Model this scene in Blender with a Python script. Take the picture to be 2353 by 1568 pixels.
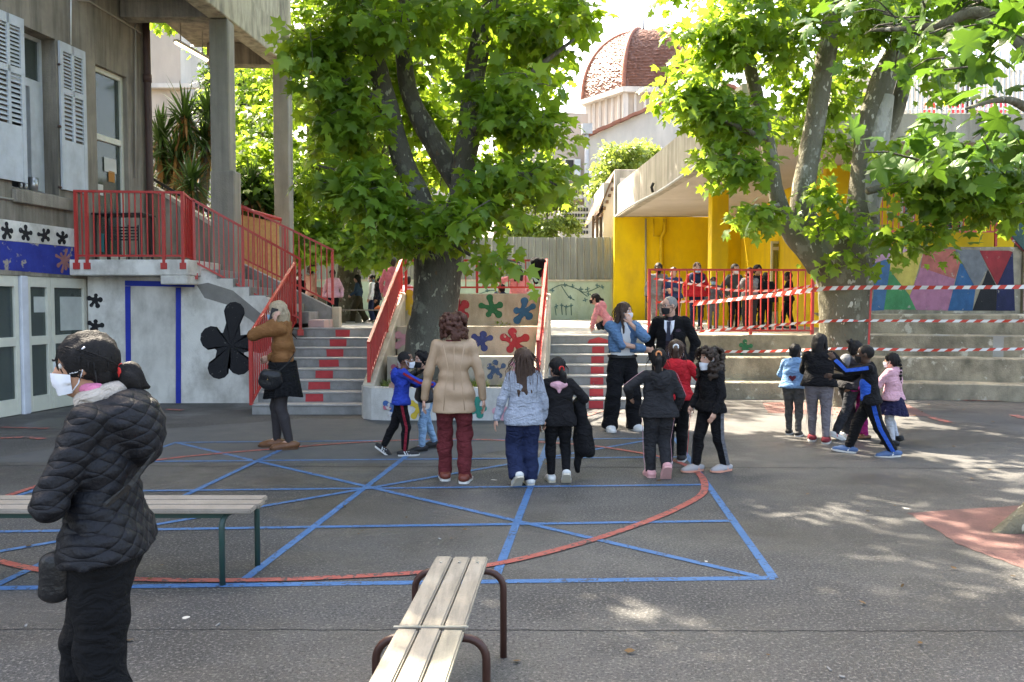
import bpy, bmesh, math, random
import numpy as np
from mathutils import Vector, Matrix, noise as mnoise
R = math.radians
random.seed(7)
rng = np.random.default_rng(7)
for o in list(bpy.data.objects):
    bpy.data.objects.remove(o, do_unlink=True)
scene = bpy.context.scene
col = scene.collection

# ------------------------------------------------------------------ camera
FOC, CU, CV, HOR, CAMH = 1905.0, 1176.5, 784.0, 700.0, 1.6   # photo measured on a 2353 x 1568 grid
PITCH = math.atan((CV - HOR) / FOC)
cam_d = bpy.data.cameras.new('camera')
cam_d.sensor_width = 36.0
cam_d.lens = 36.0 * FOC / 2353.0
cam_d.clip_start = 0.05
cam_d.clip_end = 2000
cam = bpy.data.objects.new('camera', cam_d)
cam.location = (0, 0, CAMH)
cam.rotation_euler = (R(90) - PITCH, 0, 0)
col.objects.link(cam)
scene.camera = cam

# ------------------------------------------------------------------ light
SUN_EL, SUN_AZ = 50.0, -38.0          # azimuth from +Y (ahead), negative = to the left
sdir = Vector((math.sin(R(SUN_AZ)) * math.cos(R(SUN_EL)), math.cos(R(SUN_AZ)) * math.cos(R(SUN_EL)), math.sin(R(SUN_EL))))
world = bpy.data.worlds.new('World')
scene.world = world
world.use_nodes = True
nt = world.node_tree
nt.nodes.clear()
sky = nt.nodes.new('ShaderNodeTexSky')
sky.sky_type = 'NISHITA'
sky.sun_disc = False
sky.sun_elevation = R(SUN_EL)
sky.sun_rotation = R(SUN_AZ)
sky.altitude = 50
sky.air_density = 1.0
sky.dust_density = 5.0
sky.ozone_density = 1.0
bg = nt.nodes.new('ShaderNodeBackground')
bg.inputs['Strength'].default_value = 0.15
wo = nt.nodes.new('ShaderNodeOutputWorld')
nt.links.new(sky.outputs[0], bg.inputs[0])
nt.links.new(bg.outputs[0], wo.inputs[0])
sun_d = bpy.data.lights.new('sun', 'SUN')
sun_d.energy = 4.5
sun_d.angle = R(0.53)
sun_d.color = (1.0, 0.95, 0.86)
sun = bpy.data.objects.new('sun', sun_d)
sun.location = sdir * 60
sun.rotation_euler = sdir.to_track_quat('Z', 'Y').to_euler()
col.objects.link(sun)
vs = scene.view_settings
vs.view_transform = 'Standard'
vs.look = 'None'
vs.exposure = 2.85
vs.use_white_balance = True
vs.white_balance_temperature = 7400
vs.white_balance_tint = 10
vs.gamma = 1.0
vs.use_curve_mapping = False
scene.cycles.max_bounces = 7
scene.cycles.diffuse_bounces = 4
scene.cycles.transmission_bounces = 4
scene.cycles.transparent_max_bounces = 8
scene.cycles.sample_clamp_indirect = 6

# ------------------------------------------------------------------ measuring helpers
def ray(u, v):
    xc, yc = (u - CU) / FOC, -(v - CV) / FOC
    return Vector((xc, math.cos(PITCH) + yc * math.sin(PITCH), -math.sin(PITCH) + yc * math.cos(PITCH)))
def at(u, v, Y):
    d = ray(u, v)
    t = Y / d.y
    return Vector((d.x * t, Y, CAMH + d.z * t))
def onz(u, v, z=0.0):
    d = ray(u, v)
    t = (z - CAMH) / d.z
    return Vector((d.x * t, d.y * t, z))
def xat(u, Y):
    return (u - CU) / FOC * Y * 1.0
def clamp01(t): return max(0.0, min(1.0, t))
def plat_z(x, y):
    left = 1.20 - 0.08 * clamp01((y - 14.0) / 7.0)
    t = clamp01((x + 2.2) / 2.7)
    return left * (1 - t) + 1.05 * t

# ------------------------------------------------------------------ materials
MATS = {}
def _n(nt, t, **kw):
    n = nt.nodes.new(t)
    for k, v in kw.items(): setattr(n, k, v)
    return n
def rgba(c): return (c[0], c[1], c[2], 1.0)
def hexc(h):
    h = h.lstrip('#')
    o = []
    for i in (0, 2, 4):
        c = int(h[i:i+2], 16) / 255.0
        o.append(c / 12.92 if c <= 0.04045 else ((c + 0.055) / 1.055) ** 2.4)
    return tuple(o)
def mat(name, c1, c2=None, scale=4.0, rough=0.8, bump=0.0, bscale=60.0, metallic=0.0, spec=0.3,
        stain=None, stain_amt=0.0, stain_scale=(3, 3, 0.6), detail=6.0, sharp=(0.35, 0.65), coords='pos', rough2=None,
        chips=None, chip_scale=9.0, chip_lo=0.62):
    if name in MATS: return MATS[name]
    m = bpy.data.materials.new(name)
    m.use_nodes = True
    nt = m.node_tree
    b = nt.nodes['Principled BSDF']
    b.inputs['Roughness'].default_value = rough
    b.inputs['Metallic'].default_value = metallic
    b.inputs['Specular IOR Level'].default_value = spec
    L = nt.links.new
    if coords == 'pos':
        src = _n(nt, 'ShaderNodeNewGeometry').outputs['Position']
    else:
        src = _n(nt, 'ShaderNodeTexCoord').outputs['Object']
    if c2 is None: c2 = tuple(x * 0.82 for x in c1)
    nz = _n(nt, 'ShaderNodeTexNoise'); nz.inputs['Scale'].default_value = scale; nz.inputs['Detail'].default_value = detail
    nz.inputs['Roughness'].default_value = 0.62
    L(src, nz.inputs['Vector'])
    rp = _n(nt, 'ShaderNodeValToRGB')
    rp.color_ramp.elements[0].position, rp.color_ramp.elements[1].position = sharp
    rp.color_ramp.elements[0].color = rgba(c1); rp.color_ramp.elements[1].color = rgba(c2)
    L(nz.outputs[0], rp.inputs[0])
    out = rp.outputs[0]
    def mask_mix(out, colr, vec_scale, lo, hi, amt, seed):
        mp = _n(nt, 'ShaderNodeMapping'); mp.inputs['Scale'].default_value = vec_scale; mp.inputs['Location'].default_value = (seed, seed * 1.7, seed * .3)
        L(src, mp.inputs[0])
        n2 = _n(nt, 'ShaderNodeTexNoise'); n2.inputs['Scale'].default_value = 1.0; n2.inputs['Detail'].default_value = 8; n2.inputs['Roughness'].default_value = .65
        L(mp.outputs[0], n2.inputs['Vector'])
        r2 = _n(nt, 'ShaderNodeMapRange'); r2.inputs['From Min'].default_value = lo; r2.inputs['From Max'].default_value = hi; r2.inputs['To Max'].default_value = amt
        L(n2.outputs[0], r2.inputs[0])
        mx = _n(nt, 'ShaderNodeMix', data_type='RGBA'); mx.inputs[7].default_value = rgba(colr)
        L(r2.outputs[0], mx.inputs[0]); L(out, mx.inputs[6])
        return mx.outputs[2]
    if stain is not None: out = mask_mix(out, stain, stain_scale, .42, .72, stain_amt, 3.1)
    if chips is not None: out = mask_mix(out, chips, (chip_scale,) * 3, chip_lo, chip_lo + .04, 1.0, 11.3)
    L(out, b.inputs['Base Color'])
    if rough2 is not None:
        r3 = _n(nt, 'ShaderNodeMapRange'); r3.inputs['From Min'].default_value = .35; r3.inputs['From Max'].default_value = .65
        r3.inputs['To Min'].default_value = rough; r3.inputs['To Max'].default_value = rough2
        L(nz.outputs[0], r3.inputs[0]); L(r3.outputs[0], b.inputs['Roughness'])
    if bump > 0:
        n3 = _n(nt, 'ShaderNodeTexNoise'); n3.inputs['Scale'].default_value = bscale; n3.inputs['Detail'].default_value = 5
        L(src, n3.inputs['Vector'])
        bp = _n(nt, 'ShaderNodeBump'); bp.inputs['Strength'].default_value = bump; bp.inputs['Distance'].default_value = 0.02
        L(n3.outputs[0], bp.inputs['Height']); L(bp.outputs[0], b.inputs['Normal'])
    MATS[name] = m
    return m

# ------------------------------------------------------------------ object helpers
def tag(o, label=None, cat=None, group=None, kind=None):
    if label: o['label'] = label
    if cat: o['category'] = cat
    if group: o['group'] = group
    if kind: o['kind'] = kind
    return o
def empty(name, loc=(0, 0, 0), rz=0.0, label=None, cat=None, group=None):
    o = bpy.data.objects.new(name, None)
    o.empty_display_size = 0.1
    o.location = loc
    o.rotation_euler = (0, 0, rz)
    col.objects.link(o)
    return tag(o, label, cat, group)
def link(name, me, m=None, parent=None, smooth=False):
    """parent transform must be known (location + z rotation); mesh data is in WORLD coords unless parent_local"""
    if m is not None and len(me.materials) == 0: me.materials.append(m)
    o = bpy.data.objects.new(name, me)
    col.objects.link(o)
    if smooth:
        me.polygons.foreach_set('use_smooth', np.ones(len(me.polygons), dtype=bool))
    if parent is not None:
        o.parent = parent
        o.matrix_parent_inverse = world_mat(parent).inverted()
    return o
def world_mat(o):
    """matrix of an object from its own transform and parents, without a depsgraph update"""
    m = o.matrix_basis.copy()
    if o.parent is not None:
        m = world_mat(o.parent) @ o.matrix_parent_inverse @ m
    return m
def mesh_np(name, V, F):
    """V (n,3), F list of faces or (m,k) array"""
    me = bpy.data.meshes.new(name)
    V = np.asarray(V, dtype=np.float32)
    if isinstance(F, np.ndarray):
        m, k = F.shape
        me.vertices.add(len(V)); me.vertices.foreach_set('co', V.ravel())
        me.loops.add(m * k); me.loops.foreach_set('vertex_index', F.astype(np.int32).ravel())
        me.polygons.add(m)
        me.polygons.foreach_set('loop_start', np.arange(0, m * k, k, dtype=np.int32))
        me.polygons.foreach_set('loop_total', np.full(m, k, dtype=np.int32))
        me.update(calc_edges=True)
    else:
        me.from_pydata([tuple(map(float, v)) for v in V], [], F)
        me.update()
    return me
class MB:
    """collects simple shapes into one mesh"""
    def __init__(s): s.v = []; s.f = []
    def add(s, V, F):
        n = len(s.v); s.v += [tuple(v) for v in V]; s.f += [tuple(i + n for i in f) for f in F]; return s
    def box(s, a, b):
        x0, y0, z0 = a; x1, y1, z1 = b
        return s.add([(x0,y0,z0),(x1,y0,z0),(x1,y1,z0),(x0,y1,z0),(x0,y0,z1),(x1,y0,z1),(x1,y1,z1),(x0,y1,z1)],
                     [(0,3,2,1),(4,5,6,7),(0,1,5,4),(1,2,6,5),(2,3,7,6),(3,0,4,7)])
    def prism(s, pts, z0, z1):
        """polygon footprint (ccw) extruded from z0 to z1 (z may be per point lists)"""
        n = len(pts)
        za = z0 if isinstance(z0, (list, tuple)) else [z0] * n
        zb = z1 if isinstance(z1, (list, tuple)) else [z1] * n
        V = [(p[0], p[1], za[i]) for i, p in enumerate(pts)] + [(p[0], p[1], zb[i]) for i, p in enumerate(pts)]
        F = [tuple(range(n - 1, -1, -1)), tuple(range(n, 2 * n))] + [(i, (i + 1) % n, n + (i + 1) % n, n + i) for i in range(n)]
        return s.add(V, F)
    def slab(s, poly, off):
        """planar polygon (3d points) given thickness along vector off"""
        n = len(poly); off = Vector(off)
        V = [tuple(p) for p in poly] + [tuple(Vector(p) + off) for p in poly]
        F = [tuple(range(n - 1, -1, -1)), tuple(range(n, 2 * n))] + [(i, (i + 1) % n, n + (i + 1) % n, n + i) for i in range(n)]
        return s.add(V, F)
    def tube(s, pts, rad, n=8, cap=True):
        V, F = tube_arr(pts, rad, n, cap); return s.add(V, F)
    def build(s, name, m, parent=None, bevel=0.0, smooth=False, seg=1):
        me = bpy.data.meshes.new(name)
        me.from_pydata(s.v, [], s.f)
        bm = bmesh.new(); bm.from_mesh(me)
        bmesh.ops.recalc_face_normals(bm, faces=bm.faces)
        if bevel > 0:
            bmesh.ops.bevel(bm, geom=list(bm.edges), offset=bevel, segments=seg, affect='EDGES', clamp_overlap=True)
        bm.to_mesh(me); bm.free()
        return link(name, me, m, parent, smooth)
def tube_arr(pts, rad, n=8, cap=True, squash=None):
    P = [Vector(p) for p in pts]; k = len(P)
    r = rad if isinstance(rad, (list, tuple)) else [rad] * k
    V = []; F = []
    prev = None
    for i in range(k):
        t = (P[min(i + 1, k - 1)] - P[max(i - 1, 0)])
        if t.length < 1e-9: t = Vector((0, 0, 1))
        t.normalize()
        if prev is None:
            a = Vector((0, 0, 1)) if abs(t.z) < .9 else Vector((1, 0, 0))
            x = t.cross(a).normalized()
        else:
            x = (prev - t * prev.dot(t))
            x = x.normalized() if x.length > 1e-6 else t.orthogonal().normalized()
        prev = x; y = t.cross(x)
        for j in range(n):
            an = 2 * math.pi * j / n
            V.append(P[i] + x * (math.cos(an) * r[i]) + y * (math.sin(an) * r[i]))
    for i in range(k - 1):
        for j in range(n):
            F.append((i * n + j, i * n + (j + 1) % n, (i + 1) * n + (j + 1) % n, (i + 1) * n + j))
    if cap:
        F.append(tuple(range(n - 1, -1, -1))); F.append(tuple((k - 1) * n + j for j in range(n)))
    return V, F
_cubes = {}
def cube_mesh(m):
    if m.name not in _cubes:
        me = bpy.data.meshes.new('bar')
        me.from_pydata([(-.5,-.5,0),(.5,-.5,0),(.5,.5,0),(-.5,.5,0),(-.5,-.5,1),(.5,-.5,1),(.5,.5,1),(-.5,.5,1)], [],
                       [(0,3,2,1),(4,5,6,7),(0,1,5,4),(1,2,6,5),(2,3,7,6),(3,0,4,7)])
        me.materials.append(m)
        _cubes[m.name] = me
    return _cubes[m.name]
def beam(name, p0, p1, w, d, m, parent=None, ref=None):
    """rectangular bar from p0 to p1, shares one mesh per material"""
    p0, p1 = Vector(p0), Vector(p1)
    t = p1 - p0; ln = t.length; t.normalize()
    if ref is None: ref = Vector((0, 1, 0)) if abs(t.z) > .7 else Vector((0, 0, 1))
    ref = Vector(ref)
    x = ref.cross(t)
    if x.length < 1e-6: x = t.orthogonal()
    x.normalize(); y = t.cross(x)
    mw = Matrix(((x.x * w, y.x * d, t.x * ln, p0.x), (x.y * w, y.y * d, t.y * ln, p0.y), (x.z * w, y.z * d, t.z * ln, p0.z), (0, 0, 0, 1)))
    o = bpy.data.objects.new(name, cube_mesh(m))
    col.objects.link(o)
    if parent is not None:
        o.parent = parent
        o.matrix_parent_inverse = world_mat(parent).inverted()
    o.matrix_basis = mw
    return o
# ------------------------------------------------------------------ ground
def asphalt_mat():
    m = bpy.data.materials.new('asphalt'); m.use_nodes = True
    nt = m.node_tree; L = nt.links.new; b = nt.nodes['Principled BSDF']
    pos = _n(nt, 'ShaderNodeNewGeometry').outputs['Position']
    def noise(s, d=4, loc=(0, 0, 0), sc=(1, 1, 1), r=.6):
        mp = _n(nt, 'ShaderNodeMapping'); mp.inputs['Location'].default_value = loc; mp.inputs['Scale'].default_value = sc
        L(pos, mp.inputs[0])
        n = _n(nt, 'ShaderNodeTexNoise'); n.inputs['Scale'].default_value = s; n.inputs['Detail'].default_value = d; n.inputs['Roughness'].default_value = r
        L(mp.outputs[0], n.inputs['Vector']); return n.outputs[0]
    def rng_(x, a, c, lo=0., hi=1.):
        r = _n(nt, 'ShaderNodeMapRange'); r.inputs[1].default_value = a; r.inputs[2].default_value = c; r.inputs[3].default_value = lo; r.inputs[4].default_value = hi
        L(x, r.inputs[0]); return r.outputs[0]
    def mix(fac, a, c):
        x = _n(nt, 'ShaderNodeMix', data_type='RGBA')
        L(fac, x.inputs[0])
        for s, i in ((a, 6), (c, 7)):
            if isinstance(s, tuple): x.inputs[i].default_value = rgba(s)
            else: L(s, x.inputs[i])
        return x.outputs[2]
    big = noise(.33, 5, (4.2, 1.3, 0), (1, 1.5, 1), .55)
    patch = rng_(big, .42, .58)
    base = mix(patch, (.036, .035, .034), (.082, .080, .076))
    mid = rng_(noise(2.3, 8, (1, 2, 3)), .4, .75, 0, .55)
    base = mix(mid, base, (.060, .061, .063))
    stain = rng_(noise(1.1, 7, (9, 3, 3)), .52, .70, 0, .75)
    base = mix(stain, base, (.034, .032, .029))
    sp = noise(170, 2, (0, 0, 0)); grain = rng_(sp, .55, .78, 0, .75)
    base = mix(grain, base, (.19, .18, .165))
    g2 = rng_(noise(58, 2, (2, 1, 0)), .53, .66, 0, .8)
    base = mix(g2, base, (.19, .18, .165))
    g3 = rng_(noise(64, 2, (5, 8, 0)), .52, .66, 0, .85)
    base = mix(g3, base, (.016, .016, .0155))
    sp2 = noise(120, 2, (7, 5, 0)); dark = rng_(sp2, .5, .72, 0, .65)
    base = mix(dark, base, (.03, .03, .029))
    spk = rng_(noise(6.5, 1, (3, 9, 0)), .80, .815)
    base = mix(spk, base, (.5, .48, .43))
    L(base, b.inputs['Base Color'])
    wet = rng_(noise(.42, 4, (2.6, 6.1, 0), (1, 1.2, 1)), .44, .60, .88, .33)
    L(wet, b.inputs['Roughness'])
    b.inputs['Specular IOR Level'].default_value = .42
    bp = _n(nt, 'ShaderNodeBump'); bp.inputs['Strength'].default_value = .55; bp.inputs['Distance'].default_value = .012
    L(noise(140, 3), bp.inputs['Height']); L(bp.outputs[0], b.inputs['Normal'])
    return m
ASPH = asphalt_mat()
gm = mesh_np('ground', [(-200, -60, 0), (200, -60, 0), (200, 300, 0), (-200, 300, 0)], [(0, 1, 2, 3)])
ground = tag(link('ground', gm, ASPH), kind='structure')

BLUEP = mat('court_blue_paint', (.045, .13, .29), (.06, .155, .33), scale=9, rough=.62, bump=.5, bscale=140, chips=(.05, .065, .09), chip_scale=30, chip_lo=.56)
REDP = mat('court_red_paint', (.32, .075, .06), (.38, .11, .085), scale=9, rough=.66, bump=.5, bscale=140, chips=(.075, .062, .058), chip_scale=26, chip_lo=.545)
REDP2 = mat('faded_red_paint', (.36, .10, .08), (.42, .15, .12), scale=9, rough=.7, bump=.5, bscale=140, chips=(.085, .083, .08), chip_scale=18, chip_lo=.5)
def strip(name, pts, w, z, m, parent, closed=False):
    P = [Vector((p[0], p[1], 0)) for p in pts]; n = len(P); V = []; F = []
    for i in range(n):
        if closed: t = P[(i + 1) % n] - P[i - 1]
        else: t = P[min(i + 1, n - 1)] - P[max(i - 1, 0)]
        t.normalize(); s = Vector((-t.y, t.x, 0)) * w / 2 * random.uniform(.96, 1.05)
        V += [(P[i] + s)[:2] + (z,), (P[i] - s)[:2] + (z,)]
    m_ = n if closed else n - 1
    for i in range(m_):
        j = (i + 1) % n
        F.append((2 * i, 2 * i + 1, 2 * j + 1, 2 * j))
    me = mesh_np(name, V, F)
    bm = bmesh.new(); bm.from_mesh(me); bmesh.ops.recalc_face_normals(bm, faces=bm.faces)
    if bm.faces and sum(f.normal.z for f in bm.faces) < 0: bmesh.ops.reverse_faces(bm, faces=bm.faces)
    bm.to_mesh(me); bm.free()
    return link(name, me, m, parent)
def seg(a, b, n=12):
    a, b = onz(*a), onz(*b)
    return [a.lerp(b, i / n) for i in range(n + 1)]
blue = [((-260, 1356), (1778, 1329)), ((1778, 1329), (1549, 1006)), ((1140, 1324), (1262, 1010)), ((555, 1338), (985, 1010)),
        ((405, 1018), (1741, 1326)), ((-200, 1226), (1694, 1198)), ((60, 1132), (1621, 1115)), ((320, 1062), (1581, 1051)),
        ((-160, 1296), (1505, 1010)), ((400, 1018), (1552, 1008)), ((405, 1018), (-200, 1222)), ((660, 1028), (-40, 1362))]
wz = 0.004
for i, (a, b) in enumerate(blue):
    strip('painted_line', seg(a, b), .056 if i != 0 else .066, wz - .001 + .0003 * i, BLUEP, ground)
# red ring
ringp = [(1618, 1130), (1604, 1088), (1540, 1057), (1440, 1037), (1330, 1023), (1150, 1013), (1000, 1011), (820, 1018), (640, 1032), (380, 1056), (180, 1092), (20, 1140),
         (-120, 1190), (-130, 1245), (0, 1292), (150, 1321), (300, 1333), (600, 1335), (950, 1319), (1140, 1298), (1330, 1252), (1470, 1206), (1565, 1166)]
G = [onz(*p) for p in ringp]
def catmull(P, closed=True, k=6):
    n = len(P); out = []
    rngi = range(n) if closed else range(n - 1)
    for i in rngi:
        g = lambda j: P[j % n] if closed else P[max(0, min(n - 1, j))]
        p0, p1, p2, p3 = g(i - 1), g(i), g(i + 1), g(i + 2)
        for s in range(k):
            t = s / k
            out.append(.5 * ((2 * p1) + (p2 - p0) * t + (2 * p0 - 5 * p1 + 4 * p2 - p3) * t * t + (3 * p1 - p0 - 3 * p2 + p3) * t ** 3))
    if not closed: out.append(P[-1])
    return out
strip('painted_ring', catmull(G), .064, .0072, REDP, ground, closed=True)
for k, (pts, w) in enumerate([(((0, 1008), (60, 1006), (100, 1010)), .10), (((-60, 985), (0, 983), (110, 986)), .07), (((2140, 960), (2180, 972)), .12), (((1935, 952), (1950, 985)), .16),
                 (((2330, 955), (2353, 962), (2400, 968)), .14), (((2210, 921), (2353, 923), (2450, 925)), .08), (((1320, 965), (1385, 945), (1430, 950)), .08), (((380, 942), (420, 944)), .12)]):
    strip('painted_mark', [onz(*p) for p in pts], w, .0078 + .0003 * k, REDP2, ground)
DARKS = mat('asphalt_seam', (.018, .018, .018), (.05, .05, .048), scale=30, rough=.95)
def jag(a, b, n, amp):
    a, b = onz(*a), onz(*b); out = []
    for i in range(n + 1):
        p = a.lerp(b, i / n); out.append(p + Vector((0, random.uniform(-amp, amp), 0)))
    return out
strip('seam', jag((-200, 1446), (2700, 1452), 90, .006), .007, .0022, DARKS, ground)
strip('seam', jag((-200, 1070), (2353, 1077), 110, .012), .016, .0024, DARKS, ground)
ASPL = mat('repaired_asphalt_pale', (.080, .083, .086), (.105, .105, .102), scale=3, rough=.85, bump=.5, bscale=140)
def sheet(name, pts, z, m, parent, jitter=.0, sub=10):
    P = []
    n = len(pts)
    for i in range(n):
        a, b = Vector(pts[i]), Vector(pts[(i + 1) % n])
        for s in range(sub):
            p = a.lerp(b, s / sub); P.append((p.x + random.uniform(-jitter, jitter), p.y + random.uniform(-jitter, jitter), z))
    bm = bmesh.new(); vs_ = [bm.verts.new(p) for p in P]; f = bm.faces.new(vs_); bm.normal_update()
    if f.normal.z < 0: bmesh.ops.reverse_faces(bm, faces=[f])
    bmesh.ops.triangulate(bm, faces=bm.faces)
    me = bpy.data.meshes.new(name); bm.to_mesh(me); bm.free()
    return link(name, me, m, parent)
PINK = mat('pink_rubber_paving', (.175, .09, .08), (.21, .115, .10), scale=60, rough=.9, bump=.7, bscale=160, stain=(.09, .06, .055), stain_amt=.8, stain_scale=(2.5, 2.5, 2.5), chips=(.06, .055, .05), chip_scale=30, chip_lo=.62)
sheet('tree_pit', [onz(2085, 1180)[:2], onz(2200, 1250)[:2], onz(2353, 1308)[:2], onz(2560, 1370)[:2], onz(2700, 1190)[:2], onz(2353, 1162)[:2]], .003, PINK, ground, .012)
sheet('tree_pit', [onz(1752, 926)[:2], onz(1765, 950)[:2], onz(2142, 957)[:2], onz(2060, 918)[:2]], .003, PINK, ground, .012)
sheet('asphalt_patch', [onz(-60, 1062)[:2], onz(1000, 1066)[:2], onz(1280, 1010)[:2], onz(1300, 968)[:2], onz(700, 962)[:2], onz(330, 990)[:2]], .0015, ASPL, ground, .03)
# fallen bits of litter on the tarmac
LIT = mat('pale_litter', (.22, .22, .21), rough=.8)
for k, (u, v) in enumerate([(500, 1438), (1905, 1540), (1935, 1558), (1010, 1240), (60, 1440)]):
    p = onz(u, v); a = random.uniform(0, 3)
    w, h = random.uniform(.008, .016), random.uniform(.004, .007)
    c, s = math.cos(a), math.sin(a)
    pts = [(p.x + c * x - s * y, p.y + s * x + c * y) for x, y in ((-w, -h), (w, -h * .6), (w * .8, h), (-w * .7, h * .8))]
    o = MB().prism(pts, [.0021, .003, .004, .0021], [.006, .012, .009, .0055]).build('litter_scrap', LIT)
    tag(o, 'tiny pale scrap of litter lying on the dark tarmac', 'litter', 'scraps of litter on the tarmac')

# ------------------------------------------------------------------ raised platform
CONC = mat('platform_concrete', (.34, .33, .31), (.27, .26, .24), scale=2.2, rough=.85, bump=.3, bscale=90, stain=(.16, .15, .13), stain_amt=.6, stain_scale=(1.2, 1.2, 1.2))
CONCW = mat('wall_concrete_cream', (.52, .47, .38), (.44, .39, .31), scale=3, rough=.85, bump=.35, bscale=60, stain=(.20, .17, .12), stain_amt=.75, stain_scale=(2.5, 2.5, .9))
CONCD = mat('old_concrete_seating', (.37, .32, .235), (.23, .20, .15), scale=2.6, rough=.9, bump=.6, bscale=45, stain=(.085, .075, .055), stain_amt=.9, stain_scale=(2.6, 2.6, 1.6), chips=(.46, .42, .34), chip_scale=3.4, chip_lo=.585)
CONCS = mat('stair_concrete', (.30, .295, .285), (.235, .23, .22), scale=4, rough=.85, bump=.4, bscale=80, stain=(.13, .125, .12), stain_amt=.7, stain_scale=(5, 5, 3))
STAIRY_L, STAIRY_R = 14.08, 14.75
def tier_bend(x): return -.075 * max(0.0, x - 6.0) ** 2
def front_y(x):
    if x < -3.85: return 15.3
    if x < -2.0: return STAIRY_L + .02
    if x < .45: return 14.66
    if x < 3.05: return STAIRY_R + .02
    return 15.02 + tier_bend(x)
xs = [-6.5, -5, -3.86, -3.84, -3.0, -2.01, -1.99, -1, 0, .44, .46, 1.5, 2.5, 3.04, 3.06, 4, 5, 6, 7, 8, 9, 10, 12, 14]
fr = [0, .02, .07, .15, .25, .4, .6, .8, 1]
V = []; F = []
for x in xs:
    fy = front_y(x)
    for t in fr:
        y = fy + (31.5 - fy) * t; V.append((x, y, plat_z(x, y)))
nr = len(fr)
for i in range(len(xs) - 1):
    for j in range(nr - 1):
        F.append((i * nr + j, (i + 1) * nr + j, (i + 1) * nr + j + 1, i * nr + j + 1))
n0 = len(V)
for x in xs: V.append((x, front_y(x), -.05))
for i in range(len(xs) - 1): F.append((n0 + i, n0 + i + 1, (i + 1) * nr, i * nr))
tag(link('upper_platform', mesh_np('upper_platform', V, F), CONC), kind='structure')

# ------------------------------------------------------------------ the two flights up to the platform
REDPAINT = mat('red_step_paint', (.46, .05, .055), (.40, .04, .045), scale=12, rough=.7, bump=.3, bscale=90, chips=(.22, .17, .16), chip_scale=14, chip_lo=.64)
NOSE = mat('pale_stair_nosing', (.33, .325, .315), (.26, .255, .245), scale=9, rough=.75, bump=.3, bscale=90)
def stair(name, label, x0, x1, y0, y1, z1, n, splay=0.0):
    st = empty(name, ((x0 + x1) / 2, y0, 0), label=label, cat='staircase')
    td = (y1 - y0) / (n - 1); rs = z1 / n
    steps = []
    for k in range(n):
        ya = y0 + td * k
        yb = ya + td + .03 if k < n - 1 else ya + .012
        sh = splay * k
        s = MB().box((x0 + sh, ya, 0 if k == 0 else rs * k - .03), (x1 - (sh * .3), yb, rs * (k + 1) - .028)).build('step', CONCS, st)
        MB().box((x0 + sh + .004, ya - .018, rs * (k + 1) - .028), (x1 - sh * .3 - .004, yb - .035 if k < n - 1 else ya + .06, rs * (k + 1) + (.006 if k == n - 1 else 0))).build('nosing', NOSE, s, bevel=.008)
        steps.append((s, ya, rs * k, rs * (k + 1) - .03))
    return st, steps
lst, lsteps = stair('lower_staircase', 'grey concrete stairs with red painted squares climbing beside the red railing', -3.78, -2.14, 12.0, STAIRY_L, 1.2, 8, .0)
sqr = [(520, 590), (536, 608), (555, 625), (572, 642), (590, 660), (607, 677), (617, 695), ]
px = [(554 - 0, 607), (705, 743), (718, 757), (731, 771), (745, 784), (757, 795), (765, 803), (772, 805)]
for k in range(1, 8):
    s, ya, za, zb = lsteps[k]
    ua, ub = [(688, 740), (700, 742), (707, 757), (724, 765), (733, 778), (750, 789), (758, 796), (771, 803)][k]
    xa, xb = xat(ua, ya), xat(ub, ya)
    j = lambda: random.uniform(-.008, .008)
    pl = [(xa + j(), ya - .0035, za + .004), (xb + j(), ya - .0035, za + .004 + j()), (xb + j(), ya - .0035, zb), (xa + j(), ya - .0035, zb)]
    MB().slab(pl, (0, .003, 0)).build('painted_square', REDPAINT, s)
rst, rsteps = stair('lower_staircase', 'wide concrete stairs with a painted red arrow behind the woman in denim', .5, 3.02, 12.7, STAIRY_R, 1.05, 7)
for k in range(7):
    s, ya, za, zb = rsteps[k]
    u0 = [1354, 1355, 1357, 1358, 1359, 1361, 1362][k]; u1 = [1387, 1387, 1387, 1388, 1388, 1389, 1390][k]
    if k == 6:
        pl = [(xat(1350, ya), ya - .0035, za + .01), (xat(1400, ya), ya - .0035, za + .01), (xat(1397, ya), ya - .0035, zb - .05), (xat(1376, ya), ya - .0035, zb), (xat(1354, ya), ya - .0035, zb - .05)]
    else:
        pl = [(xat(u0, ya), ya - .0035, za + .002), (xat(u1, ya), ya - .0035, za + .002), (xat(u1, ya), ya - .0035, zb), (xat(u0, ya), ya - .0035, zb)]
    MB().slab(pl, (0, .003, 0)).build('painted_arrow', REDPAINT, s)

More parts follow.
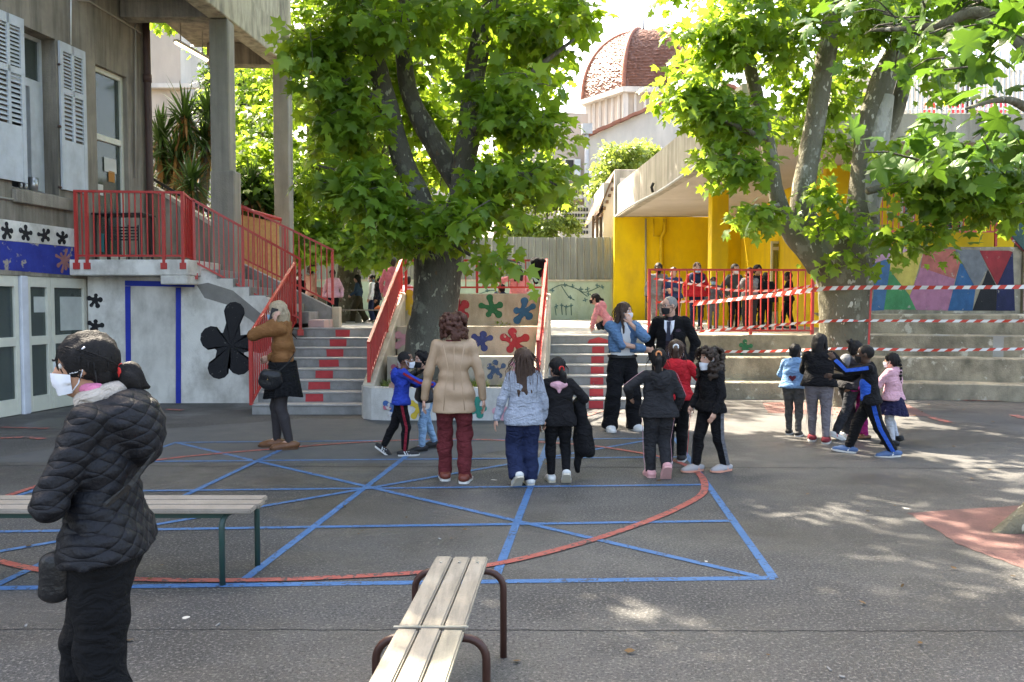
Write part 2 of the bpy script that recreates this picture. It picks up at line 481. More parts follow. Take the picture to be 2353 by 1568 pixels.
# ------------------------------------------------------------------ splats
def splat_pts(r, seed, arms=5, wid=None):
    rd = random.Random(seed)
    a0 = rd.uniform(-.25, .25) + math.pi / 2
    lens = [rd.uniform(.74, 1.14) for _ in range(arms)]
    offs = [rd.uniform(-.2, .2) for _ in range(arms)]
    pts = []
    hw = .25
    for k in range(arms):
        a = a0 + 2 * math.pi * k / arms + offs[k]
        c, s = math.cos(a), math.sin(a)
        ln = lens[k]
        hw = .25 * min(1, 5.2 / arms) * rd.uniform(.82, 1.15)
        x2 = min(.74 * ln, ln - 1.12 * hw); x1 = min(.56, x2 * .8)
        loc = [(x1, -hw * .72), (x2, -hw * .95)]
        for t in range(-3, 4):
            b = t / 3 * math.pi / 2
            loc.append((ln - hw * 1.1 + hw * 1.12 * math.cos(b), hw * 1.12 * math.sin(b)))
        loc += [(x2, hw * .95), (x1, hw * .72)]
        for x, y in loc: pts.append(((c * x - s * y) * r, (s * x + c * y) * r))
        a2 = a0 + 2 * math.pi * (k + .5) / arms + (offs[k] + offs[(k + 1) % arms]) / 2
        pts.append((math.cos(a2) * .36 * r, math.sin(a2) * .36 * r))
    return pts
def splat(parent, c, right, up, nrm, r, m, seed, arms=5):
    """painted blot lying 3 mm off a wall: c centre on the wall, right/up/nrm unit vectors"""
    right, up, nrm = Vector(right), Vector(up), Vector(nrm)
    pts = splat_pts(r, seed, arms); n = len(pts)
    P = [Vector(c) + right * x + up * y + nrm * .004 for x, y in pts]
    ctr = Vector(c) + nrm * .004
    V = P + [ctr]
    F = [(i, (i + 1) % n, n) for i in range(n)]
    return link('painted_splat', mesh_np('painted_splat', [tuple(v) for v in V], F), m, parent)
def paint(name, c, chips=(.5, .46, .38), lo=.63):
    return mat(name, c, tuple(x * .85 for x in c), scale=8, rough=.75, bump=.25, bscale=60, chips=chips, chip_scale=11, chip_lo=lo)
PT = dict(green=paint('splat_green', (.03, .16, .075)), blue=paint('splat_blue', (.035, .14, .30)), navy=paint('splat_navy', (.05, .075, .24)), red=paint('splat_red', (.38, .04, .055)),
          pink=paint('splat_pink', (.62, .32, .38)), yellow=paint('splat_yellow', (.62, .44, .05)), black=paint('splat_black', (.018, .018, .021), chips=(.12, .115, .11), lo=.64), teal=paint('splat_teal', (.03, .24, .18)),
          wornblue=paint('splat_worn_blue', (.045, .12, .32), chips=(.55, .53, .5), lo=.54), wornpink=paint('splat_worn_pink', (.45, .13, .18), chips=(.55, .53, .5), lo=.56),
          wornslate=paint('splat_worn_slate', (.06, .10, .17), chips=(.42, .34, .25), lo=.53))

# ------------------------------------------------------------------ terraced planter between the stairs
WHITEW = mat('planter_white_paint', (.60, .59, .56), (.52, .51, .48), scale=3, rough=.8, bump=.35, bscale=60, stain=(.25, .22, .18), stain_amt=.7, stain_scale=(3, 3, 1.6))
planter = empty('terraced_planter', (-.8, 11.4, 0), label='stepped cream planter with painted splats around the foot of the leaning plane tree trunk', cat='planter')
fp = [(-2.13, 12.3), (-2.14, 11.75), (-2.08, 11.56), (-1.95, 11.44), (-1.7, 11.38), (.2, 11.38), (.34, 11.44), (.42, 11.6), (.44, 12.3)]
inn = [(-1.95, 12.3), (-1.95, 11.78), (-1.9, 11.66), (-1.8, 11.59), (-1.66, 11.55), (.14, 11.55), (.2, 11.6), (.25, 11.7), (.26, 12.3)]
V = []; F = []
n = len(fp)
for P, z in ((fp, 0), (fp, .45), (inn, .45), (inn, .2)):
    V += [(p[0], p[1], z) for p in P]
for lv in range(3):
    for i in range(n - 1): F.append((lv * n + i, lv * n + i + 1, (lv + 1) * n + i + 1, (lv + 1) * n + i))
pw = link('front_wall', mesh_np('front_wall', V, F), WHITEW, planter)
walls = {}
for nm, y, z0, z1, xa, xb in (('tier_wall', 12.3, .2, .83, -1.86, .34), ('tier_wall', 13.4, .5, 1.25, -1.86, .48), ('tier_wall', 14.5, .9, 1.79, -1.86, .56)):
    o = MB().box((xa, y, z0), (xb, y + .16, z1)).build(nm, CONCW, planter, bevel=.01)
    walls[y] = o
SOIL = mat('planter_soil', (.11, .085, .055), (.06, .048, .03), scale=20, rough=.95, bump=.8, bscale=40)
for y0, y1, z, xa, xb in ((11.5, 12.31, .40, -1.99, .30), (12.4, 13.42, .74, -1.86, .40), (13.5, 14.52, 1.12, -1.86, .5)):
    MB().box((xa, y0, z - .2), (xb, y1, z)).build('soil', SOIL, planter)
# sloping side walls that carry the stair rails
sl = empty('stringer_wall', (-2.0, 11.5, 0), label='sloping concrete side wall of the planter beside the red squared stairs', cat='wall')
def stringer(parent, xa, ya, za, xb, yb, zb, w, m):
    V = []
    for (x, y, z) in ((xa, ya, za), (xb, yb, zb)):
        for dx in (-w / 2, w / 2): V += [(x + dx, y, -.02), (x + dx, y, z)]
    F = [(0, 1, 3, 2), (4, 6, 7, 5), (1, 5, 7, 3), (0, 2, 6, 4), (0, 4, 5, 1), (2, 3, 7, 6)]
    mb = MB(); mb.add(V, F); return mb.build('side_wall', m, parent, bevel=.012)
stringer(sl, -2.02, 11.62, .48, -1.94, 14.6, 1.82, .17, CONCW)
sr = empty('stringer_wall', (.5, 11.6, 0), label='sloping concrete side wall of the planter beside the red arrow stairs', cat='wall')
stringer(sr, .36, 11.62, .48, .60, 14.6, 1.80, .17, CONCW)
ex, ez = (1, 0, 0), (0, 0, 1); ny = (0, -1, 0)
def wsplat(parent, u, v, Y, r, key, seed): splat(parent, at(u, v, Y), ex, ez, ny, r, PT[key], seed)
wsplat(pw, 840, 932, 11.44, .19, 'wornblue', 1) if False else None
for u, v, k, s, r in ((842, 935, 'wornblue', 11, .17), (905, 940, 'wornpink', 12, .15), (965, 938, 'yellow', 13, .17), (1095, 940, 'teal', 14, .17), (1160, 945, 'pink', 15, .17), (1030, 940, 'navy', 19, .16)):
    p = at(u, v, 11.38); p.y = 11.378
    if p.x < -1.75: p.x = -1.72 if False else p.x
    yy = 11.378
    if p.x < -1.7: # front-left rounded corner: lift clear of the bend
        yy = 11.372
        p.x = max(p.x, -1.6)
    splat(pw, (p.x, yy, p.z), ex, ez, ny, r, PT[k], s)
for u, v, k, s, r in ((940, 700, 'yellow', 21, .26), (1055, 712, 'red', 22, .27), (1131, 709, 'green', 23, .225), (1204, 716, 'blue', 24, .23)):
    wsplat(walls[14.5], u, v, 14.498, r, k, s)
for u, v, k, s, r in ((935, 780, 'pink', 31, .24), (1105, 783, 'navy', 32, .20), (1182, 786, 'red', 33, .235)):
    wsplat(walls[13.4], u, v, 13.398, r, k, s)
for u, v, k, s, r in ((1138, 848, 'wornslate', 41, .165), (1190, 842, 'pink', 42, .15), (915, 850, 'wornpink', 43, .15)):
    wsplat(walls[12.3], u, v, 12.298, r, k, s)

# ------------------------------------------------------------------ stone seating tiers and mural wall on the right
seat = empty('tiered_seating', (6, 13.9, 0), label='weathered curved concrete seating steps running behind the playing children', cat='seating')
def tier(xa, xb, yf, z0, z1, ov=.0):
    X = [xa + (xb - xa) * i / 14 for i in range(15)]
    V = []; F = []
    for x in X:
        f = yf(x)
        j = random.uniform(-.008, .008)
        V += [(x, f + j, z0), (x, f + j, z1 - .02), (x, f + .02, z1 + random.uniform(-.004, .002)), (x, f + 2.4, z1)]
    for i in range(14):
        for k in range(3): F.append((4 * i + k, 4 * i + 4 + k, 4 * i + 5 + k, 4 * i + 1 + k))
    F.append((0, 1, 2, 3)); F.append(tuple(56 + q for q in (3, 2, 1, 0)))
    return V, F
tiers_o = []
for xa, y0, za, zb in ((3.06, 13.98, 0, .28), (3.06, 14.5, .2, .68), (3.06, 15.0, .6, 1.052), (6.55, 15.72, .95, 1.42)):
    V, F = tier(xa, 14, lambda x: y0 + tier_bend(x), za, zb)
    tiers_o.append(link('step_tier', mesh_np('step_tier', V, F), CONCD, seat))
for u, v, k, s in ((1712, 798, 'green', 51), (1898, 800, 'red', 52)):
    wsplat(tiers_o[2], u, v, 14.985, .15, k, s)
mural = empty('mural_wall', (8, 16.8, 1.3), label='low wall painted with bright geometric facets above the stone seating', cat='wall')
MY = 16.8
MB().box((6.9, MY, 1.2), (10.30, MY + .25, 2.76)).build('wall', CONCD, mural, bevel=.01)
MB().box((10.305, MY - .06, 1.2), (14, MY + .3, 4.66)).build('side_wall', CONCD, mural, bevel=.01)
def mpaint(name, c): return mat('mural_' + name, c, tuple(x * .8 for x in c), scale=5, rough=.75, bump=.3, bscale=50, stain=tuple(x * .42 for x in c), stain_amt=.75, stain_scale=(4, 4, 2.5), chips=(.30, .28, .23), chip_scale=6, chip_lo=.63)
facets = [('palepink', (.48, .28, .38), [(262, 640), (275, 545), (540, 532), (390, 600)]), ('blue', (.06, .15, .29), [(262, 645), (390, 603), (383, 680), (345, 940), (240, 945)]),
          ('green', (.06, .25, .10), [(386, 686), (572, 925), (558, 940), (349, 940)]), ('yellow', (.52, .42, .10), [(394, 602), (540, 537), (610, 532), (520, 846), (388, 676)]),
          ('salmon', (.42, .13, .10), [(616, 532), (816, 547), (851, 620), (815, 736), (594, 661)]), ('mauve', (.38, .16, .24), [(592, 668), (812, 742), (768, 945), (563, 940), (520, 852)]),
          ('azure', (.03, .11, .24), [(856, 626), (951, 800), (932, 945), (773, 945)]), ('grey', (.17, .18, .19), [(823, 547), (978, 551), (1031, 675), (968, 790), (954, 795)]),
          ('red', (.30, .03, .035), [(984, 552), (1170, 552), (1196, 560), (1097, 776)]), ('black', (.015, .015, .017), [(1036, 681), (1092, 790), (1087, 945), (937, 945)]),
          ('navy', (.018, .022, .07), [(1199, 566), (1213, 945), (1092, 945), (1099, 784)])]
def c8(x, y): return ((2080 + x / 2.658) / 1.088, (420 + y / 2.658) / 1.088)
for nm, c, pl in facets:
    P = []
    for x, y in pl:
        p = at(*c8(x, y), MY - .003); p.z = max(1.40, min(2.755, p.z)); P.append(p)
    fi = [f[0] for f in facets].index(nm)
    cc = sum(P, Vector()) / len(P)
    P = [cc + (p - cc) * 1.035 - Vector((0, .0006 * fi, 0)) for p in P]
    for p in P: p.z = max(1.40, min(2.755, p.z))
    MB().slab(P, (0, .004, 0)).build('painted_facet', mpaint(nm, c), mural)
for nm, c, pl in [('darkgreen', (.05, .10, .09), [(1160, 420), (1300, 330), (1300, 545), (1205, 560)]), ('red', (.30, .03, .035), [(1100, 345), (1200, 490), (1215, 560), (1150, 552), (1098, 552)]), ('mustard', (.45, .32, .04), [(1226, 575), (1300, 540), (1300, 690), (1226, 700)]),
                  ('rose', (.42, .26, .22), [(1226, 703), (1300, 694), (1300, 950), (1226, 950)])]:
    P = [at(*c8(x, y), MY - .063) for x, y in pl]
    for p in P: p.x = max(p.x, 10.31) if p.z < 2.75 else max(p.x, 9.6)
    MB().slab(P, (0, .004, 0)).build('painted_facet', mpaint(nm, c), mural)
for k in range(3): # white hand prints on the black facet
    pass
# ------------------------------------------------------------------ red railings
REDR = mat('railing_red_gloss', (.47, .035, .028), (.40, .028, .024), scale=14, rough=.38, bump=.12, bscale=70, spec=.5, chips=(.25, .10, .08), chip_scale=24, chip_lo=.63)
def railing(label, A, B, hA, hB=None, bars=20, post_at=(0, 1), bot=.08, w=.018, pw=.045, rail=.045, feet=0.0, plate=False, parent=None, lip=0.0):
    """A, B foot of the two ends; hA,hB heights; bars between; posts at the fractions given"""
    A, B = Vector(A), Vector(B); hB = hA if hB is None else hB
    o = empty('red_railing', A, label=label, cat='railing') if parent is None else parent
    up = Vector((0, 0, 1))
    d = (B - A); dh = Vector((d.x, d.y, 0)).normalized()
    tA, tB = A + up * hA, B + up * hB
    beam('top_rail', tA - dh * pw / 2, tB + dh * pw / 2, rail, rail * .8, REDR, o)
    beam('bottom_rail', A + up * bot, B + up * bot, rail * .7, rail * .7, REDR, o)
    for t in post_at:
        p = A.lerp(B, t); h = hA + (hB - hA) * t
        beam('post', p - up * feet, p + up * (h - rail * .4), pw, pw, REDR, o, ref=(-dh.y, dh.x, 0))
        if plate:
            beam('foot_plate', p - up * (feet + .10) , p - up * feet, .10, .06, REDR, o, ref=(-dh.y, dh.x, 0))
    for i in range(1, bars):
        t = i / bars
        if any(abs(t - q) < .4 / bars for q in post_at): continue
        p = A.lerp(B, t); h = hA + (hB - hA) * t
        beam('bar', p + up * (bot + rail * .3), p + up * (h - rail * .4), w, w, REDR, o, ref=(-dh.y, dh.x, 0))
    return o
# on the planter: two sloping ones and the level one across the top
railing('sloping red railing between the planter and the red squared stairs', (-2.02, 11.68, .50), (-1.94, 14.55, 1.82), .56, .56, 26, (0, .5, 1), bot=.05)
railing('sloping red railing between the planter and the red arrow stairs', (.365, 11.68, .50), (.60, 14.55, 1.80), .58, .58, 26, (0, .5, 1), bot=.05)
railing('level red railing along the top of the planter behind the leaning trunk', (-1.86, 14.58, 1.80), (.54, 14.58, 1.80), .57, .57, 16, (.0, .52, 1), bot=.10)
# in front of the waiting boys
bx0, bx1 = xat(1492, 14.9), xat(1874, 14.95)
railing('red railing in front of the line of boys under the yellow shelter', (bx0, 14.93, 1.055), (bx1, 15.12, 1.055), 1.17, 1.17, 22, (0, .62, 1), bot=.07, w=.02, pw=.05)
# left edge of the lower flight
railing('steep red railing on the outer side of the red squared stairs', (xat(575, 12.0), 12.0, .14), (xat(678, 14.0), 14.0, 1.28), 1.02, 1.02, 24, (0, .52, 1), bot=.03)
# landing of the school building
LZ = 2.30
pA, pB, pC = Vector((xat(180, 12.98), 12.98, LZ)), Vector((xat(424, 13.0), 13.0, LZ)), Vector((xat(444, 13.25), 13.25, LZ - .03))
o = railing('red railing around the raised landing and down the upper stairs', pA, pB, 1.06, 1.04, 18, (0, .1, .82, 1), bot=.06, feet=.05, plate=True)
railing('', pB, pC, 1.04, .98, 5, (1,), bot=.06, parent=o)
pD = Vector((xat(690, 13.9), 13.9, 1.30))
pC2 = Vector((xat(449, 13.27), 13.27, LZ - .08))
railing('', pC2, pD, 1.05, 1.05, 22, (0, .45, 1), bot=.06, feet=.12, plate=True, parent=o)
railing('red railing on the far side of the upper stairs beside the chipboard panel', (xat(548, 14.75), 14.75, 2.43), (xat(765, 14.95), 14.95, 1.60), .97, .97, 17, (0, .5, 1), bot=.03)
# ------------------------------------------------------------------ school building on the left
F0 = Vector((-7.16, 11.6, 0)); FE = Vector((.164, 1, 0)).normalized(); FN = Vector((FE.y, -FE.x, 0))
def fac(u, v):
    """pixel -> (s along the facade, z)"""
    d = ray(u, v); o = Vector((0, 0, CAMH))
    t = (F0 - o).dot(FN) / d.dot(FN)
    p = o + d * t
    return (p - F0).dot(FE), p.z
def fp3(s, z, out=0.0):
    p = F0 + FE * s + FN * out
    return Vector((p.x, p.y, z))
def wall_open(name, s0, s1, z0, z1, opens, thick, m, parent, fpos):
    S = sorted(set([s0, s1] + [a for o in opens for a in o[:2]])); Z = sorted(set([z0, z1] + [a for o in opens for a in o[2:]]))
    S = [x for x in S if s0 <= x <= s1]; Z = [x for x in Z if z0 <= x <= z1]
    def solid(i, j):
        if i < 0 or j < 0 or i >= len(S) - 1 or j >= len(Z) - 1: return False
        cs, cz = (S[i] + S[i + 1]) / 2, (Z[j] + Z[j + 1]) / 2
        return not any(o[0] < cs < o[1] and o[2] < cz < o[3] for o in opens)
    mb = MB()
    for i in range(len(S) - 1):
        for j in range(len(Z) - 1):
            if not solid(i, j): continue
            a, b, c, d = S[i], S[i + 1], Z[j], Z[j + 1]
            f = [fpos(a, c, 0), fpos(b, c, 0), fpos(b, d, 0), fpos(a, d, 0)]
            k = [fpos(a, c, -thick), fpos(b, c, -thick), fpos(b, d, -thick), fpos(a, d, -thick)]
            mb.add(f, [(0, 1, 2, 3)]); mb.add(k, [(3, 2, 1, 0)])
            if not solid(i - 1, j): mb.add([f[0], f[3], k[3], k[0]], [(0, 1, 2, 3)])
            if not solid(i + 1, j): mb.add([f[1], k[1], k[2], f[2]], [(0, 1, 2, 3)])
            if not solid(i, j - 1): mb.add([f[0], k[0], k[1], f[1]], [(0, 1, 2, 3)])
            if not solid(i, j + 1): mb.add([f[3], f[2], k[2], k[3]], [(0, 1, 2, 3)])
    me = bpy.data.meshes.new(name); me.from_pydata([tuple(v) for v in mb.v], [], mb.f)
    bm = bmesh.new(); bm.from_mesh(me); bmesh.ops.remove_doubles(bm, verts=bm.verts, dist=1e-5); bmesh.ops.recalc_face_normals(bm, faces=bm.faces); bm.to_mesh(me); bm.free()
    return link(name, me, m, parent)
OLDC = mat('school_concrete', (.31, .275, .22), (.225, .20, .16), scale=2.0, rough=.9, bump=.4, bscale=50, stain=(.08, .073, .06), stain_amt=.9, stain_scale=(5.5, 5.5, .45))
COLC = mat('school_column_concrete', (.31, .29, .245), (.25, .235, .20), scale=2.5, rough=.88, bump=.35, bscale=60, stain=(.13, .12, .10), stain_amt=.6, stain_scale=(6, 6, .5))
FASC = mat('school_fascia_cream', (.46, .42, .31), (.40, .36, .27), scale=2, rough=.88, bump=.3, bscale=50, stain=(.07, .065, .055), stain_amt=.95, stain_scale=(4, 4, 1.1))
WHPAINT = mat('school_white_paint', (.74, .72, .67), (.66, .64, .59), scale=3, rough=.85, bump=.35, bscale=55, stain=(.24, .215, .18), stain_amt=.85, stain_scale=(2.2, 2.2, 1.5), chips=(.33, .30, .26), chip_scale=5, chip_lo=.68)
BLUEB = mat('school_blue_paint', (.025, .045, .30), (.018, .03, .22), scale=4, rough=.7, bump=.25, bscale=50, chips=(.30, .27, .22), chip_scale=5, chip_lo=.70)
BLUEW = mat('school_blue_paint_worn', (.025, .045, .30), (.018, .03, .22), scale=4, rough=.7, bump=.25, bscale=50, chips=(.34, .30, .24), chip_scale=4, chip_lo=.60)
DARKIN = mat('dark_interior', (.045, .045, .043), (.03, .03, .03), scale=1, rough=.9)
SHUT = mat('shutter_paint', (.52, .555, .58), (.45, .48, .50), scale=5, rough=.6, bump=.15, bscale=40, stain=(.28, .28, .26), stain_amt=.4, stain_scale=(6, 6, 2))
CREAMF = mat('cream_door_frame', (.66, .65, .55), (.60, .59, .50), scale=6, rough=.5)
def glass_mat(name, tint, rough=.06):
    m = bpy.data.materials.new(name); m.use_nodes = True
    b = m.node_tree.nodes['Principled BSDF']
    b.inputs['Base Color'].default_value = rgba(tint); b.inputs['Roughness'].default_value = rough
    b.inputs['Specular IOR Level'].default_value = .8
    tr = _n(m.node_tree, 'ShaderNodeBsdfTransparent'); tr.inputs[0].default_value = (.75, .8, .78, 1)
    mx = _n(m.node_tree, 'ShaderNodeMixShader'); mx.inputs[0].default_value = .5
    m.node_tree.links.new(tr.outputs[0], mx.inputs[1]); m.node_tree.links.new(b.outputs[0], mx.inputs[2])
    m.node_tree.links.new(mx.outputs[0], m.node_tree.nodes['Material Output'].inputs[0])
    return m
GLASS = glass_mat('window_glass', (.10, .125, .115))  # base colour lightened to put a grey-green reflection into the panes
school = empty('school_building', (-7.1, 12, 0), label='old grey concrete school building with louvred shutters and a porch on columns', cat='building')
w1 = (fac(18, 60)[0], fac(127, 90)[0], fac(60, 436)[1], fac(127, 91)[1])
gd = (fac(219, 150)[0], fac(291, 180)[0], 2.3, fac(222, 148)[1])
ld = (fac(-60, 900)[0], fac(207, 900)[0], -.1, fac(100, 636)[1])
CORN = 3.62
body = wall_open('facade_wall', -9.0, CORN, -.05, 13.0, [w1, gd, ld], .34, OLDC, school, lambda s, z, o: fp3(s, z, o))
# building mass behind the facade
MB().prism([fp3(-9, 0, -2.6)[:2], fp3(CORN, 0, -2.6)[:2], (-15, 15), (-15, 2)], -.05, 13.2).build('rear_block', OLDC, school)
MB().prism([fp3(-9, 0, -2.62)[:2], fp3(-9, 0, -.34)[:2], fp3(CORN, 0, -.34)[:2], fp3(CORN, 0, -2.62)[:2]][::-1], 12.7, 13.0).build('roof', OLDC, school)
MB().prism([fp3(CORN - .3, 0, -2.6)[:2], fp3(CORN - .01, 0, -2.6)[:2], fp3(CORN - .01, 0, -.342)[:2], fp3(CORN - .3, 0, -.342)[:2]], 0, 12.7).build('end_wall', OLDC, school)
MB().prism([fp3(-9, 0, -2.6)[:2], fp3(-9, 0, -.342)[:2], fp3(CORN - .31, 0, -.342)[:2], fp3(CORN - .31, 0, -2.6)[:2]][::-1], 2.0, 2.28).build('floor_slab', DARKIN, school)
# painted bands above the doors
def fpanel(name, u0, u1, vt0, vt1, vb0, vb1, out, m, parent, th=.004):
    P = [fp3(*fac(u0, vb0)), fp3(*fac(u1, vb1)), fp3(*fac(u1, vt1)), fp3(*fac(u0, vt0))]
    P = [p + FN * out for p in P]
    return MB().slab(P, FN * th).build(name, m, parent)
wb = fpanel('white_band', -60, 174, 495, 527, 546, 568, .001, WHPAINT, school)
fpanel('blue_band', -60, 176, 547, 569, 615, 634, .001, BLUEW, school)
for i, (u, v) in enumerate(((15, 531), (58, 537), (101, 542), (142, 548))):
    s, z = fac(u, v)
    splat(wb, fp3(s, z, .005), FE, (0, 0, 1), FN, .135, PT['black'], 60 + i)
s, z = fac(147, 598)
pp = splat_pts(.17, 71, 11)
sp = splat(wb, fp3(s, z, .0055), FE, (0, 0, 1), FN, .19, paint('splat_dull_rose', (.33, .15, .14), chips=(.3, .27, .22), lo=.6), 71, 9)
# ledge and conduits
def fbeam(name, a, b, w, d, m, out):
    p, q = fp3(*fac(*a)), fp3(*fac(*b))
    return beam(name, p + FN * out, q + FN * out, d, w, m, school, ref=(0, 0, 1))
zs = fac(60, 440)[1]
MB().prism([fp3(fac(25, 440)[0], 0, .0015)[:2], fp3(fac(25, 440)[0], 0, .09)[:2], fp3(fac(166, 460)[0], 0, .09)[:2], fp3(fac(166, 460)[0], 0, .0015)[:2]][::-1], zs - .19, zs - .005).build('window_sill', OLDC, school, bevel=.01)
PIPEG = mat('conduit_paint', (.33, .31, .26), rough=.6); PIPEW = mat('white_conduit', (.62, .61, .57), rough=.5); PIPEB = mat('brown_downpipe', (.075, .042, .034), (.055, .032, .027), scale=6, rough=.55, stain=(.14, .10, .08), stain_amt=.4)
def ftube(name, pts, r, m, out=.03, n=8, smooth=True):
    P = [fp3(*fac(u, v)) + FN * out for u, v in pts]
    return MB().tube(P, r, n).build(name, m, school, smooth=smooth)
ftube('conduit', [(-60, 445), (0, 455), (165, 482)], .016, PIPEG)
ftube('conduit', [(159, 0), (159, 103)], .012, PIPEW)
ftube('conduit', [(175, 0), (200, 3), (250, 33), (300, 63), (322, 78)], .016, PIPEG)
ftube('conduit', [(308, 15), (308, 200), (308, 410)], .014, PIPEG)
ftube('downpipe', [(326, 12), (330, 180), (335, 380), (340, 588)], .062, PIPEB, .075, 12)
ftube('pipe_collar', [(329.5, 172), (330, 190)], .075, PIPEB, .075, 12)
# ---- shuttered window
win = MB()
a, b, zb, zt = w1
fr = .055
for (p, q, r_, s_) in ((a, a + fr, zb, zt), (b - fr, b, zb, zt), (a + fr, b - fr, zt - fr, zt), (a + fr, b - fr, zb, zb + fr)):
    win.prism([fp3(p, 0, -.30)[:2], fp3(q, 0, -.30)[:2], fp3(q, 0, -.24)[:2], fp3(p, 0, -.24)[:2]], r_, s_)
zr = fac(70, 178)[1]
win.prism([fp3(a + fr, 0, -.30)[:2], fp3(b - fr, 0, -.30)[:2], fp3(b - fr, 0, -.23)[:2], fp3(a + fr, 0, -.23)[:2]], zr - .06, zr + .06)
wm = .62 * a + .38 * b
win.prism([fp3(wm + .3, 0, -.30)[:2], fp3(b - fr, 0, -.30)[:2], fp3(b - fr, 0, -.22)[:2], fp3(wm + .3, 0, -.22)[:2]], zb + fr, zr - .06)
wino = win.build('window', SHUT, school)
MB().prism([fp3(a + fr, 0, -.28)[:2], fp3(b - fr, 0, -.28)[:2], fp3(b - fr, 0, -.272)[:2], fp3(a + fr, 0, -.272)[:2]], zr + .06, zt - fr).build('pane', GLASS, wino)
MB().prism([fp3(a + fr, 0, -.62)[:2], fp3(b, 0, -.62)[:2], fp3(b, 0, -.6)[:2], fp3(a + fr, 0, -.6)[:2]], zb, zt).build('dark_backing', DARKIN, wino)  # dark sheet stands in for the unlit room behind the window
BUCK = mat('zinc_bucket', (.45, .46, .46), rough=.35, metallic=.8)
for k, (u, v0, v1, r) in enumerate(((95, 446, 412, .075), (77, 436, 416, .035), (66, 432, 416, .03))):
    s, z = fac(u, v0)
    p = fp3(s, zb, -.13); h = (fac(u, v1)[1] - z)
    MB().tube([p + Vector((0, 0, .003)), p + Vector((0, 0, h))], [r * .75, r], 14).build('bucket', BUCK, smooth=True)
    o = bpy.data.objects[-1] if False else None
pl_ = ['wide zinc pot standing on the sill of the shuttered window', 'small zinc pot next to the wide one on the window sill', 'smallest zinc pot on the sill beside the open shutter']
for k, o in enumerate([o for o in col.objects if o.name.startswith('bucket')]): tag(o, pl_[k], 'pot', 'pots on the window sill')
def shutter(u0, vt0, vb0, u1, vt1, vb1, out0, out1):
    """u0 near edge, u1 far edge; out0/out1 distances from the wall"""
    s0, z1 = fac(u0, vt0); _, z0 = fac(u0, vb0); s1, z1b = fac(u1, vt1); _, z0b = fac(u1, vb1)
    zt, zb = (z1 + z1b) / 2, (z0 + z0b) / 2
    A, B = fp3(s0, 0, out0), fp3(s1, 0, out1)
    e = (B - A); W = e.length; e.normalize(); nn = Vector((e.y, -e.x, 0))
    def P(x, z, o=0): 
        q = A + e * x + nn * o; return Vector((q.x, q.y, z))
    sh = MB(); H = zt - zb; st = W * .12; zp = zb + H * .34; zm = zb + H * .67
    for x0, x1, za, zc in ((0, st, zb, zt), (W - st, W, zb, zt), (W / 2 - st * .35, W / 2 + st * .35, zp, zt), (st, W - st, zt - H * .06, zt), (st, W - st, zm - .04, zm + .05), (st, W - st, zb, zp)):
        sh.prism([P(x0, 0, 0)[:2], P(x1, 0, 0)[:2], P(x1, 0, .035 if za != zb or zc != zp else .03)[:2], P(x0, 0, .035 if za != zb or zc != zp else .03)[:2]], za, zc)
    so = sh.build('shutter', SHUT, school)
    for x0, x1 in ((st, W / 2 - st * .35), (W / 2 + st * .35, W - st)):
        for za, zc, nn_ in ((zp + .02, zm - .045, 10), (zm + .055, zt - H * .06 - .005, 10)):
            for k in range(nn_):
                z = za + (zc - za) * (k + .5) / nn_
                beam('slat', P(x0, z + .012, .004), P(x1, z + .012, .004), (zc - za) / nn_ * .95, .008, SHUT, so, ref=(nn * .6 + Vector((0, 0, .5))))
    return so
shutter(131, 98, 436, 190, 116, 443, .012, .012)
shutter(-30, 14, 408, 40, 46, 418, .03, .07)
for u, v in ((133, 148), (133, 290), (134, 430)):
    ftube('hinge', [(u - 3, v), (u + 2, v + 1)], .02, PIPEB, .03, 6)
# ---- glazed door on the landing
def glazed(parent, s0, s1, z0, z1, rails, name, frame=.06, depth=.08, out=-.16, stiles=()):
    mb = MB()
    def bar(a, b, c, d): mb.prism([fp3(a, 0, out)[:2], fp3(b, 0, out)[:2], fp3(b, 0, out + depth)[:2], fp3(a, 0, out + depth)[:2]], c, d)
    bar(s0, s0 + frame, z0, z1); bar(s1 - frame, s1, z0, z1)
    for r in rails: bar(s0 + frame, s1 - frame, r[0], r[1])
    o = mb.build(name, CREAMF, parent, bevel=.004)
    rr = sorted(rails)
    for k in range(len(rr) - 1):
        MB().prism([fp3(s0 + frame, 0, out + .03)[:2], fp3(s1 - frame, 0, out + .03)[:2], fp3(s1 - frame, 0, out + .04)[:2], fp3(s0 + frame, 0, out + .04)[:2]], rr[k][1], rr[k + 1][0]).build('pane', GLASS, o)
    return o
zt = gd[3]; zmid = fac(250, 318)[1]
ud = glazed(school, gd[0], gd[1], 2.3, zt, [(2.3, 2.42), (zmid - .05, zmid + .05), (zt - .08, zt)], 'porch_door')
CARD = {k: mat('card_' + k, c, rough=.8) for k, c in dict(orange=(.45, .2, .05), white=(.6, .6, .56), teal=(.03, .25, .28), green=(.2, .3, .08)).items()}
for (u0, v0, u1, v1, k) in ((262, 392, 276, 420, 'orange'), (226, 420, 250, 450, 'white'), (252, 360, 280, 400, 'white'), (234, 535, 252, 580, 'teal'), (256, 545, 270, 585, 'green')):
    s0, z1 = fac(u0, v0); s1, z0 = fac(u1, v1)
    if s1 - s0 > .01 and z1 > z0:
        MB().prism([fp3(s0, 0, -.105)[:2], fp3(s1, 0, -.105)[:2], fp3(s1, 0, -.1)[:2], fp3(s0, 0, -.1)[:2]], z0, z1).build('window_drawing', CARD[k], ud)
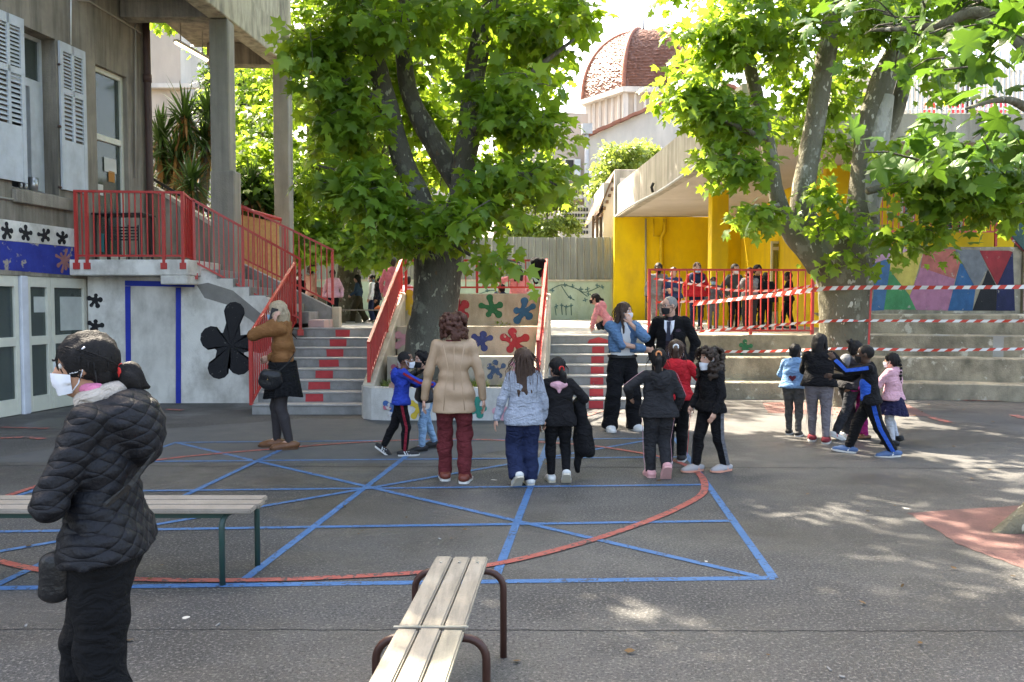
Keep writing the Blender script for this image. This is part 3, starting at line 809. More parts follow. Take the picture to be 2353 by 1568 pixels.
# ---- double doors at ground level
zt = ld[3]
z1m, z2m = fac(25, 862)[1], fac(25, 845)[1]
for (u0, u1) in ((-60, 52), (70, 125), (125, 207)):
    s0, s1 = fac(u0, 900)[0], fac(u1, 900)[0]
    zb0 = .01
    d = glazed(school, s0 + .004, s1 - .004, zb0, zt - .004, [(zb0, .24), (1.0, 1.13), (zt - .16, zt - .004)], 'glass_door', frame=.075, out=-.10)
    if u0 == 125:
        s, z = fac(137, 845)
        h = MB(); p = fp3(s0 + .04, z + .06, 0)
        h.tube([p, p + FN * .06, p + FN * .06 + FE * .1], .014, 8)
        h.prism([fp3(s0 + .015, 0, -.019)[:2], fp3(s0 + .065, 0, -.019)[:2], fp3(s0 + .065, 0, .005)[:2], fp3(s0 + .015, 0, .005)[:2]], z - .09, z + .09)
        h.build('handle', mat('white_handle', (.72, .74, .76), rough=.35), d)
    if u0 >= 70:
        if u0 == 70: q = (85, 682, 112, 718)
        else: q = (145, 682, 197, 758)
        a_, z1_ = fac(q[0], q[1]); b_, z0_ = fac(q[2], q[3])
        MB().prism([fp3(a_, 0, -.058)[:2], fp3(b_, 0, -.058)[:2], fp3(b_, 0, -.055)[:2], fp3(a_, 0, -.055)[:2]], z0_, z1_).build('paper_notice', mat('paper_notice', (.55, .58, .55), rough=.8), d)
s0, s1 = fac(53, 900)[0], fac(69, 900)[0]
MB().prism([fp3(s0, 0, -.12)[:2], fp3(s1, 0, -.12)[:2], fp3(s1, 0, .02)[:2], fp3(s0, 0, .02)[:2]], 0, zt - .003).build('mullion', mat('white_mullion', (.66, .68, .74), rough=.4), school, bevel=.01)
MB().prism([fp3(ld[0], 0, -2.3)[:2], fp3(ld[1], 0, -2.3)[:2], fp3(ld[1], 0, -2.2)[:2], fp3(ld[0], 0, -2.2)[:2]], 0, 2.0).build('interior_wall', mat('hall_wall', (.5, .53, .5), rough=.9), school)
# ---- porch: columns, beams, soffit, storey above
YP0, YP1 = 13.15, 17.45
def cx_line(y): return -5.0 + .097 * (y - 14.5)
def facx(y): return F0.x + .164 * (y - F0.y)
for (yc, hw, z0) in ((14.5, .165, 1.1), (17.3, .16, 1.0)):
    x = cx_line(yc)
    MB().prism([(x - hw, yc - hw), (x + hw, yc - hw), (x + hw, yc + hw), (x - hw, yc + hw)], z0, 6.47).build('column', COLC, school, bevel=.02)
    if yc < 15: MB().prism([(x - hw - .012, yc - hw - .012), (x + hw + .075, yc - hw - .012), (x + hw + .075, yc + hw + .012), (x - hw - .012, yc + hw + .012)], z0, 3.9).build('column_plinth', COLC, school, bevel=.02)
bw = .17
MB().prism([(cx_line(YP0) - bw, YP0), (cx_line(YP0) + bw, YP0), (cx_line(YP1) + bw, YP1), (cx_line(YP1) - bw, YP1)], 6.48, 7.15).build('edge_beam', FASC, school, bevel=.015)
for yb in (14.5, 17.27):
    xa, xb = facx(yb) + .01, cx_line(yb) - bw - .005
    MB().box((xa, yb - .15, 6.49), (xb, yb + .15, 6.92)).build('cross_beam', OLDC, school, bevel=.01)
MB().prism([(facx(YP0) + .005, YP0 + .01), (cx_line(YP0) - bw - .004, YP0 + .01), (cx_line(YP1) - bw - .004, YP1 - .01), (facx(15.2) + .005, YP1 - .01), (facx(15.2) + .005, 15.2)], 6.93, 7.13).build('soffit', OLDC, school)
MB().prism([(facx(YP0) + .005, YP0 + .03), (cx_line(YP0) + bw - .03, YP0 + .03), (cx_line(YP1) + bw - .03, YP1 - .03), (facx(15.2) + .005, YP1 - .03), (facx(15.2) + .005, 15.2)], 7.16, 13.0).build('upper_storey', FASC, school)
# lit tube lamp
EM = bpy.data.materials.new('lit_tube'); EM.use_nodes = True
EM.node_tree.nodes['Principled BSDF'].inputs['Emission Color'].default_value = (1, .9, .55, 1)
EM.node_tree.nodes['Principled BSDF'].inputs['Emission Strength'].default_value = 1.1
la, lb = at(404, 107, 15.5), at(476, 147, 16.6)
la.z = lb.z = 6.42
lamp = empty('strip_lamp', la, label='lit fluorescent strip lamp under the porch ceiling', cat='lamp')
LT = MB().tube([la, lb], .03, 8).build('tube', EM, lamp, smooth=True)
beam('housing', la + Vector((0, 0, .035)), lb + Vector((0, 0, .035)), .09, .05, PIPEW, lamp)
beam('hanger', la.lerp(lb, .15) + Vector((0, 0, .06)), la.lerp(lb, .15) + Vector((0, 0, .52)), .015, .015, PIPEG, lamp)
beam('hanger', la.lerp(lb, .85) + Vector((0, 0, .06)), la.lerp(lb, .85) + Vector((0, 0, .52)), .015, .015, PIPEG, lamp)

# ------------------------------------------------------------------ landing, upper stairs and the white wall below
land = empty('upper_landing', (-5.8, 13.2, 0), label='white painted concrete landing and stairs outside the school porch door', cat='staircase')
LW = 13.40
xL = facx(LW) + .02
MB().prism([(facx(12.98) + .02, 12.98), (xat(433, 12.99), 12.98), (-5.02, 13.3), (-5.02, 15.2), (facx(15.2) + .02, 15.2)], LZ - .245, LZ).build('landing_slab', WHPAINT, land, bevel=.012)
MB().prism([(xat(366, 12.9), 12.97), (xat(433, 12.99), 12.97), (-5.05, 13.28), (-5.05, 13.39), (xat(366, 13), 13.39)], LZ - .385, LZ - .247).build('slab_block', WHPAINT, land, bevel=.012)
nst = 8; x0s, x1s = -5.02, -3.22
rise = (LZ - 1.2) / nst
for k in range(nst - 1):
    xa = x0s + (x1s - x0s) * k / (nst - 1); xb = x0s + (x1s - x0s) * (k + 1) / (nst - 1) + (.02)
    z = LZ - rise * (k + 1)
    MB().box((xa + .002, LW + .012 if xa < -3.8 else 14.12, z - .2), (xb, 14.82, z)).build('step', CONCS if k < nst - 2 else mat('pink_step_paint', (.5, .34, .32), (.44, .30, .28), scale=8, rough=.8, chips=(.33, .3, .28), chip_scale=9, chip_lo=.55), land, bevel=.008)
# stepped white wall under the flight
pts = [(xL, 0), (-3.80, 0)]
prof = []
for k in range(nst - 1, -1, -1):
    pass
zx = lambda x: LZ - (LZ - 1.2) * clamp01((x - x0s) / (x1s - x0s))
wallp = [(xL, LW, -.02), (-3.80, LW, -.02), (-3.80, LW, zx(-3.8) - .02)]
for k in range(4, -1, -1):
    xa = x0s + (x1s - x0s) * k / (nst - 1); xb = x0s + (x1s - x0s) * (k + 1) / (nst - 1)
    z = LZ - rise * (k + 1) - .012
    if xb > -3.8: continue
    wallp += [(xb, LW, z), (xa, LW, z)]
wallp += [(x0s, LW, LZ - .25), (xL, LW, LZ - .25)]
white = MB().slab(wallp, (0, .2, 0)).build('white_wall', WHPAINT, land)
# bare cement band, blue frame, black splat
CEM = mat('bare_cement', (.24, .23, .21), (.19, .18, .165), scale=4, rough=.9, bump=.4, bscale=50)
def wpoly(name, uv, m, th=.004, out=.0): 
    P = [at(u, v, LW - .0045 - out) for u, v in uv]
    return MB().slab(P, (0, th, 0)).build(name, m, white)
wpoly('cement_band', [(452, 655), (478, 650), (535, 668), (598, 720), (640, 760), (640, 790), (575, 735), (520, 700), (470, 685)], CEM)
BLUEF = mat('blue_door_surround', (.018, .04, .36), (.014, .032, .30), scale=5, rough=.6, bump=.15, bscale=60, chips=(.35, .36, .42), chip_scale=12, chip_lo=.72)
wpoly('blue_surround', [(287, 645), (446, 648), (446, 660), (287, 657)], BLUEF, .02, .015)
wpoly('blue_surround', [(287, 658), (299, 658), (301, 931), (290, 931)], BLUEF, .02, .015)
wpoly('blue_surround', [(404, 661), (415, 661), (415, 930), (404, 930)], BLUEF, .02, .015)
wpoly('plain_door', [(300, 658), (403, 660), (403, 929), (302, 930)], mat('wall_door_white', (.68, .655, .60), (.58, .555, .505), scale=2, rough=.8, bump=.2, bscale=50, stain=(.2, .185, .16), stain_amt=.7, stain_scale=(2, 2, 1)), .01, .004)
MB().tube([at(312, 858, LW - .02), at(312, 858, LW - .045)], .012, 8).build('door_knob', BUCK, white, smooth=True)
splat(white, at(530, 795, LW - .001), ex, ez, ny, .66, PT['black'], 83)
for k, (u, v) in enumerate(((219, 690), (219, 750), (219, 815))):
    splat(white, at(u, v, LW - .001), ex, ez, ny, .14, PT['black'], 90 + k)
# far parapet of the flight with its end pillar, and the stepped parapet behind
par = empty('stair_parapet', (-4, 14.9, 1), label='sloping grey concrete parapet on the far side of the upper stairs', cat='wall')
a, b = at(541, 598, 14.84), at(762, 708, 14.84)
MB().slab([(a.x, 14.84, a.z), (b.x, 14.84, b.z), (b.x, 14.84, 1.0), (a.x, 14.84, 1.0)][::-1], (0, .17, 0)).build('wall', CONCS, par, bevel=.01)
MB().box((b.x + .003, 14.82, 1.0), (b.x + .14, 15.03, b.z + .02)).build('end_pillar', CONCW, par, bevel=.012)
par2 = empty('porch_parapet', (-6.0, 15.3, 2), label='sloping cement parapet with pale coping behind the landing railing', cat='wall')
a, b = at(352, 432, 15.35), at(506, 528, 15.35)
MB().slab([(a.x, 15.3, a.z), (b.x, 15.3, b.z), (b.x + .25, 15.3, b.z - .12), (b.x + .25, 15.3, 1.1), (a.x, 15.3, 1.1)][::-1], (0, .2, 0)).build('wall', OLDC, par2)
beam('coping', a + Vector((0, .05, .015)), b + Vector((0, .05, .015)), .3, .07, CONCW, par2)
BLK = mat('black_handrail', (.015, .015, .017), rough=.5)
c, d = at(352, 412, 15.6), at(500, 500, 15.6)
beam('handrail', c, d, .05, .05, BLK, par2)
for t in (.15, .5, .85): 
    p = c.lerp(d, t); beam('baluster', Vector((p.x, 15.5, p.z - .45)), Vector((p.x, 15.6, p.z)), .02, .02, BLK, par2)
# plank-like chipboard panel
OSB = mat('chipboard', (.52, .30, .12), (.62, .38, .17), scale=26, rough=.75, bump=.3, bscale=70, stain=(.36, .19, .07), stain_amt=.6, stain_scale=(18, 18, 7))
a, b = at(549, 493, 15.6), at(640, 512, 15.9)
o = MB().slab([(a.x, 15.6, a.z), (b.x, 15.9, b.z), (b.x, 15.9, 1.6), (a.x, 15.6, 1.6)], (0, .03, 0)).build('chipboard_panel', OSB)
tag(o, 'orange chipboard panel leaning behind the far stair railing', 'board')
p, q = at(552, 478, 15.5), at(646, 505, 15.9)
o = MB().tube([p, q], .035, 8).build('red_pipe', REDR, smooth=True); tag(o, 'short red horizontal pipe above the chipboard panel', 'pipe')
beam('bracket', q - Vector((0, 0, 0)), Vector((cx_line(17.0), 17.05, q.z)), .03, .03, REDR, o)
# dark table and stacked things on the landing
tb = empty('landing_table', (-6.1, 13.8, LZ), label='small dark table with a slatted crate below on the landing', cat='table')
tx0, tx1 = xat(228, 13.75), xat(345, 13.75)
DKM = mat('dark_plastic', (.022, .022, .024), rough=.5)
zt_ = at(280, 492, 13.75).z
MB().box((tx0, 13.55, zt_ - .03), (tx1, 14.05, zt_)).build('table_top', DKM, tb, bevel=.006)
for x in (tx0 + .05, tx1 - .05):
    for y in (13.6, 14.0): beam('leg', (x, y, LZ), (x, y, zt_ - .03), .03, .03, DKM, tb)
cr = empty('plastic_crate', (tx0 + .45, 13.7, LZ), label='dark slatted plastic crate under the landing table', cat='crate')
for k in range(5): beam('slat', (tx0 + .25, 13.66, LZ + .36 + .05 * k), (tx0 + .72, 13.66, LZ + .36 + .05 * k), .012, .025, DKM, cr)
for x in (tx0 + .25, tx0 + .40, tx0 + .56, tx0 + .72): beam('upright', (x, 13.652, LZ), (x, 13.652, LZ + .6), .02, .012, DKM, cr)
# ------------------------------------------------------------------ yellow shelter on the right
YEL = mat('yellow_wall_paint', (.80, .55, .012), (.73, .49, .010), scale=1.6, rough=.75, bump=.25, bscale=40, stain=(.46, .30, .03), stain_amt=.6, stain_scale=(1.8, 1.8, .7))
CONF = mat('shelter_fascia_concrete', (.40, .37, .32), (.33, .30, .255), scale=1.5, rough=.88, bump=.35, bscale=40, stain=(.13, .12, .10), stain_amt=.85, stain_scale=(3.5, 3.5, .35))
CEIL = mat('shelter_ceiling', (.52, .47, .44), (.47, .425, .39), scale=1.2, rough=.85, bump=.15, bscale=30, stain=(.3, .26, .22), stain_amt=.4, stain_scale=(.8, .8, .8))
sh = empty('yellow_shelter', (6, 20, 1.05), label='yellow walled school shelter with a grey concrete canopy roof', cat='building')
ZC = 4.67
A, B, C_, D_ = Vector((3.70, 29.4, 0)), Vector((4.36, 15.9, 0)), Vector((14, 15.9, 0)), Vector((14, 29.4, 0))
th = .22
# fascia along the left side and along the front
mb = MB()
def fascia(p, q, inn, z0, z1, name):
    d = Vector(inn) * th
    return MB().prism([p[:2], q[:2], (q + d)[:2], (p + d)[:2]][::-1], z0, z1).build(name, CONF, sh, bevel=.015)
fascia(A, B, (1, 0, 0), ZC, ZC + 1.12, 'side_fascia')
fascia(Vector((B.x + th + .003, B.y, 0)), C_, (0, 1, 0), ZC, ZC + .56, 'front_fascia')
MB().prism([(A.x + th + .003, A.y), (B.x + th + .003, B.y + th + .003), (C_.x, C_.y + th + .003), (D_.x, D_.y)], ZC + .03, ZC + .34).build('canopy_slab', CEIL, sh)
MB().box((3.62, 29.42, 1.0), (9.5, 29.75, ZC + .02)).build('back_wall', YEL, sh)
MB().box((3.62, 29.41, ZC + .03), (6.4, 29.7, 6.35)).build('parapet', CONF, sh, bevel=.02)
MB().box((3.80, 29.395, 5.2), (5.4, 29.405, 6.05)).build('parapet_panel', CEIL, sh)
px_, py_ = xat(1651, 21.6), 21.6
MB().box((px_ - .2, py_, 1.04), (px_ + .235, py_ + .42, ZC + .028)).build('pillar', YEL, sh, bevel=.012)
# inner wall with the door, set nearer
wx = xat(1747, 27)
xw0 = xat(1768, 22.5)
MB().slab([(wx, 29.4, 1.0), (wx, 29.4, ZC + .02), (xat(1800, 23.4), 23.4, ZC + .02), (xat(1800, 23.4), 23.4, 1.0)], (.25, .02, 0)).build('inner_wall', YEL, sh)
MB().box((xat(1800, 23.4), 23.0, 1.0), (14, 23.3, ZC + .02)).build('room_wall', YEL, sh)
MB().box((xat(1862, 20.4), 18.9, 1.0), (xat(1876, 20.4) + .1, 23, ZC + .02)).build('partition', YEL, sh)
# door frame and open door
WHF = mat('white_window_frame', (.66, .66, .64), rough=.5)
df = MB()
dx0, dx1 = xat(1769, 22.95), xat(1801, 22.95)
dz = at(1780, 555, 22.95).z
door = empty('x', (0, 0, 0)) if False else None
for xa, xb, za, zb in ((dx0, dx0 + .05, 1.05, dz), (dx1 - .02, dx1 + .05, 1.05, dz), (dx0 + .05, dx1 - .02, dz - .06, dz), (dx0 + .05, dx1 - .02, 3.1, 3.18), (dx0 + .05, dx1 - .02, 1.05, 1.4)):
    df.box((xa, 22.9, za), (xb, 22.97, zb))
dfo = df.build('door', WHF, sh)
MB().box((dx0 + .05, 22.93, 1.4), (dx1 - .02, 22.94, 3.1)).build('pane', GLASS, dfo)
MB().box((dx0 + .05, 22.93, 3.18), (dx1 - .02, 22.94, dz - .06)).build('pane', GLASS, dfo)
# pipes
YP = mat('yellow_pipe', (.62, .40, .012), rough=.5)
P = [at(1528, 503, 29.3), at(1528, 530, 29.3), at(1520, 548, 29.3), at(1519, 735, 29.3)]
MB().tube(P, .075, 10).build('downpipe', YP, sh, smooth=True)
MB().tube([at(1484, 503, 29.35), at(1484, 735, 29.35)], .03, 8).build('downpipe', PIPEG, sh, smooth=True)
MB().tube([at(1502, 503, 29.33), at(1502, 543, 29.33), at(1519, 543, 29.33)], .028, 8).build('pipe', YP, sh, smooth=True)
PV = mat('grey_gutter_pipe', (.42, .42, .42), rough=.45)
P = [A.lerp(B, t) + Vector((-.05, 0, ZC + .03 + .04 * math.sin(t * 9))) for t in [i / 14 for i in range(15)]]
MB().tube(P, .035, 8).build('gutter_pipe', PV, sh, smooth=True)
MB().tube([A.lerp(B, .45) + Vector((-.06, 0, ZC + .06)), A.lerp(B, .45) + Vector((-.1, 0, ZC + .2)), A.lerp(B, .45) + Vector((-.05, 0, ZC + .32))], .04, 8).build('spout', BLK, sh, smooth=True)
# upper terrace behind the mural
MB().box((7.0, 17.06, 1.2), (9.7, 18.59, 2.72)).build('terrace_floor', CONCD, sh)
ywall = MB().box((7.0, 18.6, 2.724), (9.72, 18.8, ZC + .02)).build('terrace_wall', YEL, sh)
for (u0, u1, v0, v1) in ((2070, 2100, 440, 520), (2160, 2210, 455, 530)):
    a, b = at(u0, v0, 18.58), at(u1, v1, 18.58)
    wo_ = MB().box((a.x, 18.56, b.z), (b.x, 18.598, a.z)).build('window', WHF, sh)
    MB().box((a.x + .05, 18.55, b.z + .05), (b.x - .05, 18.557, a.z - .05)).build('pane', GLASS, wo_)
railing('red railing on top of the painted mural wall', (xat(2010, 16.95), 16.95, 2.78), (xat(2283, 16.95), 16.95, 2.78), 1.22, 1.22, 22, (0, .29, 1), bot=.3, w=.016)
# grey palisade fence on the canopy
GREYM = mat('pale_metal', (.55, .55, .56), rough=.45, metallic=.3)
pf = empty('palisade_fence', (10, 16.1, 5.2), label='pale metal palisade fence standing on the canopy edge above the yellow wall', cat='fence')
za = ZC + .565
x0, x1 = xat(2052, 16.1), xat(2420, 16.1)
beam('rail', (x0, 16.1, za + .12), (x1, 16.1, za + .12), .03, .03, GREYM, pf); beam('rail', (x0, 16.1, za + 1.05), (x1, 16.1, za + 1.05), .03, .03, GREYM, pf)
nb = 34
for i in range(nb + 1):
    x = x0 + (x1 - x0) * i / nb
    beam('bar', (x, 16.06, za), (x, 16.06, za + 1.2), .032, .02, GREYM, pf)
STONE = mat('pale_stone_wall', (.55, .52, .46), (.42, .39, .33), scale=5, rough=.9, bump=.5, bscale=14, stain=(.2, .18, .14), stain_amt=.6, stain_scale=(4, 4, 4))
uw = tag(MB().box((8.2, 21.5, ZC + .36), (15, 21.8, 7.6)).build('upper_wall', STONE), 'pale rubble wall behind the palisade fence above the canopy', 'wall')
# children's things behind the fence
for k, (u, v, c) in enumerate(((2225, 195, (.02, .02, .025)), (2195, 230, (.5, .04, .06)), (2290, 230, (.45, .04, .07)), (2130, 240, (.5, .05, .05)), (2245, 235, (.5, .3, .35)))):
    p = at(u, v, 16.7)
    mb = MB(); mb.tube([(p.x, 16.7, za), (p.x + .05, 16.72, za + .3), (p.x - .05, 16.7, p.z)], [.12, .16, .1], 9)
    o = mb.build('hanging_coat', mat('coat_%d' % k, c, rough=.9), smooth=True)
    tag(o, ['black coat hung behind the palisade fence', 'crimson coat hung behind the palisade fence beside the black one', 'dark pink coat hung behind the palisade fence', 'red coat hung near the tree end of the palisade fence', 'pale pink coat hung behind the palisade fence'][k], 'coat', 'coats behind the palisade fence')

# ------------------------------------------------------------------ corrugated fence on a green wall at the back
GREENW = mat('pale_green_wall', (.42, .50, .41), (.36, .44, .35), scale=2, rough=.85, bump=.3, bscale=30, stain=(.22, .24, .17), stain_amt=.6, stain_scale=(2, 2, .6))
CORR = mat('corrugated_metal', (.30, .305, .28), (.25, .255, .235), scale=1.5, rough=.5, metallic=.25, stain=(.16, .16, .13), stain_amt=.6, stain_scale=(2, 2, .25))
fen = empty('metal_fence', (-1, 30, 1), label='grey green ribbed metal fence on a pale green wall behind the platform', cat='fence')
FY = 30.0
gw = MB().box((-10.5, FY, 1.0), (3.60, FY + .3, 2.43)).build('green_wall', GREENW, fen)
MB().box((-10.5, FY - .03, 2.432), (3.6, FY + .33, 2.5)).build('coping', CONCW, fen)
# each sheet is its own piece: a folded ribbed profile
def rib_sheet(w):
    prof = []
    n = 3
    for i in range(n):
        x = w * i / n; p = w / n
        prof += [(x, 0), (x + p * .12, -.075), (x + p * .22, -.075), (x + p * .34, 0), (x + p * .62, 0), (x + p * .66, -.012), (x + p * .72, 0)]
    prof.append((w, 0))
    V = [(x, y, 0) for x, y in prof] + [(x, y, 1) for x, y in prof]; n = len(prof)
    F = [(i, i + 1, n + i + 1, n + i) for i in range(n - 1)]
    return mesh_np('fence_sheet', V, F)
rs = rib_sheet(.75); rs.materials.append(CORR)
x = -10.5
while x < 3.5:
    o = bpy.data.objects.new('fence_sheet', rs); col.objects.link(o); o.parent = fen
    o.matrix_parent_inverse = world_mat(fen).inverted()
    o.location = (x, FY + .05 + random.uniform(-.008, .008), 2.502); o.scale = (1, 1, 1.52 + random.uniform(-.012, .012)); x += .752
beam('rail', (-10.5, FY + .09, 3.8), (3.6, FY + .09, 3.8), .04, .04, CORR, fen)
# painted branches on the green wall
TEALB = mat('mural_stem_paint', (.07, .13, .12), rough=.8)
def stem(pts, r=.016):
    P = [at(u, v, FY - .006) for u, v in pts]; P = catmull([Vector(p) for p in P], False, 5)
    V = []; F = []
    for i, p in enumerate(P):
        t = (P[min(i + 1, len(P) - 1)] - P[max(i - 1, 0)]).normalized(); s = Vector((-t.z, 0, t.x)) * r
        V += [tuple(p + s), tuple(p - s)]
    F = [(2 * i, 2 * i + 1, 2 * i + 3, 2 * i + 2) for i in range(len(P) - 1)]
    return link('painted_stem', mesh_np('painted_stem', V, F), TEALB, gw)
for pts in ([(1262, 668), (1290, 655), (1320, 662), (1345, 672), (1380, 658)], [(1290, 657), (1305, 680), (1320, 690)], [(1330, 667), (1350, 682)], [(1275, 705), (1278, 725)], [(1290, 703), (1292, 724)], [(1300, 706), (1301, 725)], [(1312, 704), (1313, 725)], [(858, 650), (872, 645), (885, 655), (892, 668)], [(1100, 676), (1130, 668), (1150, 674)]):
    stem(pts)
for u, v in ((1298, 655), (1316, 658), (1335, 665), (1352, 676), (1372, 656), (1384, 660), (1310, 684), (1345, 690), (1278, 704), (1291, 702), (1301, 705), (1312, 703), (1270, 668), (880, 648), (1120, 668), (1350, 665)):
    splat(gw, at(u, v, FY - .002), ex, ez, ny, .085, mat('mural_leaf_paint', (.08, .16, .17), rough=.8), int(u + v), 4)

# ------------------------------------------------------------------ houses and the dome behind
REND = mat('pale_render', (.56, .52, .47), (.48, .44, .40), scale=.6, rough=.9, bump=.2, bscale=12, stain=(.27, .25, .23), stain_amt=.6, stain_scale=(.9, .9, .12))
BEIG = mat('beige_render', (.44, .37, .31), (.38, .32, .265), scale=.5, rough=.9, bump=.2, bscale=12, stain=(.25, .22, .19), stain_amt=.5, stain_scale=(.8, .8, .2))
TILE = mat('roof_tile', (.30, .12, .075), (.22, .09, .06), scale=3, rough=.7, bump=.4, bscale=8)
WBLUE = mat('white_house_shutter', (.62, .66, .70), rough=.6)
gh = empty('gabled_house', (5, 46, 0), label='pale rendered house with a tiled gable edge below the dome', cat='building')
Y = 46.0
P = [at(1352, 560, Y), at(1352, 316, Y), at(1472, 262, Y), at(1640, 190, Y), at(1760, 240, Y), at(1760, 560, Y)]
P[0].z = P[-1].z = 0
MB().slab([tuple(p) for p in P], (0, 8, 0)).build('wall', REND, gh)
for p, q in ((P[1], P[3]), (P[3], P[4])):
    n_ = 16
    for k in range(n_):
        a, b = p.lerp(q, k / n_), p.lerp(q, (k + 1.06) / n_)
        beam('roof_tile', a + Vector((0, -.1, .1 + .03 * (k % 2))), b + Vector((0, -.1, .1 + .03 * (k % 2))), .5, .16, TILE, gh)
hp = at(1350, 290, Y - .2)
MB().tube([at(1349, 290, Y - .2), at(1348, 405, Y - .2), at(1347, 545, Y - .2)], .13, 8).build('downpipe', PV, gh, smooth=True)
mb = MB(); p = at(1349, 300, Y - .25); mb.box((p.x - .28, Y - .4, p.z - .2), (p.x + .28, Y - .02, p.z + .35)); mb.build('rain_hopper', PV, gh)
bh = empty('rendered_house', (3.5, 47, 0), label='beige rendered house with a small shuttered window behind the fence', cat='building')
a, b = at(1180, 250, 47), at(1351, 262, 47)
MB().slab([(a.x, 47, 0), (b.x, 47, 0), (b.x, 47, b.z), (a.x, 47, a.z)][::-1], (0, 6, 0)).build('wall', BEIG, bh)
a, b = at(1300, 368, 46.9), at(1318, 412, 46.9)
wv = MB().box((a.x - .1, 46.9, b.z - .1), (b.x + .1, 46.995, a.z + .1)).build('window', REND, bh)
MB().box((a.x, 46.88, b.z), (b.x, 46.897, a.z)).build('pane', DARKIN, wv)
a, b = at(1321, 366, 46.8), at(1334, 414, 46.8)
MB().box((a.x, 46.85, b.z), (b.x, 46.92, a.z)).build('shutter', WBLUE, bh)
a, b = at(1285, 420, 46.2), at(1345, 436, 46.2)
for k in range(13):
    x = a.x + (b.x - a.x) * k / 12; beam('balcony_bar', (x, 46.2, b.z - .3), (x, 46.2, a.z), .04, .04, BLK, bh)
MB().box((a.x, 46.1, b.z - .5), (b.x, 46.98, b.z - .3)).build('balcony', REND, bh)
# low wall with rows of openings
mz = empty('louvred_wall', (3, 40, 0), label='pale wall pierced by rows of small openings above the metal fence', cat='wall')
a, b = at(1285, 472, 40), at(1362, 545, 40)
MB().box((a.x, 40, 0), (b.x, 40.3, a.z)).build('wall', REND, mz)
for r in range(5):
    for k in range(9):
        p = at(1298 + 6.4 * k, 482 + r * 13, 39.98)
        MB().box((p.x - .045, 39.97, p.z - .08), (p.x + .045, 39.995, p.z + .08)).build('opening', DARKIN, mz)
# shed roof at the side of the shelter
sd = empty('timber_eaves', (4, 31, 4), label='weathered timber eaves of the shed beside the shelter canopy', cat='roof')
WOODD = mat('old_timber', (.16, .10, .065), (.11, .07, .045), scale=8, rough=.85)
a, b, c, d = at(1373, 492, 31), at(1410, 405, 31), at(1405, 460, 31), at(1373, 505, 31)
MB().slab([(a.x, 30.5, a.z), (b.x, 30.5, b.z), (b.x, 30.5, b.z + .18), (a.x, 30.5, a.z + .12)], (0, 6, 0)).build('roof_board', WOODD, sd)
for k in range(6):
    t = k / 6
    beam('rafter', (a.x + (b.x - a.x) * t + .1, 30.4, a.z + (b.z - a.z) * t - .08), (a.x + (b.x - a.x) * t + .1, 33, a.z + (b.z - a.z) * t - .08), .09, .1, WOODD, sd)
MB().box((b.x - .42, 30.6, 1), (b.x + .3, 34, b.z - .3)).build('shed_wall', REND, sd)
for k in range(4): beam('paling', (xat(1362 + 9 * k, 31), 31.0, 2.5), (xat(1362 + 9 * k, 31), 31.0, 4.9), .09, .03, WOODD, sd)
# dome
dome = empty('tiled_dome', (11, 70, 0), label='ribbed brown tiled church dome rising between the plane trees', cat='dome')
DY = 74.0
cxd = xat(1474, DY); Rd = 137 / 1905 * DY
zb = at(1425, 232, DY).z; ztp = at(1470, 76, DY).z; Hd = ztp - zb
TILED = mat('dome_tile', (.25, .115, .075), (.17, .08, .055), scale=5, rough=.42, bump=.5, bscale=9, spec=.55, stain=(.33, .16, .11), stain_amt=.5, stain_scale=(2.5, 2.5, 2.5))
angs = [math.radians(184 + 60 * k) for k in range(6)]
rows = 46
for k in range(6):
    a0, a1 = angs[k], angs[(k + 1) % 6]
    p0 = Vector((math.cos(a0), math.sin(a0), 0)); p1 = Vector((math.cos(a1), math.sin(a1), 0))
    V = []; F = []; nc = 26
    for r in range(rows + 1):
        t = r / rows
        rad = Rd * math.sqrt(max(0, 1 - (t * .985) ** 2.15)) ** .95
        rad2 = Rd * math.sqrt(max(0, 1 - ((min(t + 1 / rows, 1)) * .985) ** 2.15)) ** .95
        for lip in (0, 1):
            rr = rad + (.12 if lip else 0)
            for j in range(nc + 1):
                q = p0.lerp(p1, j / nc)
                rj = rr + (.05 * random.uniform(-1, 1) if lip else 0)
                V.append((cxd + q.x * rj, DY + q.y * rj, zb + Hd * t + (0 if not lip else -.02)))
    n = nc + 1
    for r in range(2 * rows + 1):
        for j in range(nc): F.append((r * n + j, r * n + j + 1, (r + 1) * n + j + 1, (r + 1) * n + j))
    link('dome_facet', mesh_np('dome_facet', V, F), TILED, dome)
    P = []
    for r in range(24):
        t = r / 23; rad = Rd * math.sqrt(max(0, 1 - (t * .985) ** 2.15)) ** .95 + .05
        P.append((cxd + p0.x * rad, DY + p0.y * rad, zb + Hd * t))
    MB().tube(P, .2, 6).build('rib', TILE, dome, smooth=True)
ring = [(cxd + math.cos(a) * (Rd + .25), DY + math.sin(a) * (Rd + .25)) for a in angs]
MB().prism(ring, zb - .45, zb - .02).build('cornice', REND, dome)
ring = [(cxd + math.cos(a) * (Rd - .5), DY + math.sin(a) * (Rd - .5)) for a in angs]
MB().prism(ring, 0, zb - .46).build('drum', BEIG, dome)
for k in range(6):
    a0, a1 = angs[k], angs[(k + 1) % 6]
    for j in range(6):
        t = (j + .5) / 6 if j else 0
        q = Vector((math.cos(a0), math.sin(a0), 0)).lerp(Vector((math.cos(a1), math.sin(a1), 0)), j / 6)
        w_ = .42 if j == 0 else .2
        rr = Rd - .42
        beam('pilaster', (cxd + q.x * rr, DY + q.y * rr, zb - 4), (cxd + q.x * rr, DY + q.y * rr, zb - .46), w_, w_, REND, dome)
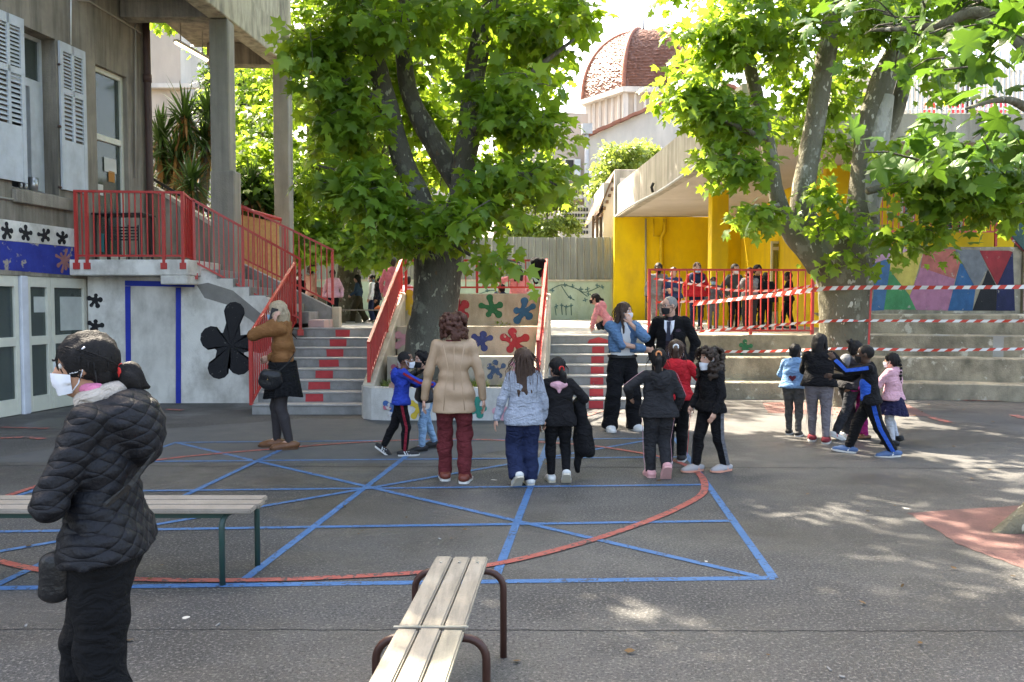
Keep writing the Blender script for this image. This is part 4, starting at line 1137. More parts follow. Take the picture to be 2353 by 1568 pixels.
MB().tube([(cxd, DY, ztp - .2), (cxd, DY, ztp + .5), (cxd, DY, ztp + 2.6)], [.3, .06, .03], 8).build('finial', BLK, dome)
# house seen through the porch
ph = empty('rear_house', (-14, 34, 0), label='beige house with white shutters seen through the porch', cat='building')
a, b, c = at(330, 90, 34), at(414, 100, 34), at(500, 120, 36)
MB().slab([(a.x, 34, 0), (b.x, 34, 0), (b.x, 34, 13.5), (a.x, 34, 13.5)][::-1], (0, 6, 0)).build('wall', BEIG, ph)
MB().slab([(b.x + .003, 34, 0), (c.x + 1, 37, 0), (c.x + 1, 37, 13.5), (b.x + .003, 34, 13.5)][::-1], (0, 6, 0)).build('side_wall', REND, ph)
a, b = at(440, 120, 34.6), at(455, 190, 34.6)
MB().box((a.x, 34.85, b.z), (b.x, 34.95, a.z)).build('shutter', mat('blue_grey_shutter', (.28, .34, .40), rough=.6), ph)
a, b = at(457, 125, 34.6), at(468, 190, 34.6)
MB().box((a.x, 35.0, b.z), (b.x, 35.1, a.z)).build('shutter', WBLUE, ph)
a, b = at(330, 193, 33.8), at(500, 203, 33.8)
MB().box((a.x, 33.7, b.z), (b.x, 33.99, a.z)).build('string_course', REND, ph)
far = tag(MB().box((-40, 52, 0), (-3, 60, 9.5)).build('distant_block', REND), 'long pale building hidden behind the garden foliage', 'building')
gz = tag(MB().box((-16, 15.5, 0), (-6.7, 31, 2.2)).build('garden_terrace', SOIL), kind='structure')
# ------------------------------------------------------------------ plane trees
def bark_mat(name, tones, scale=5.0):
    m = bpy.data.materials.new(name); m.use_nodes = True
    nt = m.node_tree; L = nt.links.new; b = nt.nodes['Principled BSDF']
    b.inputs['Roughness'].default_value = .88; b.inputs['Specular IOR Level'].default_value = .2
    pos = _n(nt, 'ShaderNodeNewGeometry').outputs['Position']
    def noise(s, sc=(1, 1, 1), d=5, loc=(0, 0, 0)):
        mp = _n(nt, 'ShaderNodeMapping'); mp.inputs['Scale'].default_value = sc; mp.inputs['Location'].default_value = loc
        L(pos, mp.inputs[0]); n = _n(nt, 'ShaderNodeTexNoise'); n.inputs['Scale'].default_value = s; n.inputs['Detail'].default_value = d; n.inputs['Roughness'].default_value = .6
        L(mp.outputs[0], n.inputs['Vector']); return n.outputs[0]
    rp = _n(nt, 'ShaderNodeValToRGB')
    el = rp.color_ramp.elements
    el[0].position = .30; el[0].color = rgba(tones[0]); el[1].position = .52; el[1].color = rgba(tones[1])
    L(noise(scale * .5, (1, 1, .6), 8), rp.inputs[0])
    out = rp.outputs[0]
    def over(out, fac, colr, lo, hi):
        r = _n(nt, 'ShaderNodeMapRange'); r.inputs[1].default_value = lo; r.inputs[2].default_value = hi; L(fac, r.inputs[0])
        x = _n(nt, 'ShaderNodeMix', data_type='RGBA'); x.inputs[7].default_value = rgba(colr); L(r.outputs[0], x.inputs[0]); L(out, x.inputs[6]); return x.outputs[2]
    out = over(out, noise(scale * 1.1, (1, 1, .7), 6, (5, 1, 2)), tones[2], .555, .60)
    n_small = noise(scale * 2.6, (1, 1, .55), 2, (2, 7, 3))
    out = over(out, n_small, tones[3], .635, .655)
    out = over(out, noise(scale * 3.1, (1, 1, .5), 3, (8, 2, 9)), tones[4], .66, .70)
    L(out, b.inputs['Base Color'])
    bp = _n(nt, 'ShaderNodeBump'); bp.inputs['Strength'].default_value = .9; bp.inputs['Distance'].default_value = .03
    ad = _n(nt, 'ShaderNodeMath', operation='ADD'); L(noise(scale * 9, (1, 1, .5), 6), ad.inputs[0]); L(n_small, ad.inputs[1])
    L(ad.outputs[0], bp.inputs['Height']); L(bp.outputs[0], b.inputs['Normal'])
    return m
BARK1 = bark_mat('plane_bark_dark', [(.055, .052, .042), (.105, .098, .078), (.15, .15, .115), (.30, .29, .22), (.13, .09, .06)], 4.5)
BARK2 = bark_mat('plane_bark_pale', [(.085, .078, .055), (.15, .14, .10), (.22, .215, .165), (.46, .44, .36), (.17, .12, .08)], 4.0)
BARKP = bark_mat('plane_bark_peeled', [(.26, .26, .23), (.34, .33, .29), (.40, .39, .35), (.48, .46, .40), (.12, .115, .09)], 3.0)
def leaf_mat(name, c, t, var=.5, tf=.42, gloss=.38):
    m = bpy.data.materials.new(name); m.use_nodes = True
    nt = m.node_tree; L = nt.links.new; b = nt.nodes['Principled BSDF']
    geo = _n(nt, 'ShaderNodeNewGeometry')
    rp = _n(nt, 'ShaderNodeValToRGB'); e = rp.color_ramp.elements
    e[0].position = 0; e[0].color = rgba(tuple(x * (1 - var) for x in c)); e[1].position = 1; e[1].color = rgba((c[0] * (1 + var * 1.2), c[1] * (1 + var * .8), c[2] * (1 + var * .4)))
    L(geo.outputs['Random Per Island'], rp.inputs[0])
    oi = _n(nt, 'ShaderNodeObjectInfo')
    L(rp.outputs[0], b.inputs['Base Color']); b.inputs['Roughness'].default_value = gloss; b.inputs['Specular IOR Level'].default_value = .35
    tr = _n(nt, 'ShaderNodeBsdfTranslucent'); tr.inputs[0].default_value = rgba(t)
    mx = _n(nt, 'ShaderNodeMixShader'); mx.inputs[0].default_value = tf
    L(b.outputs[0], mx.inputs[1]); L(tr.outputs[0], mx.inputs[2]); L(mx.outputs[0], nt.nodes['Material Output'].inputs[0])
    return m
LEAF = leaf_mat('plane_leaf', (.082, .178, .026), (.36, .52, .04), .55, .5)
LEAFY = leaf_mat('plane_leaf_young', (.078, .168, .024), (.33, .49, .04), .5, .48)
LEAFN = leaf_mat('plane_leaf_near', (.055, .135, .018), (.11, .22, .02), .35, .36)
LEAFB = leaf_mat('bush_leaf', (.10, .17, .04), (.34, .44, .07), .5, .4)
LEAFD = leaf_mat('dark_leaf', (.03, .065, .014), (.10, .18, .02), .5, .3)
# lobed leaf template, base at the origin, tip along +y, unit width
_half = [(.22, -.08), (.52, .05), (.33, .26), (.55, .61), (.235, .575)]
LT_ = [(0, 0)] + _half + [(0, 1.02)] + [(-x, y) for x, y in reversed(_half)]
def _lz(x, y): return -.42 * x * x - .16 * y * y + .10 * abs(x)
LV = np.array([(x, y, _lz(x, y)) for x, y in LT_] + [(0, .40, .02)], dtype=np.float32)
LF = np.array([(i, (i + 1) % 12, 12) for i in range(12)], dtype=np.int32)
# larger toothed leaf with folded veins for branches close by
_o = []
for i_ in range(12):
    (xa_, ya_), (xb_, yb_) = LT_[i_], LT_[(i_ + 1) % 12]
    _o.append((xa_, ya_))
    if i_ in (0, 11): continue
    for f_, k_ in ((.33, .045), (.66, -.03)):
        mx_, my_ = xa_ + (xb_ - xa_) * f_, ya_ + (yb_ - ya_) * f_; nx_, ny_ = (yb_ - ya_), -(xb_ - xa_); _o.append((mx_ + nx_ * k_ * 2, my_ + ny_ * k_ * 2))
LV4 = np.array([(x, y, -.5 * x * x - .22 * y * y + .16 * abs(x) - .05 * abs(math.sin(5 * math.atan2(x, y - .15)))) for x, y in _o] + [(0, .40, .0), (0, .12, .01)], dtype=np.float32)
_n4 = len(_o)
LF4 = np.array([(i_, (i_ + 1) % _n4, _n4) for i_ in range(_n4)], dtype=np.int32)
# simpler pointed leaf for bushes
BV = np.array([(0, 0, 0), (.33, .35, -.05), (.26, .72, -.06), (0, 1.05, -.12), (-.26, .72, -.06), (-.33, .35, -.05)], dtype=np.float32)
BF = np.array([(0, 1, 5), (1, 2, 5), (2, 4, 5), (2, 3, 4)], dtype=np.int32)
def unit(a): return a / np.maximum(np.linalg.norm(a, axis=-1, keepdims=True), 1e-9)
def leaf_frames(P, tip, nrm, size):
    """transform arrays for leaves"""
    y = unit(tip); z = nrm - (nrm * y).sum(1, keepdims=True) * y; z = unit(z); x = np.cross(y, z)
    return np.stack([x, y, z], axis=2) * size[:, None, None]
def leaves_mesh(name, P, M, TV=None, TF=None):
    TV = LV if TV is None else TV; TF = LF if TF is None else TF
    n = len(P); k = len(TV)
    V = np.einsum('nij,kj->nki', M, TV) + P[:, None, :]
    F = TF[None, :, :] + (np.arange(n) * k)[:, None, None]
    me = mesh_np(name, V.reshape(-1, 3), F.reshape(-1, 3))
    return me
def clusters(ells, leaf, per=13, spread=.30, shell=.35, seed=1, droop=.45, dens=1.0):
    """ells: (u, v, Y, ru, rv, rY, n_twigs); returns leaf bases, tips, normals, sizes, twig lines"""
    r = np.random.default_rng(seed)
    PP = []; TT = []; NN = []; SS = []; twigs = []
    for (u, v, Y, ru, rv, ry, n) in ells:
        n = int(n * dens)
        c = np.array(at(u, v, Y)); s = Y / FOC
        rad = np.array([ru * s, ry, rv * s]) * .88
        ns = max(1, int(round(n / 5))); n = ns * 5
        d = unit(r.normal(size=(ns, 3))); q = (shell + (1 - shell) * r.random((ns, 1)) ** .6)
        C0 = c + d * q * rad
        d = np.repeat(d, 5, axis=0)
        off = r.normal(size=(n, 3)) * np.array([.21, .21, .05]) * (leaf / .17)
        off[:, 2] -= .30 * np.hypot(off[:, 0], off[:, 1])
        A = np.repeat(C0, 5, axis=0) + off
        out = unit(d * rad + r.normal(size=(n, 3)) * .35 * rad.mean())
        td = unit(out * np.array([1, 1, .35]) + np.array([0, 0, -.12]) + r.normal(size=(n, 3)) * .25)
        ln = r.uniform(.25, .6, n) * (leaf / .17)
        for i in range(n): twigs.append((A[i] - td[i] * ln[i] * .5, A[i] + td[i] * ln[i] * .45))
        m = per
        t = r.random((n, m, 1)) - .5
        side = unit(r.normal(size=(n, m, 3)))
        B = A[:, None, :] + td[:, None, :] * ln[:, None, None] * t * 1.25 + side * (spread * leaf / .17) * r.random((n, m, 1)) * np.array([1, 1, .75])
        tip = unit(td[:, None, :] * .7 + side * .9 + np.array([0, 0, -droop]) + r.normal(size=(n, m, 3)) * .3)
        nr_ = unit(np.array([0, 0, 1.0]) + out[:, None, :] * .55 + r.normal(size=(n, m, 3)) * .55)
        sz = leaf * (.42 + .85 * r.random((n, m)) ** .8)
        PP.append(B.reshape(-1, 3)); TT.append(tip.reshape(-1, 3)); NN.append(nr_.reshape(-1, 3)); SS.append(sz.reshape(-1))
    return np.concatenate(PP), np.concatenate(TT), np.concatenate(NN), np.concatenate(SS), twigs
def proj(P):
    d = P - np.array([0, 0, CAMH]); f = np.array([0, math.cos(PITCH), -math.sin(PITCH)]); up = np.array([0, math.sin(PITCH), math.cos(PITCH)])
    z = d @ f; return CU + FOC * d[:, 0] / z, CV - FOC * (d @ up) / z, z
def limb(mb, pts, rad, n=12, k=5, wob=.05):
    P = [Vector(p) for p in pts]; P2 = catmull(P, False, k); rr = []
    for i in range(len(P2)):
        t = i / (len(P2) - 1) * (len(rad) - 1); a = int(min(t, len(rad) - 2)); rr.append(rad[a] + (rad[a + 1] - rad[a]) * (t - a))
    V, F = tube_arr(P2, rr, n)
    V2 = []
    for i, p in enumerate(V):
        c = P2[i // n]; d = Vector(p) - c
        V2.append(c + d * (1 + wob * 2.2 * mnoise.noise(Vector(p) * 2.1) + wob * mnoise.noise(Vector(p) * 6.0)))
    mb.add(V2, F)
def plane_tree(label, base, limbs, ells, leaf, lm, bm_, seed, singles=300, per=13, group=None, twig_every=3, TV=None, TF=None, dens=1.0, bands=None, spread=.30, shell=.35, limb_clear=.42):
    t = empty('plane_tree', base, label=label, cat='tree')
    mb = MB()
    for pts, rad in limbs: limb(mb, pts, rad)
    link('trunk', _clean(mb), bm_, t, smooth=True)
    P, T, N, S, tw = clusters(ells, leaf, per, seed=seed, dens=dens, spread=spread, shell=shell)
    tb = MB()
    for i, (a, b) in enumerate(tw):
        if i % twig_every == 0: tb.tube([a, (np.array(a) + np.array(b)) / 2 + np.array([0, 0, .03]), b], [.009, .006, .003], 4, cap=False)
    if tb.v: tag(link('twigs', _clean(tb), BARK1, t), kind='stuff')
    clear = np.ones(len(P), bool)
    for pts, rad in limbs:
        if rad[0] < .1: continue
        Q = [np.array(q) for q in pts]
        for a, b in zip(Q[:-1], Q[1:]):
            ab = b - a; tt = np.clip(((P - a) @ ab) / (ab @ ab), 0, 1); dd = np.linalg.norm(P - (a + tt[:, None] * ab), axis=1)
            clear &= dd > limb_clear
    P, T, N, S = P[clear], T[clear], N[clear], S[clear]
    M = leaf_frames(P, T, N, S)
    u, v, z = proj(P)
    vis = (u > 0) & (u < 2353) & (v > 0) & (v < 1568) & (z > 0)
    keep = np.ones(len(P), bool)
    if singles:
        # the leaves that show largest: near ones on the camera side
        sc = np.where(vis, S / np.maximum(z, .1), -1)
        idx = np.argsort(-sc)[:singles]
        keep[idx] = False
        me1 = mesh_np('leaf', LV if TV is None else TV, LF if TF is None else TF); me1.materials.append(lm)
        pinv = world_mat(t).inverted()
        for i in idx:
            o = bpy.data.objects.new('leaf', me1); col.objects.link(o); o.parent = t; o.matrix_parent_inverse = pinv
            m4 = Matrix.Identity(4)
            for a in range(3):
                for b in range(3): m4[a][b] = float(M[i, a, b])
                m4[a][3] = float(P[i, a])
            o.matrix_basis = m4
    f = link('foliage', leaves_mesh('foliage', P[keep], M[keep], TV, TF), lm, t); tag(f, kind='stuff')
    return t
def _clean(mb):
    me = bpy.data.meshes.new('m'); me.from_pydata([tuple(map(float, v)) for v in mb.v], [], mb.f); me.update(); return me
def L_(Y, *uv): return [at(u, v, Y + (q[2] if len(q) > 2 else 0)) for q in uv for u, v in [q[:2]]]
# ---- tree in the planter
T1 = [([(-1.2, 12.0, .2), at(982, 800, 12.0), at(1000, 700, 12.0), at(1008, 600, 12.0), at(1015, 545, 12.0), at(1020, 480, 12.05)], [.40, .335, .325, .375, .41, .33]),
      (L_(11.95, (985, 560), (962, 451), (933, 390), (904, 295), (876, 185), (847, 82), (835, -40), (800, -220), (780, -420)), [.26, .17, .155, .15, .14, .14, .13, .11, .06]),
      (L_(12.05, (1045, 560), (1060, 451), (1068, 369), (1080, 287), (1093, 164), (1109, 82), (1140, -30), (1190, -220), (1230, -450)), [.26, .19, .17, .165, .15, .15, .14, .12, .06]),
      (L_(12.3, (1058, 430), (1010, 350), (980, 300), (945, 226), (930, 150), (925, 20), (960, -250)), [.16, .16, .16, .13, .12, .11, .06]),
      (L_(11.6, (1085, 300), (1150, 230), (1230, 160), (1320, 90)), [.08, .06, .04, .02]), (L_(11.5, (890, 250), (820, 200), (740, 150), (660, 110)), [.07, .05, .035, .018]),
      (L_(11.3, (955, 440), (880, 420), (800, 400), (730, 380)), [.05, .04, .03, .012]), (L_(11.2, (1065, 420), (1130, 400), (1210, 400), (1290, 430)), [.05, .04, .03, .012]),
      (L_(11.0, (1040, 560), (1090, 590), (1150, 595), (1195, 605)), [.03, .02, .014, .008]), (L_(11.2, (990, 560), (930, 520), (880, 500)), [.03, .02, .01])]
E1 = [(735, 95, 11.4, 60, 45, .8, 50), (850, 60, 11.4, 100, 75, 1.2, 75), (1000, 70, 13.0, 150, 100, 1.0, 80), (985, 20, 11.2, 60, 34, .5, 12), (1200, 60, 11.6, 100, 75, 1.3, 84), (1290, 45, 12, 50, 42, .8, 28), (1190, 140, 12.8, 70, 50, .7, 26),
      (775, 205, 11.6, 60, 34, .9, 40), (790, 300, 11.7, 60, 40, .9, 36), (860, 190, 13.0, 70, 60, .8, 30), (820, 260, 11.3, 40, 40, .6, 14), (1005, 220, 13.3, 80, 90, .8, 34), (1175, 205, 11.4, 70, 46, 1.0, 48), (1215, 270, 11.8, 55, 40, .8, 30), (1160, 300, 11.5, 55, 36, .8, 30), (1020, 300, 13.2, 50, 60, .6, 18),
      (790, 400, 11.5, 55, 30, .8, 30), (860, 390, 11.2, 44, 30, .6, 18), (865, 455, 11.1, 70, 28, .7, 32), (1000, 400, 13.0, 60, 60, .6, 18), (1140, 385, 11.1, 60, 30, .8, 32), (1205, 400, 11.5, 60, 32, .8, 28), (1265, 375, 11.7, 34, 28, .5, 9),
      (890, 505, 11.0, 60, 22, .5, 22), (985, 490, 10.9, 45, 20, .35, 12), (1085, 455, 10.8, 60, 26, .5, 24), (1000, 528, 10.9, 40, 14, .3, 10), (1065, 512, 10.8, 36, 18, .3, 11), (1140, 580, 10.9, 36, 12, .2, 5), (1160, 470, 11.4, 40, 20, .4, 10), (930, 545, 11.1, 26, 12, .25, 6),
      (900, -130, 12, 330, 150, 2.6, 190), (1200, -140, 12, 240, 130, 2.6, 110), (1000, -360, 12, 520, 170, 3.6, 100), (1000, -620, 12, 450, 170, 3.4, 105), (1330, -420, 11.5, 240, 150, 3, 45), (600, -420, 11.5, 240, 150, 2.6, 150), (720, -650, 10, 260, 150, 2.2, 90), (397, -700, 8.8, 380, 200, 1.7, 260), (700, -800, 8.4, 300, 200, 1.5, 170)]  # unseen crown, with left and near clusters added to shade the court
plane_tree('stout plane tree with forked limbs growing out of the planter', (-1.2, 12.0, .3), T1, E1, .168, LEAF, BARK1, 11, per=10, dens=.95, shell=.15)
# ---- tree beside the seating
T2 = [([(5.28, 13.2, -.1), at(1938, 905, 13.2), at(1938, 800, 13.2), at(1940, 700, 13.2), at(1938, 640, 13.2), at(1925, 570, 13.2), at(1925, 520, 13.25)], [.46, .385, .375, .40, .43, .46, .38]),
      (L_(13.1, (1890, 600), (1830, 540), (1797, 489), (1781, 430), (1767, 340), (1745, 249), (1722, 150), (1690, 0), (1640, -200)), [.30, .20, .14, .12, .115, .11, .105, .09, .05]),
      (L_(13.15, (1895, 580), (1848, 500), (1846, 440), (1852, 400), (1871, 294), (1885, 204), (1908, 68), (1922, -60), (1950, -300)), [.26, .19, .175, .175, .17, .165, .15, .14, .06]),
      (L_(13.3, (1960, 600), (1978, 521), (1985, 430), (1998, 317), (2030, 181), (2066, 100), (2100, -50), (2150, -300)), [.34, .27, .24, .225, .19, .16, .13, .06]),
      (L_(13.4, (2010, 330), (2050, 281), (2085, 159), (2110, 60), (2130, -60)), [.15, .13, .10, .085, .06]),
      (L_(12.6, (1992, 440), (2080, 420), (2180, 400), (2290, 400), (2380, 390)), [.06, .05, .04, .03, .015]), (L_(12.3, (1765, 320), (1690, 290), (1610, 240), (1530, 190)), [.05, .04, .03, .012]), (L_(12.4, (1790, 470), (1750, 480), (1715, 495)), [.03, .02, .01])]
E2 = [(1590, 195, 12.4, 50, 30, .7, 26), (1640, 100, 12.5, 70, 50, .9, 42), (1700, 50, 12.6, 120, 70, 1.4, 78), (1640, 225, 12.4, 85, 55, .9, 52), (1700, 280, 12.5, 60, 45, .8, 34), (1665, 345, 12.2, 44, 30, .45, 18), (1715, 390, 12.2, 36, 30, .4, 14),
      (1800, 90, 12.8, 60, 80, 1.0, 36), (1840, 200, 13.9, 90, 120, .7, 36), (1812, 280, 13.8, 40, 60, .5, 12), (1742, 487, 12.0, 46, 26, .4, 15), (1925, 340, 13.9, 60, 70, .5, 16), (1905, 440, 12.5, 30, 30, .3, 8), (1940, 505, 12.3, 46, 14, .3, 9), (1960, 160, 14.0, 70, 90, .6, 24),
      (2010, 40, 12.7, 130, 70, 1.2, 66), (2130, 180, 12.6, 45, 40, .5, 12), (2085, 330, 12.4, 26, 20, .3, 5), (2140, 392, 12.0, 70, 30, .6, 30), (2230, 380, 11.8, 80, 32, .8, 36), (2315, 405, 11.8, 60, 34, .7, 28), (2145, 460, 12.1, 50, 24, .5, 16), (2230, 455, 11.8, 80, 26, .5, 28), (2075, 535, 12.2, 32, 22, .3, 8), (2340, 470, 11.8, 50, 26, .5, 14), (2110, 575, 12.4, 22, 12, .2, 4), (2170, 520, 12.0, 40, 18, .3, 7),
      (1945, 600, 12.65, 8, 10, .05, 3),
      (1750, -130, 13, 300, 140, 2.6, 130), (2080, -140, 13, 300, 140, 2.6, 130), (1880, -380, 13, 480, 170, 3.4, 160), (1900, -620, 13, 400, 150, 3.2, 120), (2300, -380, 13, 260, 160, 3, 150)]
t2o = plane_tree('pale barked plane tree with spreading limbs beside the stone seating', (5.28, 13.2, 0), T2, E2, .165, LEAFY, BARK2, 12, per=10, dens=1.05, shell=.15)
pm = MB(); limb(pm, L_(13.16, (1998, 500), (2003, 440), (2010, 380), (2022, 300), (2040, 220)), [.12, .17, .175, .16, .10], k=6)
link('peeled_bark', _clean(pm), BARKP, t2o, smooth=True)
# ---- tree on the platform by the far bench
z3 = plat_z(-4.3, 22)
T3 = [([(-4.35, 22, z3 - .1), at(800, 690, 22), at(806, 600, 22), at(815, 545, 22), at(838, 500, 22), at(856, 450, 22), at(880, 350, 22), at(900, 150, 22), at(900, -50, 22)], [.40, .33, .30, .30, .26, .22, .18, .13, .06]),
      (L_(22.5, (885, 300), (980, 120), (1100, 0), (1250, -120), (1380, -200)), [.13, .11, .09, .07, .03]),  # long limb added to carry the clusters that shade the fascia
      (L_(22, (808, 580), (770, 500), (725, 400), (716, 300), (716, 185), (700, 0)), [.24, .2, .16, .14, .12, .06])]
E3 = [(700, 250, 22, 120, 120, 2.5, 120), (780, 400, 21, 130, 90, 2.4, 120), (640, 420, 21.5, 90, 120, 2.2, 120), (860, 300, 22.5, 140, 150, 2.6, 120), (740, 530, 20.5, 90, 50, 1.6, 80), (860, 560, 20.3, 90, 36, 1.4, 60), (690, 560, 20.5, 60, 36, 1.3, 44), (920, 570, 20.8, 50, 30, 1.2, 26), (990, 330, 22.5, 150, 150, 2.6, 90), (1110, 200, 23, 110, 120, 2.4, 60),
      (1180, -40, 24, 110, 70, 3, 80), (1280, -40, 23.3, 60, 36, 2.5, 60), (1230, -190, 24.5, 150, 100, 3, 120), (1360, -170, 19.5, 110, 70, 2, 90), (720, 60, 22, 200, 120, 3, 180), (950, 60, 22.5, 200, 110, 3, 110), (850, -150, 22, 300, 140, 4, 160)]  # leading clusters here are added to shade the shelter fascia
plane_tree('younger plane tree leaning over the bench on the platform', (-4.35, 22, z3), T3, E3, .19, LEAFY, BARK2, 13, singles=0, per=14, spread=.42)
# ---- bright tree behind the porch
T5 = [([(-9.0, 27, 1), at(600, 520, 27), at(600, 400, 27), at(590, 250, 27), at(580, 100, 27)], [.3, .25, .2, .14, .06])]
E5 = [(590, 240, 27, 75, 80, 2.4, 110), (600, 380, 26.5, 75, 85, 2.4, 120), (560, 320, 27, 50, 80, 2, 60), (620, 470, 26, 60, 50, 1.8, 60), (600, 120, 27, 90, 60, 2.2, 60), (280, -150, 19, 190, 170, 2.6, 220), (330, -60, 20.5, 150, 90, 2.0, 120)]  # last clusters, hidden behind the school, are added to block sun on the court
plane_tree('sunlit tree seen between the porch columns', (-9.0, 27, 1.5), T5, E5, .2, LEAFY, BARK2, 15, singles=0, per=14, spread=.45)
T6 = [([(-.4, 31.6, 0), (-.4, 31.6, 4), (-.2, 31, 8), (.1, 29, 11), (.2, 28, 14)], [.4, .34, .28, .2, .08]), ([(-.2, 31, 8), (-1.2, 30, 11), (-1.5, 29.5, 14)], [.2, .15, .06])]  # tree added behind the planter tree to shade the shelter fascia
E6 = [(1180, -15, 27.6, 90, 60, 2.5, 110), (1090, -120, 29.5, 110, 70, 2.5, 110), (1130, 60, 28.5, 90, 60, 2.2, 70), (1250, 20, 26.5, 45, 40, 1.5, 40), (1060, 200, 30, 100, 80, 2.2, 60), (1150, 250, 30, 60, 60, 2, 36), (1300, -60, 24.5, 60, 40, 1.5, 44)]
plane_tree('tall tree added behind the metal fence to shade the canopy, glimpsed through the planter tree', (-.4, 31.6, 0), T6, E6, .21, LEAFY, BARK2, 16, singles=0, per=13, spread=.42)
# ---- near tree at the right edge, mostly out of view
b4 = onz(2500, 1215)
T4 = [([(b4.x, b4.y, -.05), (b4.x, b4.y, .12), (b4.x + .01, b4.y, .5), (b4.x + .02, b4.y, 1.6), (b4.x - .2, b4.y, 2.6), (b4.x - .24, b4.y, 3.4), (b4.x + .1, b4.y, 5.5)], [.40, .34, .29, .275, .27, .22, .1]),
      ([(b4.x - .15, b4.y - .02, .34), (b4.x - .38, b4.y - .06, .13), (b4.x - .58, b4.y - .08, .03), (b4.x - .74, b4.y - .1, -.03)], [.18, .13, .08, .03]),
      ([(b4.x, b4.y, 2.9), at(2280, 40, 6.2), at(2150, 60, 6.3), at(2000, 70, 6.6)], [.10, .05, .03, .012]), ([(b4.x, b4.y, 2.6), at(2360, 250, 5.8), at(2300, 230, 5.6), at(2220, 250, 5.2)], [.06, .03, .02, .008])]
E4 = [(1990, 40, 6.6, 70, 36, .5, 10), (2090, 55, 6.4, 80, 40, .5, 15), (2200, 50, 6.2, 90, 45, .5, 15), (2310, 55, 6.0, 70, 50, .5, 15), (2130, 120, 6.3, 60, 22, .3, 5), (2260, 125, 6.1, 50, 24, .3, 5), (2160, 288, 5.0, 46, 20, .1, 3), (2335, 300, 6.0, 30, 40, .3, 5), (2340, 15, 4.8, 60, 40, .2, 5),
      (2250, -120, 6.2, 260, 110, 1.2, 60), (2500, -100, 6, 200, 200, 1.3, 60), (2560, 200, 6, 130, 120, 1, 20)]
plane_tree('near plane tree rooted in the pink paving with big leaves hanging overhead', (b4.x, b4.y, 0), T4, E4, .155, LEAFN, BARK2, 14, per=9, spread=.26, TV=LV4, TF=LF4)

# ------------------------------------------------------------------ bushes behind the fence, yuccas
def bush(name, label, base, ells, leaf, lm, seed, per=16):
    t = empty(name, base, label=label, cat='bush')
    b = Vector(base)
    mb = MB()
    for k in range(3):
        e = ells[k % len(ells)]
        mb.tube([b + Vector((.1 * k - .1, 0, 0)), (b + at(e[0], e[1], e[2])) / 2, at(e[0], e[1], e[2])], [.07, .05, .02], 6)
    link('stem', _clean(mb), BARK1, t)
    P, T, N, S, tw = clusters(ells, leaf, per, seed=seed, spread=.32, shell=.25)
    tag(link('foliage', leaves_mesh('foliage', P, leaf_frames(P, T, N, S), BV, BF), lm, t), kind='stuff')
bush('garden_bush', 'pale feathery tree behind the metal fence', (1.5, 33, 0), [(1255, 400, 33, 55, 45, 1.2, 120), (1225, 440, 33, 60, 40, 1.2, 90), (1280, 450, 33, 50, 40, 1.2, 80)], .16, LEAFB, 31)
bush('garden_bush', 'yellow green bush spilling over the top of the metal fence', (.9, 32, 0), [(1215, 520, 32, 60, 32, 1.1, 110), (1280, 515, 32, 55, 32, 1.1, 100), (1175, 530, 32, 40, 22, 1, 50)], .15, LEAFB, 32)
bush('garden_bush', 'dense rounded bush beside the shelter parapet', (4.5, 36, 0), [(1425, 365, 36, 65, 42, 1.4, 170), (1390, 420, 36, 36, 50, 1.2, 110), (1470, 350, 36.5, 50, 26, 1.2, 80)], .17, LEAFB, 33)
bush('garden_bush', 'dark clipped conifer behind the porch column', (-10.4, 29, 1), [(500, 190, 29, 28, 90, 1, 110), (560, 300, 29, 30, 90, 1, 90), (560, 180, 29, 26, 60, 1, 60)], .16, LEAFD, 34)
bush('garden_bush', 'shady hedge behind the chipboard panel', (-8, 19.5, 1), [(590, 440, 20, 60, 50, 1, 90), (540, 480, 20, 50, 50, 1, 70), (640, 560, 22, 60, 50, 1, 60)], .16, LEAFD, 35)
YUCC = leaf_mat('yucca_blade', (.03, .075, .02), (.07, .14, .02), .6, .2, .45)
YUCD = leaf_mat('yucca_dry_blade', (.22, .13, .05), (.3, .2, .08), .4, .3, .7)
def yucca(label, base, heads, seed):
    t = empty('yucca', base, label=label, cat='plant')
    r = random.Random(seed); b = Vector(base)
    for (u, v, Y, ln) in heads:
        c = at(u, v, Y)
        mb = MB(); mb.tube([b, (b + c) / 2 + Vector((.15, 0, -.2)), c], [.12, .1, .08], 7); link('trunk', _clean(mb), BARK1, t, smooth=True)
        for dry in (0, 1):
            V = []; F = []
            nb_ = 120 if not dry else 40
            for k in range(nb_):
                el = r.uniform(-.9, 1.45) if not dry else r.uniform(-1.5, -.6)
                az = r.uniform(0, 2 * math.pi)
                d = Vector((math.cos(az) * math.cos(el), math.sin(az) * math.cos(el), math.sin(el)))
                o = c + Vector((0, 0, r.uniform(-.35, .15))) + d * .05
                s = d.cross(Vector((0, 0, 1)))
                s = s.normalized() if s.length > .05 else Vector((1, 0, 0))
                l = ln * r.uniform(.7, 1.1); w = .028 * r.uniform(.8, 1.2)
                n0 = len(V)
                for tt, ww in ((0, .6), (.35, 1.0), (.75, .75), (1, .05)):
                    p = o + d * l * tt + Vector((0, 0, -.22 * l * tt * tt * (1.2 if dry else math.cos(el))))
                    V += [tuple(p + s * w * ww), tuple(p - s * w * ww)]
                for q in range(3): F.append((n0 + 2 * q, n0 + 2 * q + 1, n0 + 2 * q + 3, n0 + 2 * q + 2))
            tag(link('dry_blades' if dry else 'blades', mesh_np('blades', V, F), YUCD if dry else YUCC, t), kind='stuff')
